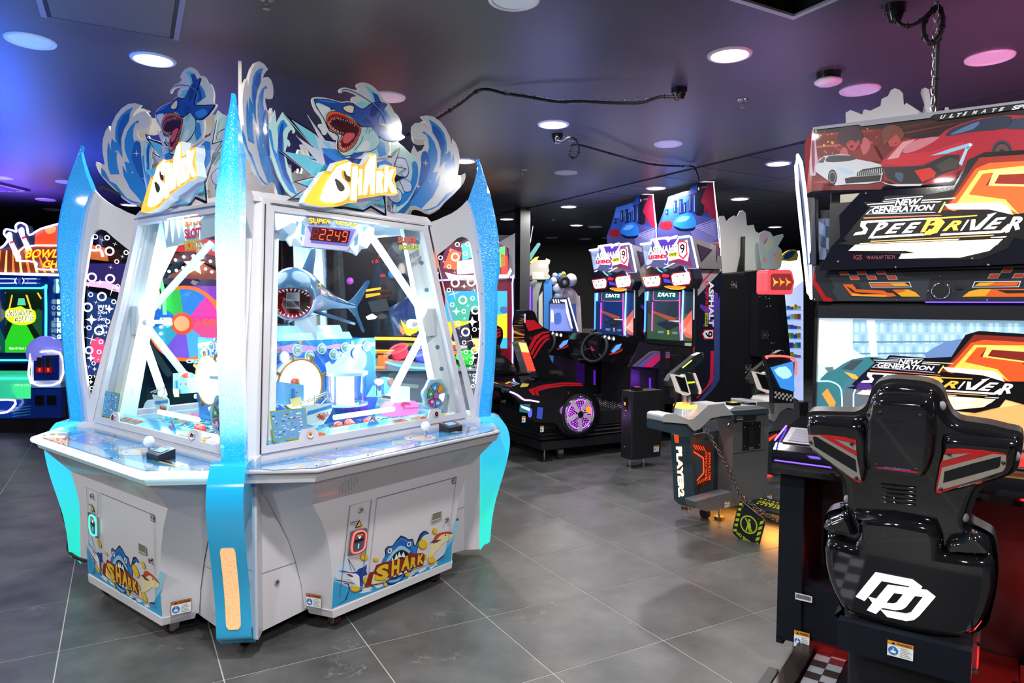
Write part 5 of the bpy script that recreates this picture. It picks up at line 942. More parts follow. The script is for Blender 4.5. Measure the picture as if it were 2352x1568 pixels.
    if k == 0:
        for wd, cl, q in (('SUPER', 'e8583c', '1008,178 1137,190 1130,228 1010,222'), ('BONUS', 'c8d83c', '1015,232 1148,235 1143,272 1018,266')): text(s9, wd, gp, uvs(PGL, q, Zc4), pr('5a2840'), d=-.002, bold=.10, shear=.1); text(s9, wd, gp, uvs(PGL, q, Zc4), pr(cl), d=-.0012, bold=.05, shear=.1)
        s9.build('bonus_sticker', pusher, label='SUPER BONUS sticker on the glass'); s9 = MB()
    s9.poly(gp, uvs(PGL, '1135,1240 1330,1208 1340,1250 1150,1285', Zk), pr('e6eef4'), -.0015); s9.poly(gp, uvs(PGL, '1142,1245 1196,1237 1200,1272 1155,1280', Zk), GOLD, -.001); s9.build('notice_sticker', pusher)
def cx_c(P): return (sum(p[0] for p in P)/len(P), sum(p[1] for p in P)/len(P))
IV_ = pr('e9e8da', .12, 1)
SEG = {'0': 'abcdef', '2': 'abged', '4': 'fgbc', '9': 'abcdfg', '8': 'abcdefg'}
def segd(mb, pl, Q, ch, m, d):
    f = lambda x, y: tuple((Q[3][j]*(1-x)+Q[2][j]*x)*(1-y)+(Q[0][j]*(1-x)+Q[1][j]*x)*y for j in (0, 1))
    S = {'a': ((.12, .94), (.78, .94)), 'b': ((.82, .9), (.82, .54)), 'c': ((.82, .46), (.82, .1)), 'd': ((.12, .06), (.78, .06)), 'e': ((.08, .46), (.08, .1)), 'f': ((.08, .9), (.08, .54)), 'g': ((.14, .5), (.76, .5))}
    for s in SEG[ch]:
        (x0, y0), (x1, y1) = S[s]; w = .055
        if x0 == x1: P_ = [f(x0-w, y1), f(x0+w, y1), f(x0+w, y0), f(x0-w, y0)]
        else: P_ = [f(x0, y0-w*.7), f(x1, y0-w*.7), f(x1, y0+w*.7), f(x0, y0+w*.7)]
        mb.poly(pl, P_, m, d)
for k in (0, 1): faceart(k)
# scattered coins on the playfield (too many and tiny to count)
cn = MB(); CN = mat('teal_tokens', (.35, .75, .68), .12, .3, coat=1)
random.seed(3)
for i in range(900):
    k = i % 2; s, t = random.uniform(-.5, .5), random.uniform(.40, .66); c = Wk(s, t, .869+random.random()*.012, k); R = Matrix.Rotation(random.uniform(-.3, .3), 3, 'X')
    cn.add([c+R@V((.012*math.cos(j*1.257), .012*math.sin(j*1.257), .001)) for j in range(5)], [[0, 1, 2, 3, 4]], CN)
cn.build('token_bed', pusher, kind='stuff')
# red balls lying by the glass
n_ = 0
for k, ps in ((0, ((-.11, .60), (-.05, .625), (-.02, .575), (.07, .62), (.115, .59))), (1, ((.115, .60), (.175, .62)))):
    for i, (s, t) in enumerate(ps):
        c = Wk(s, t, .896, k); m = MB(); m.ball(c, .026, mat('clear_red_ball', (.8, .08, .07), .1, emit=(.8, .1, .05), es=.25, coat=1), 14, 9)
        m.build('red_ball', None, ['clear red ball nearest the shark boat, right window', 'clear red ball in front of the leftmost pair, right window', 'clear red ball at the back of the left trio, right window', 'clear red ball second from the arrow sail, right window', 'clear red ball against the arrow sail, right window', 'clear red ball left of a touching pair, left window', 'clear red ball right of a touching pair, left window'][n_], cat='ball', group='red balls inside the coin pusher'); n_ += 1
# ---- model shark on the tower
hd = V((-1.185, 3.80, 1.585)); tl = V((-1.03, 4.36, 1.52)); ax = (hd-tl).normalized(); sx_ = ax.cross(V((0, 0, 1))).normalized(); sz_ = sx_.cross(ax).normalized()
SKIN = mat('shark_skin', h('264c6c'), .25, coat=.6); BELLY = mat('shark_belly', h('8fa8c4'), .25, coat=.6); MR = mat('mouth_red', h('d81c24'), .25, coat=.6)
B0, B1, B2 = V((-.99, 4.36, 1.52)), V((-1.26, 4.12, 1.575)), V((-1.205, 3.79, 1.585))
def bz(f): return B0*(1-f)**2+B1*2*f*(1-f)+B2*f*f
def fr3(f):
    t = ((B1-B0)*2*(1-f)+(B2-B1)*2*f).normalized(); x = t.cross(V((0, 0, 1))).normalized(); return bz(f), t, x, x.cross(t)
def sring(f, rx, ru, rd, dz=0, n=28, sh=0):
    c, t, x, z = fr3(f); c = c+z*dz; return [c+x*(rx*math.cos(2*math.pi*i/n))+z*((ru if math.sin(2*math.pi*i/n) > 0 else rd)*math.sin(2*math.pi*i/n))+t*sh*math.sin(2*math.pi*i/n) for i in range(n)]
rs = [sring(0, .008, .014, .014), sring(.1, .02, .024, .024), sring(.25, .045, .045, .042), sring(.42, .085, .085, .075), sring(.6, .118, .122, .10), sring(.78, .138, .148, .122), sring(.92, .142, .148, .135, 0, 28, .02), sring(.99, .135, .128, .135, -.01, 28, .03), sring(1.03, .122, .090, .118, -.03, 28, .035), sring(1.045, .112, .066, .104, -.035, 28, .03)]
sm = MB(); n = 28
sm.loft([r[:15] for r in rs], SKIN, True, False, False); sm.loft([r[14:]+r[:1] for r in rs], BELLY, True, False, False)
c_, t_, x_, z_ = fr3(.5); nz = PL(c_, t_, z_)
def nfin(f, pts, th=.012):
    c, t, x, z = fr3(f); fin(pts, th, PL(c, t, z))
def fin(pts, th=.012, pl=nz, m=SKIN): sm.slab(pl, smooth(pts, 3), m, -th/2, th/2)
nfin(.62, [(.07, .10), (.03, .18), (-.05, .29), (-.08, .27), (-.06, .15), (-.08, .08)])
nfin(.02, [(.06, 0), (.0, .06), (-.07, .17), (-.09, .16), (-.05, .05), (-.03, -.02), (-.10, -.14), (-.085, -.145), (-.02, -.06), (.05, -.01)])
for s in (-1, 1):
    c, t, x, z = fr3(.6); fin([(s*.09, .06), (s*.17, -.04), (s*.25, -.15), (s*.21, -.15), (s*.11, -.06), (s*.07, -.03)], .014, PL(c-z*.06, x+z*(-.35*s), t))
shk = sm.build('model_shark', pusher, label='grey-blue shark figure with gaping red mouth')
mm = MB(); inr = [sring(1.02, .098, .056, .088, -.035, 28, .02), sring(.88, .088, .052, .072, -.035), sring(.7, .06, .04, .05, -.03)]
mm.loft([rs[-1]]+inr[:1], pr('8c2038', .2, .8), True, False); mm.loft(inr, MR, True, False); mm.add(inr[-1], [list(range(28))], pr('3a3f46', .3), False)
c, ax, sx_, sz_ = fr3(.93); c = c-sz_*.035; mm.box(c, (.075, .03, .09), STEEL); mm.box(c+ax*.02-sz_*.02, (.06, .03, .03), BLK)
o = mm.build('mouth', shk, label='red open mouth with steel ball catcher')
tt = MB()
for i in range(28):
    a = rs[-1][i]; b = inr[0][i]; p = a.lerp(b, .6); cen = bz(1.03)-sz_*.035; dr = (cen-p); dr -= ax*dr.dot(ax); dr.normalize()
    if abs(math.sin(2*math.pi*i/28)) > .25: tt.cyl(p, p+dr*.017, .0055, IV_, .0006, n=6)
tt.build('teeth', shk)
for s in (-1, 1): c = bz(.88)+fr3(.88)[2]*s*.136+fr3(.88)[3]*.055; MB().ball(c, .012, GOLD, 10, 6).ball(c+sx_*s*.006, .008, BLK, 8, 5).build('eye', shk)
pd_ = MB(); base = V((-1.16, 3.92, 0)); pd_.box(base+V((0, 0, 1.40)), (.12, .12, .14), STEEL, Matrix.Rotation(.1, 3, 'Z')); pd_.build('shark_mount', pusher)
wv = MB(); RR = Matrix.Rotation(A52, 3, 'Z')
for r_, z0, z1 in ((.26, 1.335, 1.37), (.22, 1.37, 1.41)): wv.prism([Wk(s*r_, t*r_, z0) for s, t in ((-1, 1), (1, 1), (1, -1), (-1, -1))], [Wk(s*r_*.95, t*r_*.95, z1) for s, t in ((-1, 1), (1, 1), (1, -1), (-1, -1))], mat('ice_step', (.4, .75, .92), .12, coat=1))
wv.build('wave_plinth', pusher)
# ================================================================== RACING SIMULATOR, RIGHT FOREGROUND
D1 = math.radians(-35.5); EW = V((math.cos(D1), math.sin(D1), 0)); EF = V((-EW.y, EW.x, 0))
PC = V((1.486, 3.378, 0)); SP = V((1.137, 2.89, 0))
def Q(w, f, z): return PC+EW*w+EF*f+V((0, 0, z))                  # cabinet frame: w to the right, f away from the seat
def pf_(f): return PL(Q(0, f, 0), EW, (0, 0, 1))
def bxq(mb, w0, w1, f0, f1, z0, z1, m): return mb.prism([Q(w0, f0, z0), Q(w1, f0, z0), Q(w1, f1, z0), Q(w0, f1, z0)], [Q(w0, f0, z1), Q(w1, f0, z1), Q(w1, f1, z1), Q(w0, f1, z1)], m)
racer = thing('racing_simulator', 'black racing arcade machine with glossy bucket seat, red car marquee and lit screen', 'arcade machine', tuple(PC))
INKB = pr('0a0a12', .3, .6)
def inset(pts, r):
    n = len(pts); ar = sum(pts[i][0]*pts[(i+1) % n][1]-pts[(i+1) % n][0]*pts[i][1] for i in range(n)); sg = 1 if ar > 0 else -1; out = []
    for i in range(n):
        a, b, c = pts[i-1], pts[i], pts[(i+1) % n]
        n1 = V((-(b[1]-a[1]), b[0]-a[0])).normalized()*sg; n2 = V((-(c[1]-b[1]), c[0]-b[0])).normalized()*sg; m = (n1+n2); m = m/max(.35, m.length_squared/2) if m.length > 1e-6 else n1
        out.append((b[0]+m.x*r, b[1]+m.y*r))
    return out
def pillow(mb, pl, pts, d0, r, m, steps=4, hh=None, back=0):
    """rounded raised shape: outline at depth d0, crown hh above it"""
    n = len(pts); ar = sum(pts[i][0]*pts[(i+1) % n][1]-pts[(i+1) % n][0]*pts[i][1] for i in range(n)); pts = pts[::-1] if ar < 0 else pts; hh = hh or r
    rings = [[pl.w(*p, d0-back) for p in pts]] if back else []
    for j in range(steps+1):
        t = math.pi/2*j/steps; q = inset(pts, r*(1-math.cos(t))) if j else pts; rings.append([pl.w(*p, d0+hh*math.sin(t)) for p in q])
    mb.loft(rings, m, True, False); mb.poly(pl, inset(pts, r), m, d0+hh)
    if back: mb.add(rings[0], [list(range(n))[::-1]], m)
    return inset(pts, r)
# ---- cabinet body
b = MB(); bxq(b, 0, 1.04, 0, .5, .06, 1.55, BLACK); bxq(b, 0, .07, -.0, .5, .9, 2.0, BLACK); bxq(b, 0.02, 1.02, .14, .5, 1.5, 2.1, BLACK); b.build('cabinet_body', racer, bevel=.006)
P0 = pf_(-.006)
Zh = (1820, 200, 4.421); Zm = (1820, 440, 4.421); Zn = (1780, 700, 3.136); Z5 = (1840, 860, 4.594); Z6 = (1780, 1150, 3.752)
# screen with bezel
bz_ = MB(); a0, b0 = P0.uv(1882, 730); ub = lambda t: uvs(P0, t, Zn)
W1, ZB0 = 1.04-a0, 1.0
zt = b0
for r_ in (rect(.0, .86, 1.04, ZB0-.06), rect(0, zt, 1.04, zt+.06), rect(0, .9, a0, zt+.06), rect(W1, .9, 1.04, zt+.06)): bz_.slab(P0, r_, mat('satin_black', (.012, .012, .018), .3), 0, .03)
bz_.build('screen_bezel', racer, bevel=.003)
THR = pf_(-.10).uv(2400, 600)[0]; sc = MB(); S_ = lambda col, e=.9: gl(col, e)
def clip(pts, x0=None, x1=None, y0=None, y1=None):                # keep printed shapes inside their panel; shapes that leave the picture run on to the panel's edge
    mx = max(p[0] for p in pts)
    if x1 and THR < mx < x1:
        new = list(pts)
        for i, p in enumerate(pts):
            if p[0] > mx-.04:
                for q in (pts[i-1], pts[(i+1) % len(pts)]):
                    if q[0] <= mx-.04: t = (x1+.05-q[0])/(p[0]-q[0]); new[i] = (x1+.05, q[1]+(p[1]-q[1])*t); break
                else: new[i] = (x1+.05, p[1])
        pts = new
    for ax_, v, sg in ((0, x0, 1), (0, x1, -1), (1, y0, 1), (1, y1, -1)):
        if v is None: continue
        out = []
        for i in range(len(pts)):
            p, q = pts[i-1], pts[i]; ip, iq = (p[ax_]-v)*sg >= 0, (q[ax_]-v)*sg >= 0
            if ip != iq: t = (v-p[ax_])/(q[ax_]-p[ax_]); out.append((p[0]+(q[0]-p[0])*t, p[1]+(q[1]-p[1])*t))
            if iq: out.append(q)
        pts = out
        if len(pts) < 3: return []
    return pts
def SP_(pts, m, d):
    pts = clip(pts, a0, W1, .93, zt)
    if len(pts) > 2: sc.poly(P0, pts, m, d)
SP_(rect(a0, .93, W1, zt), S_('cfdde6', .95), .001)
SP_(ub('560,100 2500,110 2500,420 560,400'), S_('8fb4cc', .85), .002)
for i in range(40):
    x = 575+46*i
    for y in (130, 215, 300): SP_(ub('%g,%g %g,%g %g,%g %g,%g' % (x, y, x+26, y, x+26, y+66, x, y+66)), S_('a9cde0' if (i+y) % 3 else '7ba3bd', .9), .003)
for y in (262, 345): SP_(ub('560,%g 1900,%g 1900,%g 560,%g' % (y, y-8, y+4, y+12)), S_('5c7f96', .8), .0035)
SP_(ub('300,100 440,160 530,215 530,300 660,380 300,420'), S_('f0eee8', 1), .004); SP_(ub('660,110 720,110 740,370 690,370'), S_('d8dde0', .9), .004)
SP_(ub('300,560 420,480 560,400 700,380 1000,400 1000,800 300,800'), S_('3f6c78', .8), .005); SP_(ub('300,420 420,440 560,440 520,520 440,560 300,600'), S_('bfe0dc', .9), .0045)
SP_(smooth(ub('330,530 440,460 560,390 740,375 820,420 700,480 560,520 480,600 470,770 330,770'), 2), S_('2f6f78', .7), .006); SP_(ub('480,460 560,400 640,395 560,470'), S_('39424c', .6), .007); SP_(ub('500,480 580,500 620,540 560,530'), S_('f09a3a', 1), .007); SP_(ub('360,450 420,445 425,475 380,480'), S_('5a6a72', .8), .007)
SP_(smooth(ub('480,770 490,640 560,600 660,610 700,680 700,800'), 2), S_('59636a', .7), .007); SP_(ub('340,640 380,600 440,700 420,770'), S_('e08a3a', .9), .0075)
band(sc, P0, clip(smooth(ub('315,550 400,550 470,590 485,680 485,770'), 3, False), a0) or [(0, 0), (0, 0)], .006, gl('8fe0ff', 2.5), .008); band(sc, P0, ub('568,770 568,640 590,590 660,565 800,560'), .006, gl('8fe0ff', 2.5), .008)
SP_(smooth(ub('1100,400 1160,300 1300,250 1500,240 1700,270 1900,300 1900,420'), 2), S_('5b78a8', .8), .0045)
SP_(ub('1000,640 2500,240 2500,1200 1000,1100'), S_('d89a5c', .9), .0044); SP_(ub('1200,770 1900,640 1900,690 1300,800'), S_('e8b478', .95), .0047); SP_(ub('1750,480 1900,430 1900,700 1760,650'), S_('f0c878', .95), .0048)
# ---- wordmark used on marquee and screen
PM = pf_(-.10)
um = lambda t: uvs(PM, t, Zm); uh = lambda t: uvs(PM, t, Zh)
def logo(mb, pl, T, d, e, cl=None):
    def A(t, m, dd, n=1):
        q = T(um(t)); q = smooth(q, n) if n > 1 else q
        if cl: q = cl(q)
        if len(q) > 2: mb.poly(pl, q, m, d+dd)
    BK = pr('07070c', .3, .6)
    A('520,480 640,330 780,165 715,105 900,110 940,45 1380,30 1640,-20 1800,-330 1950,-400 2700,-440 2700,560 2250,470 2180,580 1900,690 1500,690 1080,690 1100,640 570,600 620,545 460,530 560,500', BK, 0)
    A('1520,190 1650,20 1830,-250 1900,-345 2700,-400 2700,200 2300,180', gl('7a1c10', .7*e), .0008); A('1560,170 1700,0 1860,-230 2000,-290 2700,-330 2700,-250 2050,-210 1960,-60 2400,-70 2560,60 2500,200 2240,230 2160,130 1900,110 1640,200', gl('e8501c', .9*e), .0014)
    A('1640,160 1740,20 1900,-210 2700,-300 2700,-278 1930,-180 1790,30 2160,80 2300,230 2200,170 2060,130', gl('ffb347', 1.6*e), .002); A('1540,130 1700,120 2120,110 2200,160 2240,235 2000,180 1600,180', gl('fff2c8', 2.2*e), .0026, 1)
    A('1990,-60 2050,-220 2700,-260 2700,-200 2100,-170 2050,-80 2700,-60 2700,-40', gl('e8d070', .8*e), .0024)
    A('570,600 640,540 2140,480 2000,600 1700,670 1440,670 1150,600', gl('ffd9a0', 1.7*e), .001); A('1080,680 1110,630 1600,610 1950,560 1720,650 1500,672', gl('ffefd8', 1.3*e), .0016); A('640,556 1900,500 1800,560 600,590', gl('fffbe8', 2*e), .0018); A('2010,545 2130,485 2080,540 1990,560', gl('ffe8e0', 1*e), .002)
    for q, c in (('720,262 1500,236 1520,244 730,276', 'd87050'), ('690,525 1700,478 1680,492 680,532', 'f0d0a0'), ('790,500 2050,436 2040,448 800,510', 'c89858'), ('940,78 1320,44 1330,54 945,84', 'd8d8e8'), ('920,98 1050,90 1050,98 925,104', 'd8d8e8'), ('760,128 1040,106 1040,118 765,136', 'd8d8e8'), ('790,152 1030,136 1030,146 795,158', 'd8d8e8'), ('1320,84 1660,60 1650,74 1310,94', 'e8d8b8'), ('1310,106 1520,96 1500,108 1300,116', 'd8d8e8'), ('740,232 800,180 810,182 765,226 1440,206 1460,214', 'b8b8d8'), ('2020,462 2180,452 2160,466 2010,470', 'e0d8e0')): A(q, gl(c, .8*e), .0022)
    A('1480,215 1545,105 1560,108 1502,215', gl('e8c060', 1*e), .0024)
    for wd, q in (('NEW', '1055,80 1312,70 1275,135 1040,145'), ('GENERATION', '812,160 1452,128 1425,188 805,226')):
        q = T(um(q)); text(mb, wd, pl, q, gl('ffffff', 1*e), d=d+.0028, bold=.03, shear=.12)
    Wt, Gd = gl('fff8ee', 1.5*e), gl('f8b040', 1.2*e)
    A('700,300 1480,262 1500,276 760,318 740,345 770,380 745,430 620,445 645,415 710,405 725,385 690,350', Wt, .0032)
    for ch, q, m_ in (('P', '840,318 985,312 930,410 770,480', Wt), ('E', '1000,328 1150,318 1085,420 940,428', Wt), ('E', '1170,320 1310,310 1245,415 1110,424', Wt), ('R', '1590,300 1735,290 1685,392 1520,402', Gd), ('I', '1755,288 1800,286 1745,392 1705,396', Wt), ('E', '2035,268 2175,258 2100,378 1935,384', Wt), ('R', '2200,258 2352,252 2310,380 2160,420', Wt)):
        text(mb, ch, pl, T(um(q)), m_, d=d+.0034, bold=.035, shear=.25)
    A('1820,284 1860,282 1852,370 1985,250 1980,235 2075,212 2020,260 1900,385 1800,392', Wt, .0034)
    A('1300,414 1370,290 1320,278 1500,262 1550,312 1480,400 1400,440 1340,440 1390,380 1420,380 1475,320 1440,296 1410,300 1345,410', Gd, .0034); A('1380,340 1470,300 1530,330 1470,420 1320,450 1360,400 1430,400 1470,350', gl('ff9a3a', 1.1*e), .003)
    A('1500,262 1880,238 1870,250 1530,276', Gd, .0036); A('820,455 1330,425 1330,445 800,476', Wt, .0036); A('1510,428 2120,395 2130,380 2190,330 2240,330 2180,400 2120,420 1500,448', Wt, .0036)
mq = MB()
# acrylic marquee plate
PLATE = uvs(PM, '270,800 395,560 485,462 475,240 700,-2 1640,-62 1700,-170 1780,-320 2352,-385', Zm); xr = 1.11
top = PLATE[-1]; PLATE = PLATE+[(xr, top[1]-.01), (xr, um('2352,560')[0][1]-.06)]+[um('1950,748')[0]]
PLATE = clip(PLATE, None, xr)
mq.slab(PM, PLATE, mat('marquee_black_acrylic', (.012, .013, .022), .08, coat=1), -.012, 0)
logo(mq, PM, lambda q: q, .002, 1.7, lambda q: clip(q, None, xr))
text(mq, 'IGS', PM, um('620,645 708,640 708,692 622,690'), pr('9a3038'), d=.003, bold=.03); text(mq, 'W', PM, um('750,652 795,650 795,686 760,688'), pr('b03038'), d=.003, bold=.05); text(mq, 'AHLAP TECH', PM, um('797,650 1042,642 1040,682 797,686'), pr('8a4a54'), d=.003, bold=.03)
for q in ('750,12', '468,708', '1830,676', '1052,766', '1990,742'): c = PM.w(*um(q)[0], 0); mq.ball(c, .006, CHROME, 8, 5)
mq.build('marquee', racer, label='backlit marquee with big 5 and SPEED DRIVER wordmark')
bxm = MB(); bxm.slab(pf_(-.03), [(x, y) for x, y in ((.06, 1.70), (1.0, 1.70), (1.0, 2.02), (.06, 2.02))], mat('satin_black', (.012, .012, .018), .3), 0, .04); bxm.build('marquee_box', racer)
# logo again on the screen
k_ = .9
m0 = um('620,440')[0]; s0 = ub('620,555')[0]
sT = lambda q: [(s0[0]+(x-m0[0])*.93, s0[1]+(y-m0[1])*.80) for x, y in q]
logo(sc, P0, sT, .009, .62, lambda q: clip(q, a0, W1, .93, zt))
sc.build('game_screen', racer, label='lit screen showing teal car, street and wordmark')
# checker side plate, posts and strip under the marquee
ck = MB(); pk = pf_(-.02); uk = lambda t: uvs(pk, t, Zm); ck.slab(pk, uk('262,275 475,265 480,460 395,560 420,620 350,692 270,692'), pr('4a5c74', .25, .6), -.01, 0)
for q in ('335,275 470,268 470,380 335,345', '266,300 335,345 340,465 270,425', '340,465 470,490 440,520 395,560 400,600 345,580', '272,550 342,580 345,690 275,690'): ck.poly(pk, uk(q), pr('8fa8c8', .3, .6), .001)
ck.build('checker_plate', racer)
ps_ = MB(); pst = pf_(-.10); us_ = lambda t: uvs(pst, t, Zm); ps_.slab(pf_(-.05), uvs(pf_(-.05), '135,60 225,60 240,740 165,740', Zm), mat('post_black', (.015, .016, .03), .3), -.08, 0); ps_.build('side_post', racer, bevel=.004)
st = MB(); pst = pf_(-.035); us_ = lambda t: uvs(pst, t, Zm); x1 = 1.04; st.slab(pst, [us_('195,755')[0], (x1, us_('2000,745')[0][1]), (x1, us_('2000,1120')[0][1]), us_('205,1112')[0]], mat('strip_dark', (.03, .032, .04), .2, coat=1), -.03, 0)
A = lambda t, m, d: st.poly(pst, clip(us_(t), None, x1), m, d)
A('370,790 1070,785 1150,870 1400,880 1350,1100 470,1110 400,1000 435,970 375,880', pr('3d4148', .2, .8), .001); A('1950,745 2600,740 2600,1100 1640,1110 1750,980 1650,900 1890,860', pr('32353d', .2, .8), .001); A('200,790 240,830 240,905 345,1070 395,1080 418,1115 320,1115 200,920', pr('b01818', .25, .8), .002)
for q in ('470,806 560,806 580,848 492,848', '648,804 740,803 762,846 670,847', '842,800 935,799 958,842 866,843', '574,852 664,851 686,896 596,896', '748,850 840,849 862,892 770,893', '952,848 1050,848 1072,892 974,893', '2145,775 2250,773 2215,822 2112,824', '2010,832 2118,830 2085,880 1980,882', '2260,830 2360,828 2340,876 2225,878'): A(q, PWHT, .002); c_ = us_(q); cx, cy = sum(p[0] for p in c_)/4, sum(p[1] for p in c_)/4; st.poly(pst, [((x-cx)*.9+cx, (y-cy)*.86+cy) for x, y in c_], pr('e0502c', .3), .003)
OR2, YE2 = pr('e8682a', .25, .8), pr('f4b02c', .25, .8)
A('490,930 660,930 700,985 950,985 1180,985 1260,1020 1300,1068 1100,1085 590,1068 560,1010', BLK, .002); A('512,942 615,940 650,990 930,1005 960,1025 1020,1030 1060,1060 960,1068 600,1058', OR2, .003); A('600,1030 720,1045 960,1050 950,1068 610,1058', YE2, .004); A('550,960 600,985 640,1020 900,1035 700,1040 610,1020', INKB, .004); A('1015,995 1180,992 1250,1020 1298,1065 1110,1065', YE2, .003); A('1015,995 1130,993 1150,1010 1060,1030', OR2, .004)
A('775,920 1190,915 1212,970 800,972', PWHT, .002); A('782,926 1184,921 1203,965 806,966', BLK, .003); A('790,932 1140,926 1190,960 810,962', OR2, .004); A('990,932 1140,928 1190,955 1040,958', YE2, .005)
A('1850,912 2322,906 2300,968 1822,972', PWHT, .002); A('1858,918 2312,912 2292,962 1834,966', BLK, .003); A('1900,925 2300,918 2280,955 1845,960', OR2, .004); A('1900,925 2060,922 1980,955 1845,960', YE2, .005); A('1725,1068 1800,1010 1900,990 2600,985 2600,1066', OR2, .003); A('1725,1068 1800,1010 1900,990 2020,990 1960,1060', YE2, .004); A('2080,1000 2600,1000 2600,1020 2180,1030', BLK, .005)
q = us_('1510,1008')[0]; st.poly(pst, disc(*q, .036, 30), pr('5a4c40', .2, .8), .002); st.ring(pst.w(*q, .004), .034, .0035, CHROME, pst.n, 30, 5); st.poly(pst, disc(*q, .033, 30), BLK, .005)
q2 = us_('1708,966')[0]; st.slab(pst, rect(q2[0]-.012, q2[1]-.009, q2[0]+.012, q2[1]+.009), BLACK, 0, .008); st.poly(pst, disc(*q2, .008, 14), pr('30343c', .1, 1), .009)
for t_ in ('222,776', '232,1094', '1060,1098', '1978,1100', '1507,852', '1380,1008', '1635,1010'): st.ball(pst.w(*us_(t_)[0], .001), .0045, CHROME, 8, 5)
st.build('flame_strip', racer, label='dark strip with orange flames, checks and camera hole')
lt = MB(); lt.cyl(pst.w(*us_('1350,1122')[0], .0), pst.w(1.04, us_('2000,1124')[0][1], .0), .003, gl('5a3cff', 3), n=6); lt.build('purple_light_line', racer)
# header with the cars
PH = pf_(-.03); uH = lambda t: uvs(PH, t, Zh); HX = 1.14
hd_ = MB(); tr_ = uH('2352,140')[0]; sl = (tr_[1]-uH('212,412')[0][1])/(tr_[0]-uH('212,412')[0][0]); yb = uH('195,1060')[0][1]; yt = uH('212,412')[0][1]
HO = [uH('212,412')[0], (HX, yt+sl*(HX-uH('212,412')[0][0])), (HX, yb), uH('195,1060')[0]]
hd_.slab(PH, HO, pr('2a0a0c', .4, .1), -.03, 0)
fold = [Q(uH('212,412')[0][0], -.03, yt), Q(uH('195,1060')[0][0], -.03, yb), Q(uH('195,1060')[0][0]-.035, .02, yb), Q(uH('212,412')[0][0]-.05, .02, yt-.06)]
hd_.add(fold, [[0, 3, 2, 1]], pr('b02a24', .25, 1)); hd_.add([q+V((0, 0, .0))+EF*.006 for q in fold], [[0, 1, 2, 3]], pr('60201c', .25, 1))
H = lambda t, c, d, n=1: hd_.poly(PH, clip(smooth(uH(t), n) if n > 1 else uH(t), None, HX), pr(c, .4, .1), d)
H('212,440 2700,90 2700,1000 200,1000', '1e0a0c', .001); H('212,480 900,420 1300,560 900,1040 195,1050', '7a1418', .0014)
for i, (y, c) in enumerate(((480, 'a8201c'), (540, '681014'), (600, 'c03028'), (660, '7c1416'), (720, 'c84030'), (800, '8c1818'), (960, 'b82a22'))): H('215,%d 820,%d 820,%d 215,%d' % (y, y-50, y-22, y+20), c, .0018+.0001*i)
for i, (y, c) in enumerate(((350, '4a1010'), (395, '781a18'), (430, '3a0c10'), (330, '5c1612'))): H('1100,%d 2000,%d 1900,%d 1150,%d' % (y+70, y-90, y-75, y+85), c, .0018)
random.seed(21)
for i in range(46):
    x, y, r_ = random.uniform(240, 900), random.uniform(420, 780), random.uniform(3, 15); H(' '.join('%g,%g' % (x+r_*math.cos(a), y+r_*math.sin(a)) for a in [j*1.047 for j in range(6)]), random.choice(['f0a030', 'f8d060', 'e07820', 'c85018']), .0026)
H('205,425 235,520 260,760 235,900 180,900 175,760', 'd8c0d8', .003); H('205,450 225,540 230,760 215,890 200,800 195,600', 'a03048', .0034)
# two drivers
H('450,690 500,600 560,620 600,680 690,600 790,590 860,600 930,740 900,760 450,730', '8c1a1c', .004); H('480,680 520,610 560,640 560,700', 'c86068', .0044, 2); H('690,560 740,510 790,560 780,640 720,690', 'c86068', .0044, 2); H('545,500 690,500 670,600 620,650 575,630 545,560', 'c84048', .0050, 2); H('470,560 465,470 520,410 600,398 680,420 715,500 700,590 680,540 640,560 600,540 560,560 530,600 500,590', '3a1830', .0056, 2); H('585,595 620,590 615,625 592,620', '501018', .006); H('560,560 600,565 580,572', '301020', .006); H('630,566 665,556 650,570', '301020', .006)
H('820,590 900,550 960,600 1040,600 1100,620 1060,700 900,740', '701418', .004); H('960,480 1090,480 1100,560 1060,600 990,600', 'c04844', .0050, 2); H('915,540 910,450 960,400 1040,388 1120,430 1135,500 1100,530 1060,480 1010,520 970,560 940,600', '7a3a2c', .0056, 2); H('1040,570 1065,572 1050,580', '501018', .006)
# white sports car
H('240,860 232,820 270,740 330,700 480,684 580,690 660,735 800,760 905,790 925,860 900,960 760,985 560,990 440,1000 380,960', 'd9dbe2', .0066, 1); H('345,760 370,705 480,694 600,700 650,735 500,760', '3c3a44', .007, 2); H('255,770 320,712 340,716 320,770', '5a5660', .007); H('460,815 520,820 610,850 615,880 540,875 490,850', 'b8d8f0', .0074, 2); H('655,905 660,870 720,835 930,805 920,870 880,895', '20242c', .0074, 1)
for i in range(12): x = 675+i*21; H('%g,%g %g,%g %g,%g %g,%g' % (x, 862-i*3.5, x+8, 860-i*3.5, x+2, 902-i*1, x-6, 903-i*1), 'c8ccd4', .0078)
H('535,930 600,915 905,895 890,955 620,975 545,980', '1a1c22', .0074, 1)
for r_, c, d in ((1, '15161a', .0080), (.78, '8a8c94', .0084), (.6, '202228', .0088)): H(' '.join('%g,%g' % (410+45*r_*math.cos(j*.45), 918+80*r_*math.sin(j*.45)) for j in range(14)), c, d)
q = uH('832,862')[0]; rring(hd_, PH, *q, .0075, .002, pr('8a8f98'), .0082)
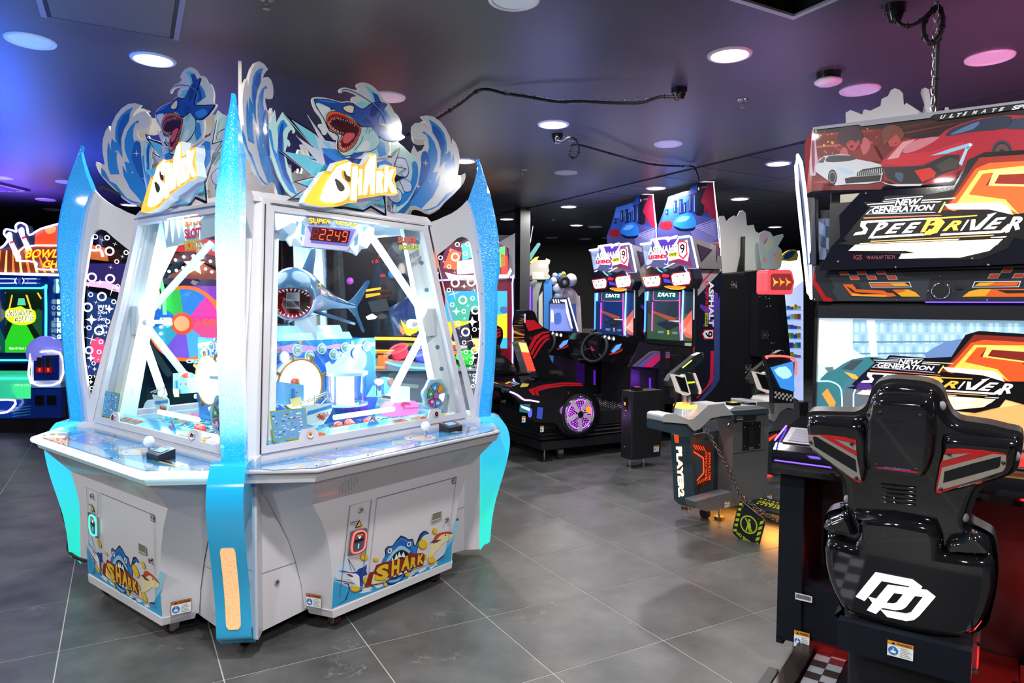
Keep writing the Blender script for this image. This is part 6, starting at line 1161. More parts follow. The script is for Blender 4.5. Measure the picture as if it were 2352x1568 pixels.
# red supercar
H('890,780 960,700 1100,560 1180,530 1330,520 1490,500 1560,440 1700,380 1900,320 2200,286 2300,290 2700,300 2700,760 1980,720 1700,900 1600,965 1320,995 1100,1000 940,940 920,820', 'b81a34', .0066, 1); H('900,770 1100,690 1400,660 1700,560 1820,570 1740,640 1460,740 1240,800 1060,800', 'cf2438', .007, 1); H('1120,660 1180,580 1300,530 1500,510 1320,620 1180,670', 'd88090', .0072, 2); H('960,740 1120,560 1250,530 1120,640 1080,720', 'e0a0a8', .0071, 1)
H('1560,500 1600,440 1740,380 1960,320 2220,300 2180,420 1900,450 1700,480', '26304c', .0074, 2); H('1600,490 1720,420 1900,350 1840,430', '5878a8', .0078, 2); H('2180,430 2220,330 2400,310 2400,430', '2c3c58', .0074)
H('1400,700 1600,630 1800,570 1835,580 1790,640 1760,620 1560,680', '9fd0f0', .0080, 1); H('1760,620 1800,600 1720,800 1690,780', 'b8e0ff', .0080); H('1800,570 1830,600 1790,600', 'ffffff', .0084)
H('925,815 1120,810 1330,800 1560,690 1700,690 1690,830 1560,870 1330,980 1100,985 960,930', '28262c', .0076, 1); H('1240,850 1400,820 1460,870 1440,920 1320,965', 'e03028', .0082); H('1460,800 1600,720 1690,740 1680,830 1520,860', '45443e', .0082, 1); H('1050,870 1130,880 1110,970 1050,920', '4a6078', .0082, 2); H('900,960 960,990 1330,985 1300,1005 1060,1010', 'e8e8f0', .0086)
for r_, c, d in ((1, '33404a', .0080), (.82, '1a1c20', .0084), (.7, '6a4448', .0088), (.3, '202024', .0092)): H(' '.join('%g,%g' % (2130+108*r_*math.cos(j*.4), 670+130*r_*math.sin(j*.4)) for j in range(16)), c, d)
H('212,412 2700,95 2700,120 1440,285 1395,318 710,402 675,385 215,440', 'a3a3b2', .0100); H('1415,318 1450,288 2700,125 2700,170 1480,345', '17171c', .0096)
for ch, x, y in zip('ULTIMATE', (1500, 1590, 1665, 1730, 1825, 1915, 2020, 2095), (285, 275, 265, 252, 240, 228, 218, 208)): text(hd_, ch, PH, uH('%g,%g %g,%g %g,%g %g,%g' % (x+12, y+5, x+62 if ch != 'I' else x+50, y, x+48, y+37, x-4, y+44)), PWHT, d=.0102, bold=.05, shear=.2)
text(hd_, 'SPEED', PH, uH('2232,196 2560,150 2546,195 2224,240'), PWHT, d=.0102, bold=.05, shear=.2)
hd_.build('header_board', racer, label='printed header with white car, red supercar and two drivers')
hl = MB(); bxq(hl, .1, 1.0, -.05, .1, 1.98, 2.06, mat('cream_lamp_box', (.6, .55, .45), .5)); hl.build('header_lamp', racer)
# white cut-out skyline of the board behind
bk = MB(); pb = pf_(.32); bk.slab(pb, smooth(uvs(pb, '545,420 540,260 590,232 710,278 720,235 740,225 790,240 895,190 905,120 970,90 1000,30 1040,10 1085,25 1120,60 1130,185 1160,160 1320,262 1340,180 1300,60 1310,20 1345,5 1385,20 1420,250 1545,235 1550,205 1585,205 1590,235 1720,222 1720,420', Zh), 1), mat('white_back_board', (.92, .88, .95), .4), -.012, 0); bk.build('back_board', racer)
# side wing of edge-lit acrylic
pw = PL(PC-EW*.03, EF, (0, 0, 1)); sw = MB(); ow = uvs(pw, '1832,356 1840,372 1848,430 1855,500 1860,590 1863,640 1863,686 1856,672 1847,580 1838,500 1831,430 1828,380'); sw.slab(pw, ow, glass('wing_acrylic', (.9, .92, 1), 1, .05, .2), -.004, .004); o = sw.build('side_wing', racer, label='white edge-lit acrylic side wing'); sw = MB(); sw.tube([pw.w(*q) for q in ow], .007, gl('f2f2ff', 3), 6, closed=True); sw.tube([pw.w(*q) for q in inset(ow, .02)], .004, gl('c8d8ff', 2), 6, closed=True); sw.build('light_edge', o)
# dash, pedestals, base
def bxs(mb, w0, w1, f0, f1, z0, z1, m):
    R = lambda w, f, z: SP+EW*w+EF*f+V((0, 0, z)); return mb.prism([R(w0, f0, z0), R(w1, f0, z0), R(w1, f1, z0), R(w0, f1, z0)], [R(w0, f0, z1), R(w1, f0, z1), R(w1, f1, z1), R(w0, f1, z1)], m)
RS = lambda w, f, z: SP+EW*w+EF*f+V((0, 0, z))
NAVYB = mat('blue_black_panel', (.006, .008, .014), .4, spec=.25); RDI = mat('red_lit_metal_floor', (.5, .02, .02), .25, .8)  # red footwell light is put into the floor plates' base colour
pd = MB(); bxs(pd, 0, .10, 0, .62, .12, .84, NAVYB); bxs(pd, 0, .42, .02, .40, .12, .36, NAVYB); bxs(pd, 0, .03, .0, .62, .1, .13, NAVYB); bxs(pd, .98, 1.08, .0, .62, .12, .84, NAVYB); bxs(pd, .02, 1.04, .35, .62, .12, .80, BLACK); pd.build('pedestal', racer, bevel=.004)
tp = PL(RS(0, 0, 0), EW, (0, 0, 1)); bc = MB(); bc.slab(tp, uvs(tp, '175,788 322,824 320,878 176,845', Z6), pr('dfe0e8'), .0, .002)
q = uvs(tp, '182,795 316,828 315,862 182,832', Z6); random.seed(4); x = 0
while x < .97:
    w_ = random.choice((.008, .014, .02)); f = lambda u, v: tuple((q[0][j]*(1-u)+q[1][j]*u)*(1-v)+(q[3][j]*(1-u)+q[2][j]*u)*v for j in (0, 1)); bc.poly(tp, [f(x, 0), f(x+w_, 0), f(x+w_, 1), f(x, 1)], BLK, .003); x += w_+random.choice((.008, .014))
bc.build('barcode_label', racer); stk = MB(); w0 = uvs(tp, '160,1250', Z6)[0]; w1 = uvs(tp, '298,1275', Z6)[0]; sticker(stk, PL(tp.w(w0[0], w0[1], 0), EW, (0, 0, 1)), 0, .0, w1[0]-w0[0], .072); stk.build('warning_sticker', racer)
for w, f in ((.06, .06), (1.02, .06), (.06, .55)): ft = MB(); c = RS(w, f, 0); ft.cyl(c, c+V((0, 0, .012)), .022, mat('brass_foot', (.35, .25, .1), .3, 1), .018, 16); ft.cyl(c+V((0, 0, .012)), c+V((0, 0, .035)), .013, mat('brass_foot', (.35, .25, .1), .3, 1), n=6); ft.cyl(c+V((0, 0, .03)), c+V((0, 0, .125)), .006, STEEL, n=10); ft.build('levelling_foot', racer)
# dashboard moulding
dsh = MB(); sec = [(-.06, .84), (-.09, .88), (-.08, .93), (-.02, .96), (.12, 1.0), (.42, 1.02), (.60, 1.0), (.60, .82), (.1, .80)]
dsh.loft([[RS(w, f, z) for f, z in sec] for w in (-.015, .02, 1.06, 1.10)][::-1], GLOSS, False, True); dsh.build('dashboard', racer, bevel=.018, seg=3)
gp = PL(RS(.0, -.02, .963), EW, RS(0, .12, 1.004)-RS(0, -.02, .963)); gr = MB(); gr.slab(gp, rect(.01, .0, .30, .15), STEEL, 0, .004); gr.slab(gp, rect(.03, .015, .29, .135), mat('perforated_grille', (.35, .33, .4), .3, .9), .004, .006); o = gr.build('speaker_grille', racer, label='purple-lit perforated silver grille')
hs_ = MB()
for i in range(34):
    for j in range(15): hs_.poly(gp, disc(.035+i*.0075+(j % 2)*.0037, .02+j*.0078, .0024, 6), BLK, .0066)
hs_.build('grille_holes', o, kind='stuff'); pl_ = MB(); pl_.tube([RS(-.012, -.05, .975), RS(-.012, .13, 1.01)], .004, gl('7a50ff', 4), 6); pl_.tube([RS(-.0, -.095, .90), RS(.32, -.098, .90)], .003, gl('5a38ff', 3), 6); pl_.build('purple_light_line', racer)
lamp('POINT', 'dash_lamp', RS(.12, -.12, 1.08), .7, (.3, .15, 1), .04)
rp = PL(RS(.62, -.02, .963), EW, RS(0, .12, 1.004)-RS(0, -.02, .963)); rpn = MB(); rpn.slab(rp, [(.02, -.0), (.36, -.0), (.36, .12), (.02, .14)], STEEL, 0, .004); rpn.poly(rp, [(.03, .008), (.32, .008), (.33, .11), (.03, .12)], pr('b82a24', .25, .8), .005); rpn.cyl(rp.w(.24, .045, .004), rp.w(.24, .045, .014), .022, pr('e8d820', .25, .8)); tb = PL(rp.w(.24, .045, .0145), EW, rp.uz); text(rpn, 'VIEW', tb, [(-.014, .005), (.014, .005), (.014, -.005), (-.014, -.005)], BLK, d=.0005, bold=.02); rpn.build('button_panel', racer, label='red button panel with a yellow view button')
# steering wheel (mostly hidden by the seat)
wc = RS(.52, -.14, .93); wm = MB(); wn = (-EF+V((0, 0, .35))).normalized(); wm.ring(wc, .14, .014, RUBBER, wn, 28, 8); wm.cyl(wc, wc-wn*.12, .03, BLACK)
for a_ in (0, 2.1, 4.2): x_ = EW*math.cos(a_)+wn.cross(EW)*math.sin(a_); wm.tube([wc, wc+x_*.14], .01, BLACK, 6)
wm.build('steering_wheel', racer)
# platform, rails, checker strips and red light
pfm = MB(); bxs(pfm, .10, 1.02, -1.5, .1, .03, .10, NAVYB); pfm.build('platform', racer); pfb = MB(); bxs(pfb, .12, 1.0, -1.45, .05, .0, .03, BLACK); pfb.build('platform_skid', racer)
rl = MB(); bxs(rl, .09, .155, -1.5, .30, .10, .125, mat('rail_dark_metal', (.06, .045, .045), .3, .8)); rl.build('edge_rail', racer); rl = MB(); bxs(rl, .985, 1.03, -1.5, .3, .10, .125, mat('rail_dark_metal', (.06, .045, .045), .3, .8)); rl.build('edge_rail', racer); rl = MB(); bxs(rl, .01, .05, -1.0, -.14, .03, .055, BLACK); rl.build('cable_channel', racer)
for w0, w1 in ((.165, .275), (.87, .975)):
    cm = MB(); pz = PL(RS(0, 0, .104), EW, EF)
    cm.slab(pz, rect(w0, -1.5, w1, .15), pr('a9adb8', .25, .8), -.004, 0)
    for i in range(30):
        for j in range(2):
            if (i+j) % 2: cm.poly(pz, [(w0+(w1-w0)/2*j, -1.5+.055*i), (w0+(w1-w0)/2*(j+1), -1.5+.055*i), (w0+(w1-w0)/2*(j+1), -1.445+.055*i), (w0+(w1-w0)/2*j, -1.445+.055*i)], pr('3a2c2c', .25, .8), .001)
    cm.build('checker_strip', racer)
rp_ = MB(); bxs(rp_, .84, .98, -.55, .1, .104, .22, RDI); rp_.build('red_lit_floor_plate', racer, bevel=.003); rp_ = MB(); bxs(rp_, .10, .84, .0, .34, .104, .14, RDI); rp_.build('red_lit_floor_plate', racer)
lamp('POINT', 'red_footwell_lamp', RS(.88, -.3, .34), 3.5, (1, .02, .02), .05); lamp('POINT', 'red_footwell_lamp', RS(.25, .1, .45), .5, (1, .02, .02), .05)
# ---- bucket seat
sy = 2.10; so = aty(2090, 1100, sy); sz = (V((0, 0, 1))*math.cos(.16)-EF*math.sin(.16)); PS = PL(so, EW, sz); u5 = lambda t: uvs(PS, t, Z5)
seat = MB(); SO = u5('75,405 200,394 500,402 600,390 680,330 720,210 755,140 820,82 950,52 1100,58 1300,80 1430,125 1500,200 1535,310 1590,420 1680,488 1800,510 2000,540 2200,590 2310,615 2352,680 2335,800 2310,920 2280,1010 2200,1075 2000,1150 1880,1250 1820,1400 1790,1490')+uvs(PS, '1690,190 1760,235 1860,290 1895,340 1918,450 1925,620 1905,800 1870,950 1840,1060 1780,1125 1700,1180 1690,1300 560,1050 570,950 490,760 430,560 410,400 415,220 430,130 480,92 550,75 585,40', Z6)+u5('438,1400 432,1200 400,1085 300,985 150,855 85,790 62,600 55,460')
SO = smooth(SO, 2)
seat.slab(PS, SO, BLACK, -.07, -.012, None, True); s_ = seat.build('seat_back_shell', racer, label='glossy black bucket seat back seen from behind', bevel=.006)
def part_p(name, t, z, d0, r, m=GLOSS, hh=None, par=None, n=2, back=.0, label=None):
    mb = MB(); pillow(mb, PS, smooth(uvs(PS, t, z), n) if n > 1 else uvs(PS, t, z), d0, r, m, 4, hh, back); return mb.build(name, par or s_, label=label)
inn = inset(SO, .012)
sb_ = MB(); pillow(sb_, PS, inn, -.013, .02, GLOSS, 4, .022); sb_.build('gloss_cover', s_)
part_p('left_shoulder', '90,440 300,440 540,460 640,480 700,560 740,760 700,1060 660,1110 560,1060 300,900 130,790 85,640', Z5, .006, .022, hh=.03); part_p('right_shoulder', '1500,620 1700,620 2000,650 2270,680 2290,760 2250,960 2180,1050 1960,1120 1480,1240 1400,1200 1440,1000 1480,800', Z5, .006, .022, hh=.03)
part_p('head_bulge', '740,260 790,190 900,160 1150,165 1350,185 1410,260 1440,500 1420,800 1350,1000 1280,1040 1000,1010 760,980 700,930 680,700 700,420', Z5, .008, .03, hh=.055, n=2)
hp_ = MB(); hp_.slab(PS, smooth(u5('790,275 830,255 1300,285 1345,320 1330,640 1300,960 1270,990 800,940 765,910 770,600'), 1), mat('smoked_plate', (.004, .004, .008), .05, coat=1), .055, .066); hp_.poly(PS, u5('815,285 1325,315 1322,430 810,390'), pr('17161f', .4), .067)
for i in range(22): hp_.poly(PS, u5('%g,%g %g,%g %g,%g' % (830+22*i, 390+2*i, 838+22*i, 391+2*i, 900+22*i if i < 19 else 1320, 300+1*i)), pr('26242f', .4), .0675)
hp_.poly(PS, u5('810,895 1275,945 1245,962 835,912'), pr('c01828', .3, .8), .067); text(hp_, 'NEW GENERATION', PS, u5('905,890 1185,918 1178,940 898,908'), pr('7a6ab8'), d=.068, bold=.03, shear=.15)
for t_ in ('868,333', '1277,363', '828,873', '1243,920'): hp_.ball(PS.w(*u5(t_)[0], .067), .005, RUBBER, 8, 5)
hp_.build('headrest_plate', s_)
for nm, OUTL, L in (('left', '108,598 220,598 480,620 605,652 610,800 662,1080 640,1096 560,1050 300,850 125,720', (('108,598 222,598 610,815 655,1060 560,1040 300,850 125,720', '8b8a86'), ('385,640 520,670 605,700 608,760 500,710', '8b8a86'), ('155,612 190,612 600,850 612,980 600,975 175,715', '0b0b0d'))), ('right', '1545,742 1700,740 1900,755 2150,790 2170,810 2165,920 2130,970 1800,1080 1480,1200 1440,1195 1436,1160 1480,900', (('1515,800 1795,780 1700,810 1510,860', '9c948a'), ('1500,930 1800,850 2030,785 2165,800 2160,920 2130,965 1880,1050 1490,1160 1450,1150', '9c948a'), ('1525,970 1800,890 2110,810 2100,910 2080,930 1510,1088', '0b0b0d')))):
    w_ = MB(); w_.slab(PS, smooth(u5(OUTL), 1), pr('b8161c', .3, .8), .034, .041)
    for i, (t_, c_) in enumerate(L): w_.poly(PS, u5(t_), pr(c_, .35), .042+.0006*i)
    for t_ in (('135,670', '558,685', '610,1040') if nm == 'left' else ('1572,787', '2135,877', '1490,1152')): w_.ball(PS.w(*u5(t_)[0], .043), .0055, RUBBER, 8, 5)
    w_.build('shoulder_plate', s_, label='red, grey and black striped %s shoulder plate' % nm)
rb_ = MB()
for i in range(5): y = 1130+45*i; pillow(rb_, PS, u5('850,%g 1215,%g 1215,%g 850,%g' % (y, y+40, y+62, y+22)), .009, .004, GLOSS, 2, .006)
rb_.build('vent_ribs', s_)
part_p('lower_bulge', '470,270 700,330 730,160 700,60 1400,150 1460,380 1840,420 1900,600 1880,780 1800,1000 1640,1120 1200,1080 760,960 620,900 520,740 450,520', Z6, .008, .03, hh=.05, n=2); part_p('hip_wedge', '450,150 580,90 640,70 710,230 700,255 460,210', Z6, .009, .012, hh=.045, n=2); part_p('hip_wedge', '1470,380 1500,300 1600,280 1700,230 1840,330 1850,420 1500,400', Z6, .009, .012, hh=.04, n=2)
em = MB(); u6 = lambda t: uvs(PS, t, Z6); EMW = gl('ffffff', 1.2)
em.slab(PS, u6('725,747 890,543 1205,603 1285,662 1262,688 1168,676 1183,655 945,612 800,782'), EMW, .058, .062)
em.slab(PS, u6('995,648 1325,690 1397,745 1260,905 1215,940 1150,948 990,915 937,858 1150,892 1190,880 1297,742 1225,737 1150,830 1120,850 1060,858 950,838 895,890 820,860 868,798 832,752 895,768'), EMW, .058, .062); em.poly(PS, u6('1050,712 1125,722 1070,790 1040,800 985,793'), BLK, .063)
em.build('back_emblem', s_, label='glowing white angular double-letter emblem')
for t_ in ('1490,335', '2275,868', '480,1320', '1735,1515'): c = PS.w(*u5(t_)[0], -.005); MB().ball(c, .011, pr('8c8890', .3), 10, 6, (1, .6, 1.3)).build('rim_stud', s_)
# seat cushion side beyond and base box
cu = MB(); o3 = PS.w(0, -.42, 0); 
sbx = PL(PS.w(0, 0, .02), EW, (0, 0, 1)); bb6 = uvs(sbx, '540,1020 1700,1305 1685,1600 530,1270', Z6); kb = MB(); kb.slab(sbx, bb6, NAVYB, -.04, 0); o = kb.build('seat_base_panel', racer, bevel=.004)
q = uvs(sbx, '962,1350 1195,1360', Z6); sk = MB(); sticker(sk, PL(sbx.w(q[0][0], q[0][1]+.01, .001), EW, (0, 0, 1)), 0, 0, q[1][0]-q[0][0], .05); sk.build('warning_sticker', o)
sbm = MB(); c = PS.w(0, -.5, -.25)
def bxc(mb, w0, w1, f0, f1, z0, z1, m):
    R = lambda w, f, z: V((so.x, so.y, 0))+EW*w+EF*f+V((0, 0, z)); return mb.prism([R(w0, f0, z0), R(w1, f0, z0), R(w1, f1, z0), R(w0, f1, z0)], [R(w0, f0, z1), R(w1, f0, z1), R(w1, f1, z1), R(w0, f1, z1)], m)
bxc(sbm, -.17, .17, .08, .5, .10, .42, BLACK); sbm.build('seat_frame', racer, bevel=.01); cs2 = MB(); bxc(cs2, -.19, .19, .06, .5, .42, .54, mat('seat_vinyl', (.02, .02, .022), .4)); cs2.build('seat_cushion', racer, bevel=.05, seg=4)
# neighbour pedestal at the right edge of the picture
nb = thing('racing_pedestal', 'black neighbouring racing pedestal cut by the right edge of the picture', 'arcade machine', tuple(RS(1.17, -.3, 0)))
m = MB(); bxs(m, 1.14, 1.5, -.45, .3, .0, .78, NAVYB); m.build('pedestal', nb, bevel=.02); m = MB(); bxs(m, 1.12, 1.52, -.5, .3, .78, .95, GLOSS); m.build('dashboard', nb, bevel=.03, seg=3); pz = PL(RS(1.12, -.505, .78), EW, (0, 0, 1)); m = MB(); m.slab(pz, [(.03, .05), (.3, .05), (.3, .15), (.03, .15)], STEEL, 0, .006); m.poly(pz, [(.045, .06), (.3, .06), (.3, .14), (.045, .14)], pr('b82a34'), .007); m.build('button_panel', nb)
# ================================================================== TWIN CITY-RACER MACHINES (middle distance)
A0 = V((.306, 6.75, 0))
def M_(d, w, z): return A0+gx*d+gy*w+V((0, 0, z))
def side(w): return PL(M_(0, w, 0), gx, (0, 0, 1))
def frontp(d, w=0): return PL(M_(d, w, 0), -gy, (0, 0, 1))
Za = (1360, 400, 3.2); Zb = (1360, 640, 3.2); Zr = (1120, 680, 3.734); Zq = (1640, 480, 3.409); Ze = (1130, 540, 2.8)
def S(name, par, pl, q, m, d0, d1, z=None, sm_=0, bevel=0, side_=None, label=None):
    pts = uvs(pl, q, z); pts = smooth(pts, sm_) if sm_ > 1 else pts; mb = MB(); mb.slab(pl, pts, m, d0, d1, side_, sm_ > 1); return mb.build(name, par, label=label, bevel=bevel)
def D(mb, pl, q, m, d, z=None, n=1):
    pts = uvs(pl, q, z); mb.poly(pl, smooth(pts, n) if n > 1 else pts, m, d)
def bxm_(mb, d0, d1, w0, w1, z0, z1, m): return mb.prism([M_(d0, w0, z0), M_(d1, w0, z0), M_(d1, w1, z0), M_(d0, w1, z0)], [M_(d0, w0, z1), M_(d1, w0, z1), M_(d1, w1, z1), M_(d0, w1, z1)], m)
r9 = thing('city_racing_machine', 'nearer black and red city racing machine with red-lit seat back and purple wheel hub', 'arcade machine', tuple(A0), 'twin city racing machines')
REDP = pr('c01828', .2, 1); SIL = mat('silver_sheet', (.45, .42, .45), .35, .7); PURP = pr('5a3fa8', .25, .8); PINK = pr('d82858', .25, .8)
# cabinet tower
c_ = MB(); bxm_(c_, 2.0, 2.42, 0, .84, .08, 1.93, BLACK); o = c_.build('cabinet_body', r9, bevel=.006)
P0s = side(-.002); sa = MB(); D(sa, P0s, '775,700 955,703 775,895', SIL, .002, Za)
D(sa, P0s, '775,690 955,703 950,1400 860,1520 770,1520', pr('191b2c', .3, .6), .001, Za); D(sa, P0s, '775,700 955,703 775,895', pr('9a9298', .3, .6), .003, Za); D(sa, P0s, '800,790 880,705 895,705 800,810', pr('c02850'), .004, Za)
D(sa, P0s, '895,250 938,120 936,740 900,800 780,930 770,905 870,790 895,700', pr('3c4f8c', .3, .6), .002, Zb); D(sa, P0s, '870,530 895,530 890,740 860,790 770,885 765,870 840,790 865,730', PINK, .003, Zb)
D(sa, P0s, '818,95 850,100 870,150 905,95 925,110 920,230 895,250 870,290 918,375 890,360 860,320 830,350 812,350 850,270 790,210 795,185 860,215 880,170', PURP, .0035, Zb)
vt = lambda x0, y0, x1, y1: uvs(P0s, '%g,%g %g,%g %g,%g %g,%g' % (x1, y0, x1, y1, x0, y1, x0, y0), Zb)
text(sa, 'ASPHALT', P0s, vt(855, 20, 892, 350), PWHT, d=.0045, bold=.04); text(sa, 'LEGENDS', P0s, vt(832, 18, 852, 240), pr('d02838'), d=.0045, bold=.02); D(sa, P0s, '828,252 850,252 848,350 828,350', pr('b8c828'), .004, Zb); text(sa, 'UNITE', P0s, vt(832, 262, 846, 342), BLK, d=.005, bold=.03)
D(sa, P0s, '802,405 822,372 893,370 893,445 822,447', REDP, .004, Zb); D(sa, P0s, '812,405 828,380 885,378 885,438 828,438', PWHT, .0045, Zb); text(sa, '9', P0s, vt(830, 385, 882, 430), INKB, d=.005, bold=.015); sa.build('side_artwork', o)
c2 = MB(); bxm_(c2, 2.42, 2.79, .02, .84, .08, 1.925, BLACK); o2 = c2.build('rear_cabinet', r9, bevel=.006)
def fan(par, pl, a, b, r, d=.002):
    f = MB(); f.poly(pl, disc(a, b, r, 20), pr('30282c', .3), d)
    for i in range(4): f.ring(pl.w(a, b, d+.004), r*(.25+.22*i), .0022, CHROME, pl.n, 20, 4)
    for i in range(4): an = i*math.pi/2+.785; f.cyl(pl.w(a+r*.2*math.cos(an), b+r*.2*math.sin(an), d+.005), pl.w(a+r*1.35*math.cos(an), b+r*1.35*math.sin(an), d+.005), .003, CHROME, n=6)
    f.poly(pl, disc(a, b, r*.3, 10), pr('b04858'), d+.004); f.build('fan_guard', par)
ps = side(.02); q = ps.uv(1360+1041/3.2, 400+812/3.2); fan(o2, ps, q[0], q[1], .05)
# screen
pf2 = frontp(2.0); sb = MB()
S('screen_bezel', r9, frontp(1.99), '395,80 752,90 742,500 392,470', BLACK, -.01, .012, Zb); 
pz = frontp(1.975); D(sb, pz, '410,88 745,95 735,462 405,440', gl('263848', .5), .001, Zb); D(sb, pz, '410,250 560,300 735,240 735,462 405,440', gl('33543c', .6), .0014, Zb); D(sb, pz, '410,88 600,90 520,300 410,200', gl('283a4c', .7), .0013, Zb)
for q_, c in (('640,340 735,230 735,440 690,430', 'd8604a'), ('670,380 735,290 735,420', 'f4c8c0'), ('430,230 620,290 600,320 440,250', 'a04a38'), ('480,300 620,330 600,360 500,350', '28405c'), ('470,330 560,300 650,340 560,380', '1c2430'), ('560,305 640,308 640,316 560,314', 'e8e8f0')): D(sb, pz, q_, gl(c, .8), .002, Zb)
D(sb, pz, '462,92 645,97 640,158 458,152', gl('0c5058', .9), .0025, Zb); text(sb, 'STAR2', pz, uvs(pz, '615,104 485,100 482,130 612,132', Zb), gl('e8fff8', 1.4), d=.003, bold=.04)
text(sb, 'INSERT', pz, uvs(pz, '485,380 530,384 530,402 485,398', Zb), gl('98a8b0', .7), d=.003); text(sb, '5', pz, uvs(pz, '553,378 568,379 568,410 553,408', Zb), gl('f0c030', 1.2), d=.003); text(sb, 'COINS', pz, uvs(pz, '588,388 628,390 628,408 588,406', Zb), gl('98a8b0', .7), d=.003)
D(sb, pz, '683,470 733,472 731,495 682,492', pr('e8e4c8'), .003, Zb); sb.build('game_screen', r9, label='racing game screen with a small 5 in yellow')
def neon(par, pl, q, c, e=3., r=.005, z=Zb, d=.012, nm='neon_strip'): MB().tube([pl.w(*p, d) for p in smooth(uvs(pl, q, z), 3, False)], r, gl(c, e), 6).build(nm, par)
neon(r9, pz, '450,172 445,385', 'ff50b8', 2.2, .007); neon(r9, pz, '650,98 648,300 657,455', 'ff50b8', 2.2, .006); neon(r9, pz, '676,85 668,300 668,450', '80c8ff', 2.6, .010); neon(r9, pz, '415,95 410,160', '80d8ff', 2.6, .012); neon(r9, pz, '458,95 455,150 480,160 620,162 648,155', 'e860b0', 1.2, .004); neon(r9, frontp(1.98), '398,95 395,280 392,390', '4a8cff', 1.8, .012); neon(r9, frontp(1.97), '755,60 752,300', 'c0c8e0', .5, .008); neon(r9, side(-.006), '742,500 745,640', 'c82838', .9, .004)
# eyes unit
ey = frontp(1.86); e_ = S('eye_housing', r9, ey, '345,700 378,682 420,680 520,690 600,658 700,662 735,680 755,770 728,840 400,862 372,820', mat('eye_plastic', (.02, .02, .03), .2, coat=1), -.12, 0, Za, bevel=.01)
eb = MB(); D(eb, ey, '360,705 420,695 520,705 600,675 695,675 722,690 735,770 715,830 405,848 382,815', pr('25233c', .2, 1), .001, Za)
for q_, c, e in (('362,752 380,745 500,732 512,760 510,815 490,832 398,838 380,820', 'c02028', 0), ('372,758 490,745 503,765 500,808 485,822 402,828 388,812', 'e8e8e8', .85), ('575,745 590,722 722,708 735,770 722,815 600,830 580,800', 'c02028', 0), ('585,748 597,732 712,718 725,770 714,805 605,818 590,795', 'f4f4f0', 1.1)): D(eb, ey, q_, gl(c, e) if e else pr(c, .2, 1), .002+.001*(e > 0), Za)
for x, y in ((388, 770), (432, 768), (468, 760), (412, 800), (455, 798), (628, 750), (672, 742), (598, 795), (650, 790)): a, b = ey.uv(Za[0]+x/3.2, Za[1]+y/3.2); eb.poly(ey, disc(a, b, .009, 8), pr('6a5a30' if x % 3 else '3858a0'), .004)
for q_, c in (('520,730 570,740 560,760 515,755', 'd82038'), ('525,765 570,775 585,800 530,795', '4838c0'), ('540,820 620,845 685,835 690,825 560,818', 'f08020'), ('505,690 560,700 540,720', '105868')): D(eb, ey, q_, gl(c, 1.2), .003, Za)
eb.build('eye_displays', e_, label='two white sponsor panels framed in red'); neon(r9, ey, '540,825 590,842 650,845 685,832', 'ff9a20', 2, .006, Za); neon(r9, ey, '470,660 490,700 520,720', '80e0ff', 2, .005, Za); neon(r9, ey, '680,662 690,700 715,730', '70e8ff', 2, .005, Za); neon(r9, ey, '705,730 700,690 725,672', 'ff60c0', 2, .004, Za)
# marquee box
mqp = frontp(1.78); b_ = MB(); MQ = uvs(mqp, '358,515 435,505 440,480 555,465 575,460 600,480 625,455 650,465 718,455 770,690 700,695 640,665 600,650 520,690 420,675 395,690', Za)
b_.slab(mqp, MQ, gl('5a5c8c', .9), -.03, 0, gl('f8f4ff', 1.5)); m1 = b_.build('marquee_face', r9, label='backlit marquee with ASPHALT 9 LEGENDS lettering')
l_ = MB()
for q_, c, e in (('370,520 440,512 420,600 390,670', '8fa0c8', .9), ('560,640 700,560 740,680 600,650', '8c2c5c', .9), ('380,560 470,600 430,660 400,670', 'b8c8e8', 1), ('450,490 560,480 540,520 460,530', 'c8c0e8', 1)): D(l_, mqp, q_, gl(c, e), .001, Za)
D(l_, mqp, '425,610 470,520 475,470 550,472 600,475 640,470 620,520 700,480 715,560 705,640 640,620 560,640 560,668 530,660 540,630 460,630', gl('ece8fc', 1.6), .002, Za)
D(l_, mqp, '482,480 545,478 560,500 580,478 630,474 590,530 560,560 560,640 550,662 530,655 560,600 530,560 500,520', gl('5a3cb8', 1), .003, Za)
for wd, q_, c, e in (('ASPHALT', '418,535 622,518 618,570 415,590', 'ffffff', 2), ('LEGENDS', '418,596 555,586 552,618 415,626', 'e83048', 1.4)): text(l_, wd, mqp, uvs(mqp, q_, Za), BLK, d=.004, bold=.08); text(l_, wd, mqp, uvs(mqp, q_, Za), gl(c, e), d=.005, bold=.035)
D(l_, mqp, '565,578 628,572 626,604 562,608', gl('d8d830', 1.1), .004, Za); text(l_, 'UNITE', mqp, uvs(mqp, '570,582 622,577 620,598 568,602', Za), BLK, d=.005, bold=.03)
D(l_, mqp, '630,495 675,488 698,500 704,590 672,628 640,600', gl('e02838', 1.3), .0045, Za); D(l_, mqp, '638,505 672,498 690,508 695,582 670,612 646,592', gl('f8f8ff', 1.2), .005, Za); text(l_, '9', mqp, uvs(mqp, '648,516 682,510 684,576 652,586', Za), INKB, d=.006, bold=.015); l_.build('marquee_lettering', m1)
tb = MB(); tb.tube([mqp.w(*p, .004) for p in uvs(mqp, '358,515 435,505 440,482 555,465 575,470 625,455', Za)], .012, gl('ffffff', 5), 6); tb.tube([mqp.w(*p, .004) for p in uvs(mqp, '640,465 718,455', Za)], .012, gl('ffffff', 5), 6); tb.build('light_edge', m1)
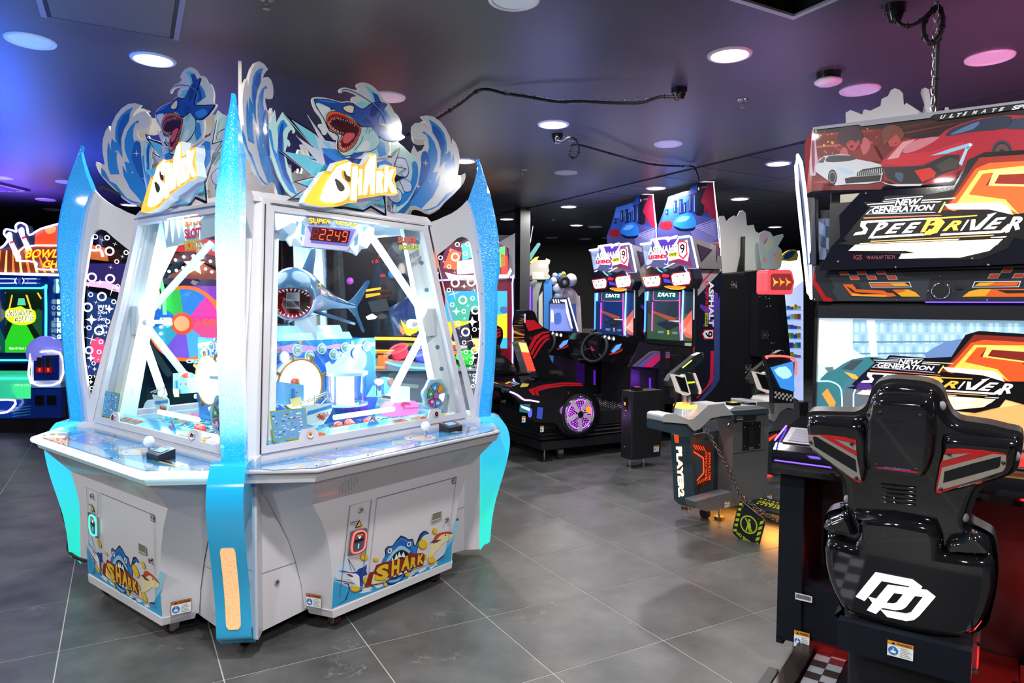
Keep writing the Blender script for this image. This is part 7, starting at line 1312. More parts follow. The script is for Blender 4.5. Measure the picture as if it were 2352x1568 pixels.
bx_ = MB(); P1 = [mqp.w(*p, -.03) for p in uvs(mqp, '718,458 770,692', Za)]; wb = side(-.05); sd = uvs(wb, '718,458 770,692 958,698 942,535', Za); bx_.slab(wb, sd, SIL, -.75, 0); o3 = bx_.build('marquee_box', r9)
g_ = MB(); D(g_, wb, '767,513 885,556 800,650', pr('2a2434', .3), .002, Za); D(g_, wb, '780,525 872,558 803,635', mat('triangle_mesh', (.12, .08, .14), .4, .8), .003, Za); g_.build('triangle_speaker', o3, label='dark triangular speaker opening')
# topper board
tpn = frontp(2.25); t_ = MB(); t_.slab(tpn, smooth(uvs(tpn, '475,400 520,290 560,165 590,155 718,117 730,85 742,60 780,56 880,56 892,62 905,200 935,420 942,535 942,600 500,600 478,500', Za), 1), pr('23408c', .15, 1), -.012, 0, EDGE)
TD = lambda q_, c, d, n=1: D(t_, tpn, q_, pr(c, .15, 1), d, Za, n)
TD('500,400 560,180 720,125 770,70 780,230 760,330 480,400', '2a4fb0', .001); TD('560,170 700,130 740,160 650,240 540,260', '4a78d0', .0015); TD('780,60 885,60 905,230 760,330 770,120', '14182c', .0016); TD('850,62 888,62 930,460 935,600 880,520 915,430 850,260 800,200', '8c1c3c', .002); TD('830,170 905,160 910,200 820,300', '78143a', .0018)
for x, y, w_, h_ in ((600, 195, 25, 90), (640, 185, 28, 110), (672, 210, 20, 80), (712, 150, 26, 130), (745, 140, 25, 150), (540, 260, 22, 40)): TD('%g,%g %g,%g %g,%g %g,%g' % (x, y, x+w_, y-6, x+w_, y+h_, x, y+h_), '142458', .0022); TD('%g,%g %g,%g %g,%g %g,%g' % (x+6, y+12, x+9, y+12, x+9, y+h_-14, x+6, y+h_-14), 'a8c8ff', .0026)
TD('480,400 620,330 760,300 920,330 940,480 700,600 500,600', '46488c', .0024); TD('720,400 930,340 935,470 760,560', '6c6ab0', .0028)
for i in range(9): TD('%g,%g %g,%g %g,%g %g,%g' % (745+20*i, 385+9*i, 905, 330+14*i, 905, 334+14*i, 748+20*i, 391+9*i), '9c9cd8', .003)
TD('495,370 520,350 580,345 590,390 560,410 510,400', '8c1c2c', .0032, 2); TD('600,370 620,320 690,285 740,300 765,340 760,390 700,410 640,395', '2a78e8', .0034, 2); TD('620,350 660,310 720,310 690,345', '6cb0ff', .0038, 2); TD('600,380 660,400 740,395 760,385 740,415 640,415', '0c1438', .0036, 2)
TD('780,95 788,95 790,115 780,118', 'ffffff', .003); TD('805,92 850,85 850,100 806,107', '8c5060', .003); t_.build('topper_board', r9, label='tall printed night-city topper with a blue sports car')
neon(r9, tpn, '742,58 885,56 893,70 908,220 940,540', 'e8e8f8', .9, .006, Za, .0, 'topper_edge')
# base, platform, fender pod with wheel
bs = MB(); bxm_(bs, 0, 1.55, 0, .92, .12, .20, BLACK); bxm_(bs, .0, 1.5, .03, .89, .32, .46, BLACK); bs.build('base_frame', r9, bevel=.008)
bl = MB()
for i in range(3): z = .20+.04*i; bl.loft([[M_(d, w, z+dz) for d, w in ((o_, .03+o_), (1.5-o_, .03+o_), (1.5-o_, .89-o_), (o_, .89-o_))] for dz, o_ in ((0, .03), (.02, .0), (.04, .03))], RUBBER, False)
bl.build('rubber_bellows', r9); pt = MB(); bxm_(pt, .9, 1.6, .05, .87, .44, .47, mat('tread_plate', (.25, .25, .27), .3, 1)); o = pt.build('tread_plate', r9, label='silver chequered tread plate')
st_ = MB()
for i in range(13):
    for j in range(12): c = M_(.93+.05*i, .09+.065*j+(i % 2)*.03, .471); st_.ball(c, .012, STEEL, 6, 4, (1, .5, .4), Matrix.Rotation(.8 if (i+j) % 2 else -.8, 3, 'Z'))
st_.build('tread_studs', o, kind='stuff')
sp_ = side(-.06); pod = MB(); FP = smooth(uvs(sp_, '183,800 250,758 345,745 500,735 650,732 780,735 830,780 900,835 950,900 968,980 960,1060 915,1150 850,1195 780,1210 700,1200 640,1160 600,1110 560,1085 400,1080 372,1010 345,960 280,915 205,850', Zr), 2)
pod.slab(sp_, FP, GLOSS, -.16, 0, None, True); pod.slab(side(.90), [p for p in FP], GLOSS, -.10, 0, None, True); o4 = pod.build('fender_pod', r9, bevel=.02, seg=3, label='glossy black fender pods with red stripes')
tr = MB(); tr.slab(side(.12), smooth(uvs(side(.12), '183,790 250,758 500,735 780,735 700,830 600,1000 400,1010 300,900', Zr), 2), GLOSS, -.7, 0, None, True); tr.build('tail_body', r9, bevel=.02, seg=3)
rs_ = MB()
for q_ in ('345,800 470,760 650,738 790,742 815,755 640,752 480,775 395,812 410,850 385,850', '395,800 500,772 640,757 800,757 825,770 660,770 520,790 430,815 440,860 415,845'): D(rs_, sp_, q_, REDP, .004, Zr)
rs_.build('red_stripes', o4); neon(r9, side(-.075), '188,818 230,835 265,855 310,888 360,892 435,905', 'e8a8ff', 3, .008, Zr)
gll = MB(); D(gll, side(-.064), '275,925 365,925 360,1005 270,990', gl('1c6c78', .5), .004, Zr); D(gll, side(-.064), '280,935 360,960 355,985 290,955', gl('f8e0f0', 1.6), .006, Zr); D(gll, side(-.064), '425,950 475,955 465,1055 418,1045', gl('3448a8', .6), .004, Zr); D(gll, side(-.064), '345,985 375,960 378,1020 360,1040 345,1025', gl('5060e8', .9), .005, Zr, 2); gll.build('tail_lights', r9); gll = MB(); D(gll, side(-.064), '295,745 355,750 340,775 275,780', pr('e0d060'), .004, Zr); gll.build('yellow_sticker', r9)
q = sp_.uv(1120+782/3.734, 680+1010/3.734); wc = sp_.w(*q, .005); R0 = .205; wh = MB()
for i, (r_, m_, d) in enumerate(((1.0, RUBBER, .004), (.84, mat('rim_dark', (.1, .05, .12), .2, .8), .012))): wh.slab(sp_, disc(q[0], q[1], R0*r_, 40), m_, -.02, d)
wh.build('wheel_tyre', r9); wr = MB(); wr.ring(sp_.w(*q, .016), R0*.84, .012, CHROME, sp_.n, 40, 6); wr.ring(sp_.w(*q, .018), R0*.72, .006, gl('b070ff', 1.6), sp_.n, 40, 5)
for i in range(5): an = math.pi/2+.62+i*2*math.pi/5-1.25; dx, dy = math.cos(an), math.sin(an); wr.slab(sp_, [(q[0]+dx*R0*.12-dy*.016, q[1]+dy*R0*.12+dx*.016), (q[0]+dx*R0*.12+dy*.016, q[1]+dy*R0*.12-dx*.016), (q[0]+dx*R0*.83+dy*.024, q[1]+dy*R0*.83-dx*.024), (q[0]+dx*R0*.83-dy*.024, q[1]+dy*R0*.83+dx*.024)], mat('bright_alloy', (.85, .82, .85), .3, .5), .016, .028)
wr.cyl(sp_.w(*q, .01), sp_.w(*q, .034), .034, CHROME, n=16); wr.build('chrome_rim', r9, label='five-spoke chrome wheel rim', bevel=.004); ld = MB()
for rr__ in (.26, .34, .42, .50, .58, .66):
    n_ = int(rr__*60)
    for i in range(n_): an = 2*math.pi*i/n_; ld.poly(sp_, disc(q[0]+R0*rr__*math.cos(an), q[1]+R0*rr__*math.sin(an), .0052, 6), gl('d060ff', 3), .015)
ld.build('hub_lights', r9, kind='stuff'); cal = MB(); cal.slab(sp_, smooth([(q[0]+R0*r_*math.cos(a), q[1]+R0*r_*math.sin(a)) for r_, a in ((.4, .15), (.68, .0), (.70, .35), (.66, .65), (.45, .6))], 1), gl('f09a10', .7), .012, .017); cal.build('brake_caliper', r9, label='yellow brake caliper')
for d, w in ((.07, .07), (.07, .85)): f_ = MB(); c = M_(d, w, 0); f_.box(c+V((0, 0, .012)), (.11, .11, .024), BLACK, Matrix.Rotation(GA, 3, 'Z')); f_.cyl(c+V((0, 0, .02)), c+V((0, 0, .13)), .008, STEEL); f_.build('levelling_foot', r9)
cw = MB(); c = M_(.25, .06, .035); cw.cyl(c-gy*.014, c+gy*.014, .035, RUBBER); cw.box(c+V((0, 0, .045)), (.06, .045, .04), STEEL, Matrix.Rotation(GA, 3, 'Z')); cw.build('caster_wheel', r9)
# seat
sw_ = side(.18); se = MB(); SEO = smooth(uvs(sw_, '325,135 345,120 385,125 410,150 430,215 470,262 520,285 545,320 545,400 520,470 550,560 620,620 660,680 665,722 560,730 450,720 430,690 395,600 350,500 315,400 318,300 305,250 315,180', Zr), 2)
se.slab(sw_, SEO, GLOSS, -.22, 0, GLOSS, True); o5 = se.build('bucket_seat', r9, bevel=.02, seg=3, label='glossy black and red bucket seat'); sr = MB(); sq_ = PL(sw_.w(0, 0, .003), gx, (0, 0, 1))
for q_ in ('318,205 400,205 470,272 350,300 325,240', '350,440 400,340 470,305 528,300 528,312 470,325 420,370 365,470', '365,490 420,390 480,335 530,325 528,345 480,365 430,420 380,510', '385,525 440,430 490,370 528,355 525,372 495,392 450,450 395,540'): D(sr, sq_, q_, REDP, .001, Zr)
sr.build('red_stripes', o5); nn = MB(); nq = PL(sw_.w(0, 0, .004), gx, (0, 0, 1)); D(nn, nq, '316,150 326,150 322,230 316,225', gl('e8c8ff', .8), .001, Zr); nn.build('headrest_number', o5)
lb = MB(); lq = PL(sw_.w(0, 0, .02), gx, (0, 0, 1)); lp_ = uvs(lq, '262,395 330,390 410,640 345,660', Zr); lb.slab(lq, smooth(lp_, 1), mat('clear_light_case', (.25, .2, .2), .1, coat=1), -.13, 0); o6 = lb.build('seat_light_case', r9); pts_ = MB(); led = [MB(), MB()]
for i in range(12):
    for j in range(4):
        x = 275+i*7.0+j*16; y = 408+i*20+j*2; a, b = lq.uv(1120+x/3.734, 680+y/3.734); (led[0] if i < 4 else led[1]).ball(lq.w(a, b, .003), .0115, gl('ffb050' if i < 4 else 'ff2818', 3.5), 6, 4)
ql = led[0]; ql.build('amber_leds', o6, kind='stuff'); led[1].build('red_leds', o6, kind='stuff')
# dashboard, wheel, side cover
ds = side(.22); S('dashboard', r9, ds, '985,322 1100,330 1200,352 1230,340 1300,345 1318,385 1290,410 1215,600 1060,568 1000,560 950,545 940,400', GLOSS, -.55, 0, Zr, 1, .02)
S('side_cover', r9, side(.06), '1315,390 1562,465 1558,628 1212,602', mat('smoke_cover', (.02, .018, .03), .1, coat=1), -.02, 0, Zr); cv = MB(); sc_ = side(.058)
for q_, c in (('1235,600 1385,475 1420,468 1562,480 1562,490 1430,480 1270,604', '7a6a68'), ('1262,603 1400,488 1430,482 1562,492 1562,512 1440,500 1320,606', '5868a8'), ('1320,608 1430,505 1460,498 1562,510 1562,530 1490,535 1410,610', 'd83068')): D(cv, sc_, q_, pr(c, .2, 1), .003, Zr)
cv.build('cover_artwork', r9); gv = MB(); dq = side(.21)
for x, y in ((1000, 350), (1035, 358), (1075, 365)): a, b = dq.uv(1120+x/3.734, 680+y/3.734); gv.ring(dq.w(a, b, .01), .02, .005, CHROME, dq.n, 14, 5); gv.poly(dq, disc(a, b, .018, 12), gl('e8f0ff', .8), .011)
D(gv, dq, '1060,470 1100,420 1150,405 1130,450 1070,490', gl('5890e0', 1), .004, Zr); D(gv, dq, '1035,495 1120,470 1160,440 1150,470 1110,490 1045,505', pr('d03030'), .004, Zr); gv.build('dash_gauges', r9)
wp = aty(1365, 798, M_(.75, .35, 0).y); sw2 = MB(); wn = (-gx*.92+V((0, 0, .3))+(-gy)*.35).normalized(); sw2.ring(wp, .155, .017, RUBBER, wn, 30, 8); sw2.cyl(wp-wn*.16, wp-wn*.01, .03, BLACK); sw2.cyl(wp-wn*.01, wp+wn*.01, .04, REDP)
for a_ in (0.3, 2.4, 4.5): u_ = wn.cross(V((0, 0, 1))).normalized(); v_ = wn.cross(u_); sw2.tube([wp, wp+(u_*math.cos(a_)+v_*math.sin(a_))*.155], .012, BLACK, 6)
sw2.build('steering_wheel', r9); pb_ = MB(); bxm_(pb_, 1.25, 2.0, .12, .72, .46, 1.0, BLACK); bxm_(pb_, 1.55, 1.62, .05, .10, .2, 1.1, BLACK); pb_.build('dash_support', r9); sub = MB(); D(sub, side(.11), '1225,620 1300,640 1300,840 1220,840', gl('2c1058', .5), .006, Zr); D(sub, side(.11), '1380,698 1398,700 1398,840 1380,838', gl('5a20a8', 1), .006, Zr); sub.build('purple_lit_panel', r9)
lamp('POINT', 'purple_lamp', M_(1.4, -.15, .75), 1.6, (.4, .1, 1), .05); lamp('POINT', 'hub_lamp', wc+sp_.n*.25, .5, (.7, .3, 1), .05)
for x, y in ((465, 1138), (308, 1055)): a, b = sp_.uv(1120+x/3.734, 680+y/3.734); k_ = MB(); k_.poly(sp_, rect(a-.02, b-.03, a+.02, b+.03), pr('e8ecf0'), .003); k_.poly(sp_, rect(a-.02, b+.015, a+.02, b+.03), pr('e09020'), .004); k_.poly(sp_, disc(a-.006, b-.008, .009, 8), pr('3878c0'), .004); k_.build('warning_sticker', r9)
# the farther twin: every part copied, one metre along
tw = copy_tree(r9, loc=tuple(A0+gy*1.02), label='farther black and red city racing machine with green-lit seat back'); 
def recol(o, a, b):
    for c in o.children_recursive:
        if c.name.startswith(('red_leds', 'amber_leds')):
            me = c.data.copy(); me.materials[0] = gl('c8e830' if c.name.startswith('red') else 'f0e850', 3.5); c.data = me; c.name = 'yellow_green_leds'
        if c.name.startswith('game_screen'):
            me = c.data.copy(); 
            for i in range(len(me.materials)):
                if i < 3: me.materials[i] = gl('12306a', .8)
            c.data = me; c['label'] = 'blue racing game screen'
recol(tw, 0, 0)
# black payment box
bx0 = V((1.14, 6.49, 0)); pb = thing('payment_box', 'freestanding black payment box with card reader on top by the nearer city racer', 'box', tuple(bx0)); m = MB()
for z0, z1 in ((.09, .74),): m.prism([bx0+gx*d+gy*w+V((0, 0, z0)) for d, w in ((0, 0), (.37, 0), (.37, .17), (0, .17))], [bx0+gx*d+gy*w+V((0, 0, z1)) for d, w in ((0, 0), (.37, 0), (.37, .17), (0, .17))], BLACK)
bo = m.build('case', pb, bevel=.015, seg=3); m = MB(); c = bx0+gx*.12+gy*.08+V((0, 0, .755)); m.box(c, (.09, .07, .035), GLOSS, Matrix.Rotation(GA, 3, 'Z')); m.poly(PL(c+V((0, 0, .018)), gx, gy), rect(-.03, -.02, .03, .02), gl('a03030', .7), .001); m.build('card_reader', pb)
bp = PL(bx0, gx, (0, 0, 1)); m = MB(); sticker(m, bp, .27, .14, .07, .065); m.build('warning_sticker', pb); bl_ = PL(bx0+gy*.17, -gy, (0, 0, 1)); m = MB(); m.slab(bl_, rect(.04, .55, .10, .68), GLOSS, 0, .006); m.poly(bl_, rect(.06, .60, .08, .63), gl('d0a020', 1), .008)
for z in (.5, .2): m.ball(bl_.w(.07, z, .003), .008, CHROME, 8, 5)
m.build('coin_door', pb); m = MB()
for d in (.05, .22): c = bx0+gx*d+gy*.08; m.cyl(c, c+V((0, 0, .015)), .028, mat('brass_foot', (.35, .25, .1), .3, 1)); m.cyl(c+V((0, 0, .015)), c+V((0, 0, .1)), .009, STEEL)
m.build('levelling_feet', pb)

# ================================================================== GUN GAME: pedestal with two player stations
Gc = V((1.365, 4.83, 0))
def GM(d, w, z): return Gc+gx*d+gy*w+V((0, 0, z))
def gs(w): return PL(GM(0, w, 0), gx, (0, 0, 1))
Zg2 = (1500, 780, 3.016)
gun = thing('shooting_game_pedestal', 'grey two-player shooting game pedestal with orange underglow and PLAYER2 lettering', 'arcade machine', tuple(Gc))
GR = mat('graphite_panel', h('6c7076'), .38, .2); GRD = mat('dark_slate_panel', h('3c4c58'), .38, .2); BRS = mat('brushed_steel', (.62, .64, .64), .35, .45); ORG2 = gl('ff5a20', .9)
g0 = gs(.0); g1 = gs(.10); S('front_panel', gun, gs(.02), '555,600 560,520 800,505 802,580 790,1010 935,1040 932,1065 555,1150 545,1155', GR, -.30, 0, Zg2, 0, .004)
S('lower_skirt', gun, gs(-.04), '290,1120 545,1052 555,1150 375,1190 300,1168', GR, -.10, .0, Zg2, 0, .004)
# slanted end panel carrying the player number
ep = PL(aty(1597, 1165, 4.93), (.78, -.62, 0), (0, 0, 1))
S('end_panel', gun, ep, '122,650 255,672 295,1168 180,1140 145,1105', GRD, -.06, 0, Zg2, 0, .006)
m = MB(); vq = lambda pl, x0, y0, x1, y1, dx, z: uvs(pl, '%g,%g %g,%g %g,%g %g,%g' % (x1, y0, x1+dx, y1, x0+dx, y1, x0, y0), z)
text(m, 'PLAYER2', ep, vq(ep, 160, 740, 200, 1088, 18, Zg2), gl('ffb050', 1.4), d=.002, bold=.07); text(m, 'PLAYER2', ep, vq(ep, 160, 740, 200, 1088, 18, Zg2), gl('ffffff', 2.2), d=.003, bold=.04); D(m, ep, '145,655 178,660 180,715 152,712', gl('e04818', .9), .002, Zg2); m.build('player_lettering', gun, label='glowing PLAYER2 lettering reading downwards')
# recessed orange side
rc_ = gs(.16); S('recess_panel', gun, rc_, '265,660 555,610 550,1060 290,1130', GRD, -.02, 0, Zg2); m = MB()
D(m, rc_, '270,710 405,735 400,990 285,1045', mat('amber_tint', (.12, .025, .01), .2, coat=.8), .002, Zg2); D(m, rc_, '272,780 340,820 345,925 282,975', pr('3c5058', .4), .003, Zg2)
for q_ in ('272,765 350,815 352,925 284,1000 284,990 344,920 342,822 272,775',): D(m, rc_, q_, gl('ff4a20', 1.6), .004, Zg2)
for i in range(5): D(m, rc_, '%g,%g %g,%g %g,%g %g,%g' % (275+16*i, 725+3*i, 283+16*i, 726+3*i, 300+16*i, 760+3*i, 292+16*i, 759+3*i), gl('d8501c', .6), .003, Zg2); D(m, rc_, '%g,%g %g,%g %g,%g %g,%g' % (288+16*i, 1010-8*i, 296+16*i, 1008-8*i, 310+16*i, 980-8*i, 302+16*i, 982-8*i), gl('d8501c', .6), .003, Zg2)
def vup(pl, x0, y0, x1, y1): return uvs(pl, '%g,%g %g,%g %g,%g %g,%g' % (x0, y0, x0, y1, x1, y1, x1, y0), Zg2)
text(m, 'VANDUARD', rc_, vup(rc_, 358, 770, 374, 975), gl('e84818', 1), d=.004, bold=.02); text(m, 'RHANITOM', rc_, vup(rc_, 380, 780, 396, 970), gl('e84818', 1), d=.004, bold=.02); m.build('amber_artwork', gun)
S('door_plate', gun, gs(.018), '622,570 743,565 740,750 620,768', pr('08090a', .12, 1), 0, .004, Zg2); m = MB(); dp_ = gs(.012); D(m, dp_, '655,600 700,600 698,720 664,722', pr('1c1e22'), .001, Zg2); D(m, dp_, '662,742 695,740 695,762 662,765', STEEL, .001, Zg2)
for t__ in ('635,605', '735,595', '733,725', '630,735', '685,580'): m.ball(dp_.w(*uvs(dp_, t__, Zg2)[0], .002), .006, CHROME, 8, 5)
m.build('coin_entry', gun); m = MB(); D(m, gs(.0), '562,528 608,528 608,552 562,553', pr('d0d4d8'), .022, Zg2); band(m, gs(.018), uvs(gs(.018), '556,790 780,760', Zg2), .004, pr('282a2c'), .001); m.build('serial_label', gun)
for x, y in ((492, 1112), (788, 1065)): w_ = gs(-.042 if x < 500 else .018); a, b = w_.uv(1500+x/3.016, 780+(y+52)/3.016); m = MB(); sticker(m, w_, a, b, .055, .05); m.build('warning_sticker', gun)
# armoured top with brushed edge trims
tp_ = gs(-.08); S('top_housing', gun, tp_, '68,570 90,515 150,515 240,560 270,545 380,450 490,440 530,495 800,475 805,510 560,525 565,555 455,540 390,560 320,620 255,678 68,632', GRD, -.16, 0, Zg2, 0, .01)
S('steel_trim', gun, gs(-.10), '90,515 150,513 245,552 280,548 385,452 490,440 535,495 560,520 470,530 400,545 325,618 285,632 240,585 150,575 68,570 70,525', BRS, -.16, .0, Zg2, 0, .012, label='brushed steel top trim')
S('top_plate', gun, gs(.0), '520,485 560,460 700,452 800,475 805,505 560,520', BRS, -.22, .01, Zg2, 0, .006)
S('under_bracket', gun, gs(-.02), '540,575 560,600 525,602', STEEL, -.02, 0, Zg2)
for x in (555, 660): a = gs(.05).uv(1500+x/3.016, 780+455/3.016); m = MB(); c = gs(.05).w(*a, 0); m.box(c, (.08, .07, .045), GLOSS, Matrix.Rotation(GA, 3, 'Z')); m.poly(PL(c+V((0, 0, .023)), gx, gy), rect(-.03, -.022, .03, .022), gl('506070' if x > 600 else 'c8b040', .6), .001); m.build('card_reader', gun)
def gunset(dx, w, par, z=Zg2):
    pl = gs(w); u = lambda t: [pl.uv(1500+(x)/3.016+dx[0], 780+(y)/3.016+dx[1]) for x, y in [tuple(map(float, q.split(','))) for q in t.split()]]
    GB = mat('gun_plastic', (.012, .022, .022), .35, coat=.3)
    m = MB(); m.slab(pl, u('100,290 130,240 160,215 290,110 335,88 350,110 350,145 240,230 200,260 150,330 110,318'), GB, -.045, .0); m.slab(pl, u('145,300 185,330 180,390 175,408 145,400'), GB, -.04, -.005); c = u('350,110')[0]; m.ball(pl.w(*c, -.02), .022, CHROME, 10, 7); g_ = m.build('mounted_gun', par, bevel=.006, label='black mounted gun with lit yellow slit')
    m = MB(); m.poly(pl, u('200,190 265,138 270,145 205,198'), gl('f0d868', 1.2), .002)
    for i in range(3): m.poly(pl, u('%g,%g %g,%g %g,%g %g,%g' % (245+18*i, 178-14*i, 255+18*i, 170-14*i, 259+18*i, 178-14*i, 249+18*i, 186-14*i)), BLK, .002)
    m.build('gun_details', g_)
    q2 = gs(w-.06); u2 = lambda t: [q2.uv(1500+(x)/3.016+dx[0], 780+(y)/3.016+dx[1]) for x, y in [tuple(map(float, q.split(','))) for q in t.split()]]
    m = MB(); m.slab(q2, u2('137,238 200,250 222,240 262,375 240,388 190,368 178,360'), mat('light_bezel', (.6, .6, .6), .3, emit=(1, .8, .7), es=.35), -.03, 0); m.slab(q2, u2('150,248 200,262 215,258 245,368 195,355'), pr('10161a', .12, 1), 0, .006); m.slab(q2, u2('222,245 240,235 300,232 345,350 340,375 262,380 248,330'), GB, -.10, -.02); m.slab(q2, u2('290,235 302,232 345,350 340,375 328,378 330,355'), mat('light_bezel', (.6, .6, .6), .3, emit=(1, .8, .7), es=.35), -.11, -.01); m.poly(q2, u2('245,292 295,288 300,300 248,305'), gl('c8d020', .9), -.01); m.build('gun_shield', par, bevel=.003)
    c = gs(w-.03).uv(1500+265/3.016+dx[0], 780+385/3.016+dx[1]); c2 = gs(w-.03).uv(1500+268/3.016+dx[0], 780+465/3.016+dx[1]); P_, Q_ = gs(w-.03).w(*c, -.05), gs(w-.03).w(*c2, -.05); m = MB(); m.cyl(Q_, P_, .032, STEEL); m.build('gun_post', par); m = MB(); m.ring(Q_+V((0, 0, .0)), .075, .018, gl('ff9038', 4), (0, 0, 1), 24, 8); m.build('light_collar', par, label='glowing orange ring at the gun post'); m = MB(); m.cyl(Q_-V((0, 0, .09)), Q_-V((0, 0, .01)), .11, mat('clear_base', (.6, .65, .68), .1, coat=1), .09, 20); m.build('clear_base', par)
    m = MB(); m.tube(smooth([tuple(pl.w(*q, -.02)) for q in u('170,400 172,430 158,470 150,510')], 4, False), .007, RUBBER, 6); m.build('gun_cable', par)
gunset((0, 0), .05, gun)
gunset((186, -6), .95, gun)
# second station behind (player one)
S('second_end_panel', gun, gs(.75), '802,640 940,625 905,1030 790,1010', GRD, -.04, 0, Zg2); m = MB(); D(m, gs(.74), '800,680 858,648 858,662 802,705', gl('ff4020', 1.3), .002, Zg2); m.build('amber_light', gun); m = MB(); D(m, gs(.74), '790,930 826,940 824,985 790,965', gl('ff4020', 1.3), .002, Zg2); m.build('amber_light', gun)
S('second_top', gun, gs(.70), '800,495 850,440 880,405 975,400 1010,420 1020,600 800,640 830,570 800,550', GR, -.3, 0, Zg2, 0, .008); S('second_trim', gun, gs(.68), '720,430 800,430 862,440 880,402 975,398 975,480 930,470 880,500 840,570 805,550 815,500 760,470 720,465', BRS, -.3, .0, Zg2, 0, .01)
# foot plate
fpz = PL((0, 0, .10), (1, 0, 0), (0, 1, 0)); m = MB(); FQ = [fpz.uv(*p) for p in pp('690,1105 745,1085 1010,1150 1010,1240 700,1160', Zg2)]; m.slab(fpz, FQ, BLACK, -.05, 0); fo = m.build('foot_plate', gun); m = MB(); m.poly(fpz, [fpz.uv(*p) for p in pp('715,1115 760,1100 1005,1160 1000,1205', Zg2)], pr('20242a'), .001)
text(m, 'NO ENTRY', fpz, [fpz.uv(*p) for p in pp('890,1176 720,1124 742,1112 905,1155', Zg2)], pr('e0e020'), d=.003, bold=.05)
for i in range(9): x = 745+28*i; y = 1098+7.2*i; m.poly(fpz, [fpz.uv(*p) for p in pp('%g,%g %g,%g %g,%g %g,%g' % (x, y, x+15, y+4, x+9, y+10, x-6, y+6), Zg2)], pr('e0e020'), .003); m.poly(fpz, [fpz.uv(*p) for p in pp('%g,%g %g,%g %g,%g %g,%g' % (x-25, y+33, x-10, y+37, x-16, y+43, x-31, y+39), Zg2)], pr('e0e020'), .003)
m.build('floor_warning_print', fo, label='yellow NO ENTRY print with dashes')
for (x, y) in ((1652, 1191), (1575, 1167)): c = atz(x, y, 0); m = MB(); m.cyl(c, c+V((0, 0, .02)), .035, mat('brass_foot', (.35, .25, .1), .3, 1)); m.cyl(c+V((0, 0, .02)), c+V((0, 0, .12)), .009, STEEL); m.build('levelling_foot', gun)
c = atz(1619, 1189, .0)+V((0, 0, .035)); m = MB(); m.cyl(c-gx*.02, c+gx*.02, .035, RUBBER); m.box(c+V((0, 0, .04)), (.06, .06, .03), BLACK); m.build('caster_wheel', gun)
for p_, w_ in (((1660, 1150), 1.3), ((1740, 1160), 3.5), ((1790, 1190), 3.5)): c = atz(*p_, .09); c.z = .085; lamp('AREA', 'underglow_lamp', c, w_, (1, .38, .04), .25)
lamp('POINT', 'amber_lamp', GM(.05, .05, .55), .5, (1, .25, .05), .04)
# chain barrier and sign
cs = [aty(1619, 978, 4.72), aty(1650, 1035, 4.66), aty(1685, 1105, 4.58), aty(1700, 1136, 4.55), aty(1730, 1160, 4.5), aty(1762, 1182, 4.42), aty(1785, 1196, 4.35), aty(1812, 1204, 4.25)]
ch = thing('barrier_chain', 'dark steel link chain from the shooting pedestal to the black racing pedestal', 'chain', tuple(cs[-1])); m = MB(); SS = smooth([tuple(p) for p in cs], 8, False); L_ = 0; P_ = [V(p) for p in SS]; idx = 0; acc = 0; last = P_[0]; fl_ = 0
for i in range(1, len(P_)):
    acc += (P_[i]-P_[i-1]).length
    if acc > .028: chain(m, last, P_[i], (P_[i]-last).length/2, .0035, .010, mat('chain_steel', (.18, .18, .18), .3, 1)); last = P_[i]; acc = 0
m.build('chain_links', ch, kind='stuff')
sgp = PL(aty(1703, 1152, 4.52), (aty(1757, 1203, 4.42)-aty(1703, 1152, 4.52)), (0, 0, 1)); sgp = PL(aty(1703, 1152, 4.52), V((aty(1757, 1203, 4.40)-aty(1703, 1152, 4.52)).xy.to_3d()), (0, 0, 1)); sn = thing('no_entry_sign', 'black and yellow NO ENTRY sign hanging from the chain', 'sign', tuple(sgp.o-V((0, 0, .4))))
us = lambda t: uvs(sgp, t, Zg2); m = MB(); m.slab(sgp, smooth(us('600,1118 612,1115 760,1235 776,1255 774,1280 725,1470 712,1485 695,1475 560,1345 550,1330 552,1300 592,1130'), 1), pr('15181c', .3), -.004, 0, pr('e0e0e0')); YG = pr('c4d428', .4)
for i in range(6):
    y = 1128+36*i; x = 600-8*i; m.poly(sgp, us('%g,%g %g,%g %g,%g %g,%g' % (x, y, x+22, y+2, x+16, y+22, x-6, y+16)), YG, .001); y = 1250+38*i; x = 752-9.5*i; m.poly(sgp, us('%g,%g %g,%g %g,%g %g,%g' % (x-10, y+8, x+16, y, x+12, y+22, x-15, y+32)), YG, .001)
ci = us('663,1280')[0]; t0 = us('712,1300')[0]; r_ = .061
rring(m, sgp, ci[0], ci[1], r_, .009, YG, .001, 24); band(m, sgp, us('640,1232 685,1330'), .009, YG, .0012)
m.poly(sgp, disc(*us('667,1250')[0], .009, 10), YG, .001); m.poly(sgp, us('658,1260 674,1268 680,1300 668,1310 676,1330 668,1334 656,1300 650,1325 640,1318 652,1285'), YG, .001)
text(m, 'NO ENTRY', sgp, us('582,1322 700,1415 694,1438 578,1345'), YG, d=.003, bold=.04); m.build('sign_plate', sn)
for a_, b_ in (('622,1085 632,1080 640,1110 635,1140 628,1165 622,1120', 0), ('735,1180 760,1178 768,1195 745,1215 732,1248 728,1200', 0)): MB().tube([sgp.w(*q, .006) for q in us(a_)], .003, mat('copper_clip', (.6, .25, .12), .3, 1), 6, closed=True).build('hook', sn)

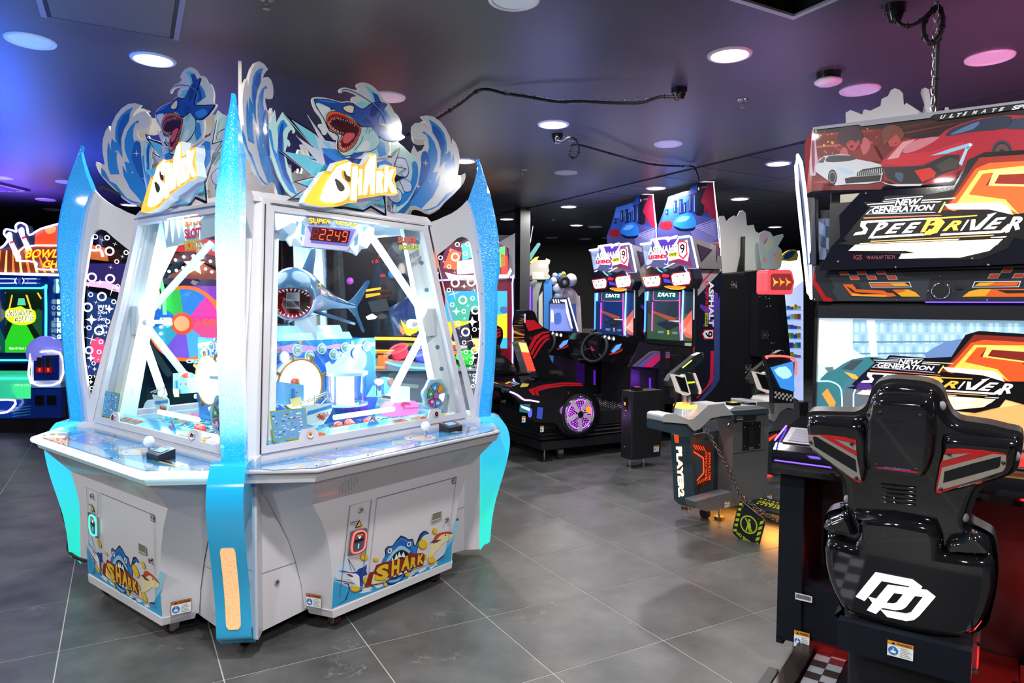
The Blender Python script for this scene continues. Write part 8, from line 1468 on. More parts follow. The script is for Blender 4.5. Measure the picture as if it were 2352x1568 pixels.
# ================================================================== CABINETS BEHIND THE GUN GAME
def at_plane(y, ux=gx): return PL((0, y, 0), ux, (0, 0, 1))
Bk = thing('video_cabinet', 'tall black cabinet back with chrome fan guards and red arrow light', 'arcade machine', (2.9, 7.3, 0))
pA = side(.0); S('cabinet_back', Bk, pA, '240,495 480,468 492,600 550,620 600,1160 560,1500 225,1500', BLACK, -.8, 0, Zq, 0, .01)
pB = side(-.12); S('inner_panel', Bk, pB, '345,655 490,668 545,1155 340,1155', BLACK, -.11, 0, Zq, 0, .006)
for x, y, r_ in ((398, 985, .045),): a, b = pB.uv(1640+x/3.409, 480+y/3.409); fan(Bk, pB, a, b, r_*1.3)
a, b = pA.uv(1640+267/3.409, 480+1248/3.409); fan(Bk, pA, a, b, .05)
m = MB()
for t__ in ('358,685', '380,670', '402,685', '408,703', '432,700', '415,762', '438,760', '450,1050', '473,1048', '457,1110', '480,1107'): m.ball(pB.w(*uvs(pB, t__, Zq)[0], .002), .008, STEEL, 6, 4)
m.build('screws', Bk, kind='stuff')
pC = PL(aty(1795, 645, 6.2), gx, (0, 0, 1)); rs__ = S('arrow_light_box', Bk, pC, '420,490 430,475 590,475 610,490 630,570 612,660 600,668 430,666 418,650', gl('ff5058', .9), -.12, 0, Zq, 0, .012, label='red glowing light box with three yellow arrows'); m = MB()
D(m, pC, '440,520 455,505 600,505 620,570 600,635 450,635 440,620', mat('red_mesh', (.35, .05, .07), .4, emit=(1, .1, .1), es=.2), .002, Zq)
for i in range(9):
    for j in range(7): a, b = pC.uv(1640+(455+17*i+(j % 2)*8)/3.409, 480+(518+17*j)/3.409); rring(m, pC, a, b, .0085, .0025, pr('e06070'), .003, 6)
for i in range(3): x = 455+50*i; D(m, pC, '%g,%g %g,%g %g,%g %g,%g %g,%g %g,%g' % (x, 532, x+20, 560, x+50, 572, x+20, 585, x+5, 608, x+12, 572), gl('ffb030' if i else 'e8d040', 1), .005, Zq)
m.build('arrow_symbols', rs__)
pD = PL(aty(1795, 860, 5.9), gx, (0, 0, 1)); S('side_screen', Bk, pD, '410,1150 560,1150 640,1200 628,1520 470,1520 470,1420', pr('1a1c22'), -.05, -.01, Zq); m = MB(); D(m, pD, '440,1240 620,1190 630,1430 520,1400', gl('3c90e8', .8), .001, Zq); D(m, pD, '470,1260 560,1230 610,1300 540,1330', gl('a8e0ff', 1), .002, Zq, 2)
for i in range(5):
    for j in range(3): D(m, pD, '%g,%g %g,%g %g,%g %g,%g' % (475+30*i+14*(j % 2), 1425+18*j+6*i, 490+30*i+14*(j % 2), 1428+18*j+6*i, 485+30*i+14*(j % 2), 1445+18*j+6*i, 470+30*i+14*(j % 2), 1442+18*j+6*i), pr('e8e4dc'), .002, Zq)
m.build('blue_artwork', Bk); neon(Bk, pD, '410,1165 408,1152 560,1152 635,1195 632,1300', 'ff6058', 1.6, .010, Zq, .01)
wb_ = thing('white_back_board', 'white cut-out back board with black strut right of the nearer city topper', 'board', (2.5, 7.5, 1.9)); pE = side(.42); S('board', wb_, pE, '35,460 35,85 50,55 78,52 100,100 120,75 160,50 180,62 200,20 225,10 248,30 258,128 310,122 325,175 348,185 355,245 380,262 372,495 60,500', mat('white_back_board2', (.95, .93, .9), .5), -.012, 0, Zq, 0); S('strut', wb_, side(.38), '222,215 245,213 240,500 185,500 218,350', BLACK, -.02, 0, Zq)
tg = thing('cartoon_board', 'pale printed cartoon cut-out board right of the white back board', 'board', (3.1, 8.3, 1.9)); pF = PL(aty(1770, 620, 8.6), gx, (0, 0, 1)); m = MB(); m.slab(pF, smooth(uvs(pF, '350,220 360,185 400,168 440,180 465,215 540,195 545,215 500,290 530,320 538,370 525,450 500,480 380,470 355,300', Zq), 1), pr('c8dcdc', .2), -.012, 0)
for q_, c in (('360,200 400,185 420,240 380,280', 'e0c4d0'), ('400,240 450,220 470,270 430,320 390,300', 'd8e8c8'), ('470,350 520,340 525,400 490,430', 'e8c8a8'), ('385,360 410,400 390,430', 'e8b8a0'), ('430,330 480,320 460,400 420,400', 'c0d8e8')): D(m, pF, q_, pr(c, .2), .001, Zq, 2)
m.build('board', tg)
# prize shelves glowing white beyond
ps_ = thing('prize_cabinet', 'bright white and blue prize cabinet with shelves of small boxes', 'cabinet', (3.6, 9.6, 0)); pG = PL(aty(1810, 700, 9.4), gx, (0, 0, 1)); S('cabinet_shell', ps_, PL(aty(1810, 700, 9.9), gx, (0, 0, 1)), '535,560 700,560 700,1500 535,1500', gl('c0d0ff', .8), -.05, 0, Zq); S('sign_panel', ps_, pG, '537,475 537,405 600,400 630,330 670,325 700,560 600,640 537,480', gl('fff4e8', 1.6), -.1, 0, Zq, label='glowing white sign panel')
S('rocket_disc', ps_, PL(aty(1810, 700, 9.3), gx, (0, 0, 1)), '535,400 545,350 600,318 650,325 650,400', pr('e0d040'), -.02, 0, Zq, 2); m = MB(); D(m, PL(aty(1810, 700, 9.29), gx, (0, 0, 1)), '548,390 555,355 600,328 640,335 600,380', pr('2858a8'), .002, Zq, 2); m.build('rocket_print', ps_)
random.seed(9)
for j in range(6):
    y = 790+75*j; m = MB(); pH_ = PL(aty(1810, 700, 9.5), gx, (0, 0, 1)); m.slab(pH_, uvs(pH_, '535,%g 700,%g 700,%g 535,%g' % (y, y, y+8, y+8), Zq), gl('88b8ff', .9), -.3, 0); m.build('shelf', ps_)
bxn = 0
for j in range(6):
    y = 790+75*j
    for i in range(5):
        x = 545+28*i; hh_ = random.randint(22, 48); pl = PL(aty(1810, 700, 9.55), gx, (0, 0, 1)); q_ = uvs(pl, '%g,%g %g,%g %g,%g %g,%g' % (x, y-hh_, x+22, y-hh_, x+22, y-1, x, y-1), Zq); m = MB(); m.slab(pl, q_, pr(random.choice(['e8d040', '8060d0', '30a0c0', 'e06080', 'f0f0f0', '60c080', '4060c0']), .4), -.05, 0); m.build('prize_box', ps_)
# ================================================================== LEFT AND FAR BACKGROUND
def YP(y): return PL((0, y, 0), (1, 0, 0), (0, 0, 1))
Zl = (0, 500, 1.867); Zx = (280, 480, 3.92); Zy = (840, 560, 4.07)
def N(par, y, q, c, e=2., r=.012, z=Zl, d=.02, nm='neon_tube'): neon(par, YP(y), q, c, e, r, z, d, nm)
bw = thing('bowling_machine', 'blue bowling arcade machine with neon outlined pin sign and green lane screen', 'arcade machine', (aty(70, 900, 10.0).x, 10.0, 0))
y = 9.6; B1, B2 = pr('1440b0', .2, 1), pr('0c2470', .2, 1)
S('rear_cabinet', bw, YP(10.4), '-60,240 275,240 275,860 -60,860', B2, -.6, 0, Zl); S('side_pillar', bw, YP(9.8), '205,255 270,255 270,780 205,780', pr('1060a0', .2, 1), -.3, 0, Zl, 0, .01)
sg_ = S('header_sign', bw, YP(9.7), '-60,135 10,128 40,95 22,70 30,50 60,55 75,60 72,35 90,22 118,35 130,75 180,48 260,25 275,60 275,240 -60,240', gl('243048', .5), -.1, 0, Zl, 1)
m = MB(); P = YP(9.68); D(m, P, '-60,140 275,110 275,235 -60,235', gl('7a3020', .7), .001, Zl)
for i in range(9): D(m, P, '%g,235 %g,235 %g,140 %g,140' % (-50+34*i, -38+34*i, -20+26*i, -26+26*i), gl('f08030' if i % 2 else 'ffd070', 1), .002, Zl)
D(m, P, '150,100 155,65 185,42 225,34 260,40 262,120 160,122', gl('e04818', 1), .003, Zl, 2); D(m, P, '195,45 240,38 235,62 205,70', gl('ff9040', 1.2), .004, Zl, 2)
for x, yy in ((0, 0), (52, -20)): D(m, P, ' '.join('%g,%g' % (a+x, b+yy) for a, b in ((28, 70), (44, 60), (54, 72), (56, 95), (78, 140), (92, 170), (85, 185), (66, 175), (50, 135), (34, 98))), gl('e8e0f4', 1), .005, Zl, 2); D(m, P, ' '.join('%g,%g' % (a+x, b+yy) for a, b in ((42, 104), (58, 98), (61, 106), (45, 112))), gl('e03040', 1), .006, Zl)
for wd, q in (('BOWLING', '118,135 340,135 330,172 108,172'), ('CHAMP', '190,182 340,182 335,214 185,214')): text(m, wd, P, uvs(P, q, Zl), gl('c01818', 1), d=.008, bold=.10, shear=.1); text(m, wd, P, uvs(P, q, Zl), gl('ffb820', 1.6), d=.01, bold=.03, shear=.1)
m.build('sign_lettering', sg_, label='yellow BOWLING CHAMP lettering, pins and red ball')
N(bw, 9.66, '-40,132 10,128 38,95 22,70 30,50 60,55 75,60 72,35 90,22 118,35 130,75 180,48 262,25', 'a0a0ff', 4, .014); N(bw, 9.66, '75,185 108,125 270,120', 'f0f0ff', 3.5, .012); N(bw, 9.66, '75,185 155,190 160,215 185,222 265,222', 'f0f0ff', 3.5, .012); N(bw, 9.66, '-50,238 275,246', 'c8d0ff', 4, .02)
m = MB(); P = YP(9.6); m.slab(P, uvs(P, '-60,250 205,250 205,300 -60,300', Zl), B1, -.2, 0); m.slab(P, uvs(P, '-60,300 0,300 0,580 -60,580', Zl), B1, -.2, 0); m.slab(P, uvs(P, '182,300 205,300 205,590 182,590', Zl), B1, -.2, 0); m.slab(P, uvs(P, '-60,578 205,578 205,625 -60,625', Zl), B2, -.2, 0); m.build('screen_surround', bw)
m = MB(); P = YP(9.7); D(m, P, '-20,310 182,310 182,580 -20,580', gl('102010', .6), 0, Zl); D(m, P, '0,580 55,450 110,450 180,580', gl('28c020', 1.1), .002, Zl); D(m, P, '-10,520 50,420 0,400 -10,400', gl('1c4030', .9), .002, Zl); D(m, P, '180,520 115,420 165,390 182,400', gl('1c5030', .9), .002, Zl)
for q in ('0,345 20,320 26,320 5,350', '165,320 180,345 175,350 158,322', '30,420 50,330 56,330 38,420', '110,330 118,330 140,400 132,400'): D(m, P, q, gl('e8c030', 1.2), .003, Zl)
D(m, P, '20,410 35,390 65,385 90,378 110,390 145,395 155,415 150,445 110,460 60,455 30,435', gl('d8e820', 1.2), .004, Zl, 2)
for wd, q in (('BOWLING', '30,398 138,392 134,420 28,426'), ('CHAMP', '62,424 148,418 144,446 60,450')): text(m, wd, P, uvs(P, q, Zl), gl('203008', .5), d=.006, bold=.09, shear=.1); text(m, wd, P, uvs(P, q, Zl), gl('f8f8d8', 1.4), d=.008, bold=.03, shear=.1)
text(m, 'Coins Or Card: 1 / 2', P, uvs(P, '40,554 126,554 126,564 40,564', Zl), gl('ffffff', 1.2), d=.006, bold=.02); D(m, P, '80,345 105,345 112,375 74,375', gl('60d0a0', 1), .003, Zl); m.build('lane_screen', bw, label='green bowling lane screen')
for q in ('-50,262 60,262 70,268', '-50,280 60,280 72,274', '160,262 110,262', '160,280 110,280', '75,258 68,270 75,284', '100,258 107,270 100,284'): N(bw, 9.58, q, 'c0e0ff', 2, .006)
for q in ('-50,302 180,302 200,310 200,590', '-50,610 200,610'): N(bw, 9.58, q, '40ffd0', 2.5, .014)
N(bw, 9.78, '232,338 232,520', 'b0ffe8', 2.5, .007); m = MB(); P = YP(9.78)
for ch, yy in zip('BOWLING', (350, 376, 402, 428, 450, 474, 500)): text(m, ch, P, uvs(P, '244,%d 262,%d 262,%d 244,%d' % (yy, yy, yy+20, yy+20), Zl), gl('c8fff0', 2), d=.002, bold=.06)
for x, yy, s_ in ((226, 270, 1), (246, 272, 1.1), (252, 540, .9)): D(m, P, ' '.join('%g,%g' % (x+a*s_, yy+b*s_) for a, b in ((0, -10), (6, -4), (3, 8), (9, 28), (5, 45), (-5, 45), (-9, 28), (-3, 8), (-6, -4))), gl('a8ffe8', 1.5), .002, Zl, 2)
m.build('pillar_lettering', bw, label='vertical BOWLING lettering and pins')
la = MB(); la.add([aty(-21, 851, 9.5), aty(104, 851, 9.5), aty(145, 915, 8.1), aty(-21, 915, 8.1)], [[0, 3, 2, 1]], mat('lit_green_lane', h('50d8b0'), .15, emit=h('40ffb0'), es=.7, coat=1)); la.build('lane', bw); S('lane_front', bw, YP(8.1), '-60,775 275,775 275,860 -60,860', B1, -.3, 0, Zl); m = MB()
for i in range(4): D(m, YP(8.08), '165,%d 60,%d 50,%d 160,%d' % (800+12*i, 812+12*i, 818+12*i, 806+12*i), pr('48a8e8'), .004, Zl); D(m, YP(8.08), '235,%d 270,%d 270,%d 235,%d' % (800+12*i, 800+12*i, 806+12*i, 806+12*i), pr('48a8e8'), .004, Zl)
m.build('stripe_artwork', bw); N(bw, 8.06, '-50,782 70,782 35,832 -50,832', 'f0f0ff', 3, .012)
tk = thing('ticket_pedestal', 'small blue ticket pedestal with two red-lit coin slots before the bowling lane', 'pedestal', (aty(105, 960, 7.9).x, 7.9, 0)); S('lower_case', tk, YP(7.9), '132,725 262,725 262,858 132,858', B1, -.16, 0, Zl, 0, .01); S('sloped_shelf', tk, YP(7.86), '135,708 258,705 262,728 132,728', pr('90c0f0', .2, 1), -.16, 0, Zl); S('upper_case', tk, YP(7.84), '132,580 262,575 262,705 132,708', pr('f0f0ff', .2), -.2, 0, Zl, 0, .01); N(tk, 7.83, '134,582 260,577 260,704 134,706 134,582', 'f0ecff', 3, .010, Zl, .01)
S('coin_plate', tk, YP(7.82), '145,592 252,588 252,695 145,698', B1, -.01, 0, Zl); m = MB(); P = YP(7.8)
for x in (170, 207): m.slab(P, uvs(P, '%d,598 %d,598 %d,640 %d,640' % (x-10, x+12, x+12, x-10), Zl), STEEL, -.01, .01); D(m, P, '%d,640 %d,640 %d,665 %d,665' % (x-14, x+16, x+16, x-14), gl('901010', .8), .004, Zl); D(m, P, '%d,645 %d,645 %d,658 %d,658' % (x-3, x+5, x+5, x-3), gl('ff3030', 3), .006, Zl)
m.build('coin_slots', tk); m = MB()
for x in (150, 202): D(m, YP(7.89), '%d,762 %d,762 %d,803 %d,803' % (x, x+38, x+38, x), BLK, .004, Zl)
m.build('ticket_openings', tk); m = MB(); c = aty(107, 810, 8.0); m.ball(c, .20, mat('frosted_dome', h('a0a8f0'), .15, emit=h('8888ff'), es=.5), 18, 10); m.build('frosted_dome', tk)
for x in (50, 104): c = atz(x, 965, .03); MB().cyl(V((c.x-.015, 7.7, .035)), V((c.x+.015, 7.7, .035)), .035, RUBBER).build('caster_wheel', tk)
# prize wheel machine seen through the left window
pw_ = thing('prize_wheel_machine', 'colourful prize wheel machine with glowing star seen through the left window', 'arcade machine', (aty(430, 900, 7.2).x, 7.2, 0)); P = YP(7.2)
S('cabinet', pw_, YP(7.5), '250,150 1100,150 1100,1600 250,1600', pr('10142c', .3, 1), -.5, 0, Zx); m = MB()
D(m, P, '290,350 600,400 860,450 1050,560 1050,300 850,280 600,250 320,220', gl('d83838', .8), .002, Zx); D(m, P, '290,420 450,400 600,380 700,380 860,430 1050,520 1050,600 860,520 700,470 560,470 420,500 290,520', gl('5c3030', .6), .004, Zx); D(m, P, '420,600 500,560 600,480 700,470 860,560 1050,640 1050,700 400,660', gl('8c4838', .7), .003, Zx); D(m, P, '360,620 1050,640 1050,700 380,680', gl('40184c', .7), .005, Zx); D(m, P, '430,690 1050,690 1050,820 440,800', gl('8c3cc8', .8), .004, Zx)
text(m, 'WHEEL', P, uvs(P, '640,290 1000,350 1000,410 650,350', Zx), gl('90c8f8', 1.3), d=.01, bold=.08); m.build('arch_artwork', pw_)
q = P.uv(Zx[0]+570/Zx[2], Zx[1]+1030/Zx[2]); R_ = 310/Zx[2]*7.2/FPX; m = MB(); m.slab(P, disc(*q, R_*1.1, 48), gl('f07820', 1), -.04, .01)
for i, c in enumerate(('e838a8', '3080e0', '30b848', '2868d8', '38a8c8', '7858d8', '50b0e8', 'e05090')): a0 = .12+i*.785; m.poly(P, [q]+[(q[0]+R_*math.cos(a0+.1*j), q[1]+R_*math.sin(a0+.1*j)) for j in range(9)], gl(c, 1), .014)
text(m, '100', P, uvs(P, '680,985 860,985 860,1055 680,1055', Zx), gl('e85858', 1.2), d=.02, bold=.06); text(m, 'CREDIT', P, uvs(P, '590,1350 800,1350 800,1385 590,1385', Zx), gl('a8e0f8', 1.3), d=.03, bold=.06); m.build('prize_wheel', pw_, label='big wheel of pink, blue and green sectors'); m = MB(); m.slab(P, disc(q[0]-.02, q[1], R_*.32, 24), gl('e85030', 1), .016, .03); m.slab(P, disc(q[0]-.02, q[1], R_*.22, 20), gl('f8b080', 1), .03, .035); m.build('wheel_boss', pw_)
m = MB(); a, b = P.uv(Zx[0]+668/Zx[2], Zx[1]+505/Zx[2]); m.slab(P, star(a, b, .11, .05, 5, math.pi/2), gl('fffcd8', 3), .03, .05); m.build('glowing_star', pw_)
for (x, yy) in ((400, 220), (330, 450), (495, 460), (570, 432), (652, 425), (732, 438), (808, 472), (438, 563), (503, 553), (562, 530), (764, 540), (820, 567), (370, 990), (363, 1060), (363, 1120), (365, 1187)): a, b = P.uv(Zx[0]+x/Zx[2], Zx[1]+yy/Zx[2]); MB().ball(P.w(a, b, .03), .017, gl('f4f0ff', 2.5), 8, 5).build('marquee_bulb', pw_)
N(pw_, 7.15, '352,610 385,780 395,950', '60ff80', 2.5, .018, Zx); N(pw_, 7.15, '318,650 345,780 350,900', 'f0c030', 1.5, .01, Zx); N(pw_, 7.12, '412,1000 460,1030 412,1060', '60ffb0', 2.5, .01, Zx)
# neon puck table and dark machine seen through the right window
nt2 = thing('neon_ring_table', 'neon table with red, blue, orange and green rings seen through the right window', 'arcade machine', (aty(970, 900, 7.0).x, 7.0, 0)); P = YP(7.0); Z8 = (840, 760, 6.532); S('table_body', nt2, YP(7.1), '130,560 1660,600 1660,1300 130,1300', pr('8c98a8', .3, 1), -.4, 0, Z8); S('table_edge', nt2, YP(7.0), '140,420 300,440 1680,570 1680,600 140,600', pr('b0c8d8', .2, 1), -.3, 0, Z8); m = MB(); m.add([YP(7.05).w(*q) for q in uvs(YP(7.05), '140,480 1700,580', Z8)]+[YP(7.7).w(*q) for q in uvs(YP(7.7), '1700,225 140,160', Z8)], [[0, 1, 2, 3]], pr('1c1c28', .15, 1)); m.build('table_top', nt2)
for x, yy, rx, c in ((490, 260, 130, 'ff4050'), (830, 310, 120, '6070ff'), (1060, 350, 120, 'ffa020'), (1480, 360, 120, '30e040')): 
    c0 = YP(7.2).px(Z8[0]+x/Z8[2], Z8[1]+yy/Z8[2]); r_ = rx/Z8[2]*7.2/FPX; m = MB(); tl_ = V((-.3, -.45, 1)).normalized(); m.ring(c0, r_, .012, gl(c, 2.5), tl_, 24, 6); m.build('neon_ring', nt2); m = MB(); m.cyl(c0-tl_*.09, c0-tl_*.02, r_*.95, gl(c, .5), n=20); m.build('ring_well', nt2)
N(nt2, 7.6, '140,110 700,120 1400,190', 'ff9a30', 3, .02, Z8); N(nt2, 7.0, '140,290 430,290', 'ff9a30', 2.5, .008, Z8); N(nt2, 7.0, '140,545 280,545', 'ff8020', 2, .012, Z8); N(nt2, 6.98, '300,460 560,530 1150,580', '70e0f0', 2, .010, Z8); N(nt2, 6.98, '280,560 290,400 380,340', 'ff6060', 2, .006, Z8); S('orange_grille', nt2, YP(6.98), '185,365 330,365 330,505 185,505', gl('e87010', 1.2), -.02, 0, Z8)
dm = thing('dark_quiz_machine', 'dark blue machine with orange bars and yellow piece seen through the right window', 'arcade machine', (aty(940, 900, 7.9).x, 8.2, 0)); S('cabinet', dm, YP(8.2), '-300,-200 640,-200 640,860 -300,860', pr('0c1426', .25, 1), -.5, 0, Zy); S('printed_arm', dm, YP(7.9), '210,600 400,500 450,485 540,520 560,860 270,860', pr('1a3488', .2, 1), -.2, 0, Zy); m = MB(); P = YP(7.88)
for q, c, e in (('0,425 140,405 142,425 0,448', 'ffb020', 1.5), ('0,470 130,455 140,475 0,505', 'ff9818', 1.5), ('325,705 420,800 420,860 380,850 350,780', 'e8e020', 1), ('420,800 440,755 480,760 500,800 470,830 420,850', 'd8d820', 1), ('312,745 355,790 372,835 350,850 325,820', 'f09060', .9), ('0,680 60,650 108,680 90,700 20,710', 'f8f8f0', 2), ('20,540 190,510 230,620 60,640', '303c44', .7)): D(m, P, q, gl(c, e), .002, Zy)
for wd, q in (('000', '135,285 182,285 182,308 135,308'), ('15', '60,155 120,145 120,175 60,180'), ('000', '120,100 185,95 185,125 120,130')): text(m, wd, P, uvs(P, q, Zy), gl('e02030', 1.5), d=.004)
m.build('panel_lights', dm); m = MB(); m.ball(aty(840+248/4.07, 560+280/4.07, 7.8), .048, gl('3890e0', .8), 14, 9); m.build('blue_ball_lamp', dm); m = MB(); m.ball(aty(804, 645, 7.8), .04, gl('b050c8', .9), 14, 9); m.build('purple_ball_lamp', dm)
# kids cabinets beyond the right fin
kd = thing('kids_video_cabinet', 'red framed blue-lit kids video cabinet left of the charcoal column', 'arcade machine', (aty(1090, 900, 9.2).x, 9.2, 0)); P = YP(9.2); S('cabinet', kd, YP(9.5), '1000,540 1182,540 1182,900 1000,900', pr('200c18', .3, 1), -.3, 0); S('red_frame', kd, P, '1005,642 1168,640 1178,652 1178,880 1005,880', pr('a01828', .2, 1), -.1, 0); m = MB(); D(m, P, '1022,668 1165,668 1165,800 1022,800', gl('3cb0e8', .9), .002); D(m, P, '1022,740 1165,720 1165,775 1022,790', gl('e8d820', .9), .003)
for q, c in (('1040,690 1090,685 1095,730 1045,735', '48b8a0'), ('1100,700 1130,695 1135,720 1105,725', '8080c8'), ('1150,705 1164,705 1164,718 1150,718', '4068a0'), ('1040,755 1110,745 1115,800 1050,800', '30304c')): D(m, P, q, gl(c, .9), .004, None, 2)
m.build('cartoon_screen', kd); neon(kd, P, '1003,644 1165,639 1177,650 1177,860', '8090ff', 4, .012, None, .03); neon(kd, P, '1020,838 1110,838', 'a080ff', 3, .012, None, .03)
m = MB(); P = YP(9.1); m.slab(P, uvs(P, '1012,640 1010,600 1030,560 1060,555 1090,540 1120,552 1150,560 1165,570 1172,640'), gl('783050', .8), -.1, 0)
for q, c, e in (('1018,615 1035,570 1060,580 1050,620', 'f07040', 1.2), ('1060,560 1090,550 1085,590 1062,600', '60c8c0', 1.2), ('1140,570 1160,565 1160,610 1145,615', '60e070', 1.2), ('1050,600 1120,590 1118,625 1050,630', 'fff4d0', 2.5), ('1150,580 1166,590 1166,630 1152,630', 'e04030', 1.1), ('1022,625 1050,632 1165,630 1172,615 1176,622 1168,638 1030,640', 'fff8e0', 2.2)): D(m, P, q, gl(c, e), .003)
m.build('lit_topper', kd, label='brightly lit cartoon topper')
S('white_side', kd, YP(9.4), '1140,560 1183,535 1183,640 1170,640 1168,570 1150,562', pr('b8b8c8', .3), -.02, 0)
rb2 = thing('robot_cabinet', 'white and blue robot-shaped cabinet just right of the charcoal column', 'arcade machine', (aty(1240, 900, 10.9).x, 10.9, 0)); P = YP(10.8); S('cabinet', rb2, P, '245,300 270,285 290,290 300,900 245,900', pr('b8b4ac', .3), -.5, 0, Ze); S('blue_panel', rb2, YP(10.75), '335,310 350,285 385,283 388,400 365,430 365,900 330,900', pr('3c8ce0', .25, .8), -.3, 0, Ze); S('grey_panel', rb2, YP(10.7), '262,310 285,300 325,300 310,345 290,440 288,900 262,900', pr('98a0a0', .3), -.2, 0, Ze); S('white_panel', rb2, YP(10.68), '300,400 325,360 330,900 300,900', pr('e0dcd0', .3), -.2, 0, Ze); S('gear_head', rb2, YP(10.7), '245,270 243,190 270,165 290,160 345,160 348,148 375,160 372,180 362,195 368,230 360,245 376,265 368,280 345,283 250,285', pr('c4c0b4', .3), -.04, 0, Ze, 0, 0, gl('fff8e8', 1.2)); S('yellow_ear', rb2, YP(10.75), '245,170 280,140 302,137 290,160 250,182', gl('f0c050', .8), -.03, 0, Ze); S('teal_fin', rb2, YP(10.8), '243,120 290,52 308,48 312,62 250,160 243,160', pr('6cb0b8', .2), -.03, 0, Ze); S('white_sail', rb2, YP(10.9), '243,50 262,-60 266,-58 248,50', gl('e0e0f0', .8), -.03, 0, Ze); neon(rb2, YP(10.75), '242,330 242,520', '7040ff', 3, .02, Ze, .02)
m = MB(); D(m, YP(10.66), '258,235 335,235 335,282 258,282', pr('d8d8d0'), .002, Ze); m.ball(aty(1130+300/2.8, 540+257/2.8, 10.6), .022, gl('fffce8', 3), 8, 5); m.build('face_plate', rb2)
cl2 = thing('capsule_machine', 'glass-fronted white framed machine under the balloon arch', 'arcade machine', (aty(1300, 900, 11.6).x, 11.6, 0)); P = YP(11.5); S('case', cl2, YP(11.7), '370,440 540,440 560,900 370,900', pr('5060a0', .2), -.5, 0, Ze); S('lower_case', cl2, YP(11.2), '360,760 500,800 500,850 430,880 360,860', pr('4c98e0', .2, 1), -.3, 0, Ze); S('frame', cl2, P, '370,405 488,400 550,620 520,620 470,440 370,440', pr('30344c', .25), -.1, 0, Ze, 0, .004); m = MB()
for q in ('390,412 398,412 404,436 396,436', '406,412 414,412 420,436 412,436', '422,412 430,412 434,436 426,436', '440,415 478,413 520,600 510,600 478,500 470,430 440,424'): D(m, P, q, gl('e8e8f8', 1.2), .003, Ze)
D(m, YP(11.6), '372,440 468,440 515,615 372,615', gl('8090e0', .7), .003, Ze); D(m, YP(11.58), '382,480 392,480 398,520 398,560 380,560 380,520', gl('d0e0f8', .9), .003, Ze); D(m, YP(11.58), '400,510 440,500 445,560 405,570', gl('4060b0', .8), .003, Ze, 2); m.build('lit_front', cl2); neon(cl2, P, '490,402 552,618', 'a0a8ff', 2.5, .014, Ze, .03)
ar = thing('white_arch_panel', 'tall white rounded panel behind the balloons', 'panel', (aty(1310, 900, 12.6).x, 12.6, 0)); S('panel', ar, YP(12.5), '395,400 470,330 520,345 555,390 572,460 572,1060 395,1060', pr('b8a8b8', .4), -.05, 0, Ze, 2)
for i, (x, yy, r_, c, lab) in enumerate(((508, 288, 40, 'c8c4e0', 'large pale balloon at the right of the cluster'), (422, 340, 32, 'd0ccE8', 'pale balloon at the lower middle of the cluster'), (395, 295, 24, 'c4c0dc', 'pale balloon at the left of the cluster'), (405, 262, 20, '9c98b8', 'small pale balloon at the top left of the cluster'), (440, 270, 26, '3c78a8', 'blue balloon behind the tyre'), (460, 250, 16, 'c8a030', 'gold balloon peeping over the tyre'), (428, 392, 28, 'a0b8d0', 'bluish balloon at the bottom of the cluster'))):
    MB().ball(aty(1130+x/2.8, 540+yy/2.8, 12.40-.03*(i % 3)), r_/2.8*12.4/FPX, pr(c, .2, .5), 18, 12, (1, 1, 1.06)).build('balloon', None, lab, cat='balloon', group='balloons on the white arch')
c = aty(1130+462/2.8, 540+300/2.8, 12.27); ty = thing('tyre_decoration', 'black tyre with silver wheel nestled in the balloons', 'tyre', tuple(c)); n_ = V((.35, -.9, -.1)).normalized(); m = MB(); m.ring(c, .07, .045, RUBBER, n_, 24, 10); m.build('tyre', ty); m = MB(); m.cyl(c, c+n_*.03, .05, STEEL, n=16); m.build('wheel', ty)
fs = thing('fire_equipment_sign', 'small red fire sign on the black wall above the balloons', 'sign', tuple(aty(1320, 635, 15.4))); P = YP(15.45); S('sign_plate', fs, P, '512,228 548,226 550,275 514,278', pr('a02028', .4), -.02, 0, Ze); m = MB(); D(m, P, '527,240 538,240 538,268 527,268', PWHT, .002, Ze); m.build('extinguisher_symbol', fs)
for j, (a_, lab) in enumerate((('1351,712 1362,711 1362,718 1351,718', 'left upper socket plate on the black wall'), ('1362,711 1370,711 1370,718 1362,718', 'right upper socket plate on the black wall'), ('1361,720 1371,720 1371,727 1361,727', 'lower socket plate on the black wall'))): m = MB(); P = YP(15.5); m.slab(P, uvs(P, a_), pr('b8b0c0'), -.01, .01); m.build('socket_plate', None, lab, cat='socket', group='socket plates on the back wall')
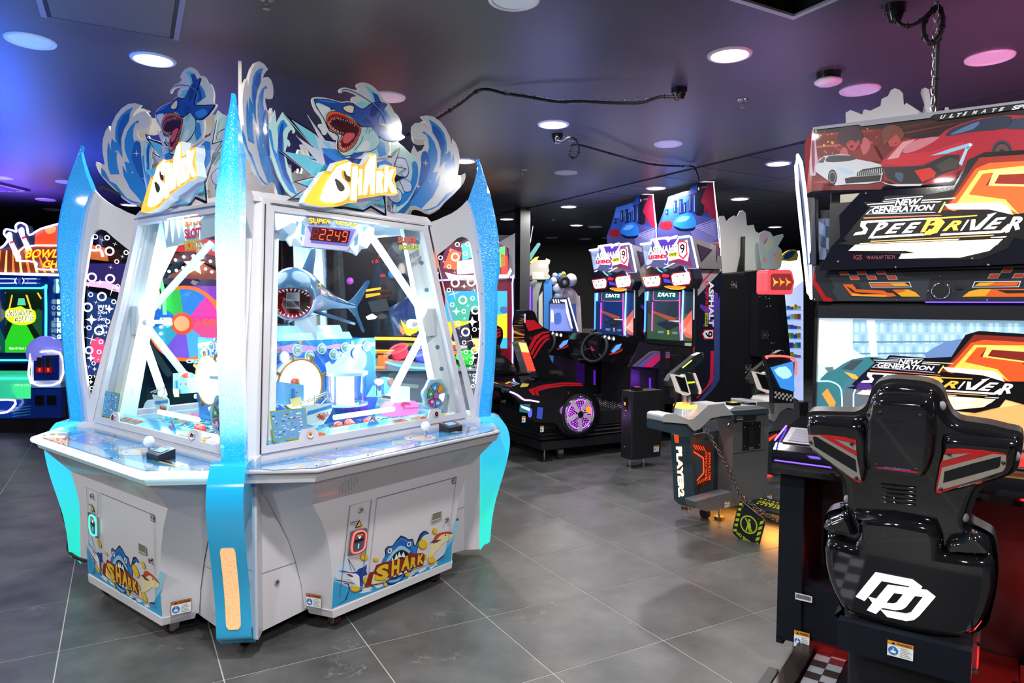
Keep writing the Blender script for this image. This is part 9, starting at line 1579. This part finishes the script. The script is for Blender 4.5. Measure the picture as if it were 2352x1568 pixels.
tb_ = thing('low_cabinet', 'small grey open cabinet left of the farther racing screen', 'cabinet', (aty(1360, 900, 12.).x, 12.3, 0)); S('case', tb_, YP(12.2), '1340,755 1378,755 1378,960 1340,960', pr('6c6468', .4), -.15, 0); S('opening', tb_, YP(12.19), '1358,760 1378,760 1378,790 1358,790', BLK, -.02, .0)
# ranking screen seen through the left fin
rk = thing('ranking_display', 'purple ranking screen with blue score rows seen through the left fin window', 'arcade machine', (aty(240, 900, 6.6).x, 6.6, 0)); P = YP(6.6); S('case', rk, YP(6.7), '150,520 300,520 300,1000 150,1000', pr('0c0c18', .3, 1), -.3, 0); m = MB(); D(m, P, '195,605 300,605 300,660 195,650', gl('2c2060', .8), .002); D(m, P, '195,648 240,645 270,656 300,680 300,690 262,664 195,656', gl('f0a0e0', 1.5), .004); D(m, P, '200,665 300,700 300,860 200,860', gl('1c3870', .8), .003)
for i, n_ in enumerate(('2818', '2704', '2407', '2304', '2264')): text(m, n_, P, uvs(P, '225,%d 247,%d 247,%d 225,%d' % (700+15*i, 700+15*i, 706+15*i, 706+15*i)), gl('e0f0ff', 1.5), d=.006)
D(m, P, '205,560 245,570 250,600 205,595', gl('c06020', .9), .004); D(m, P, '210,780 240,780 235,830 212,825', gl('e04878', 1), .005, None, 2); m.build('score_screen', rk); neon(rk, P, '198,535 200,560 215,575 235,575 240,590', 'b0b0ff', 3, .012, None, .03)
# plinths that stand the background machines on the floor
for t in (pw_, cl2, rk, ps_, dm, nt2, kd, rb2, ar, Bk, tb_, bw, tk):
    bb = None
    for c in t.children:
        o = ORG[c.name]; n = c.name.split('.')[0]
        if c.type != 'MESH' or n not in ('cabinet', 'case', 'cabinet_shell', 'table_body', 'panel', 'cabinet_back', 'lane_front', 'lower_case'): continue
        X = [v.co+o for v in c.data.vertices]; bb = [min(p[i] for p in X) for i in range(3)]+[max(p[i] for p in X) for i in range(3)]
    if bb and bb[2] > .03:
        z = bb[2]+.01; m = MB(); X0, X1, Y0, Y1 = bb[0]+.03, bb[3]-.03, bb[1]+.02, bb[4]-.01; R = [V((X0, Y0, 0)), V((X1, Y0, 0)), V((X1, Y1, 0)), V((X0, Y1, 0))]; m.prism(R, [p+V((0, 0, z)) for p in R], BLACK); m.build('plinth', t)
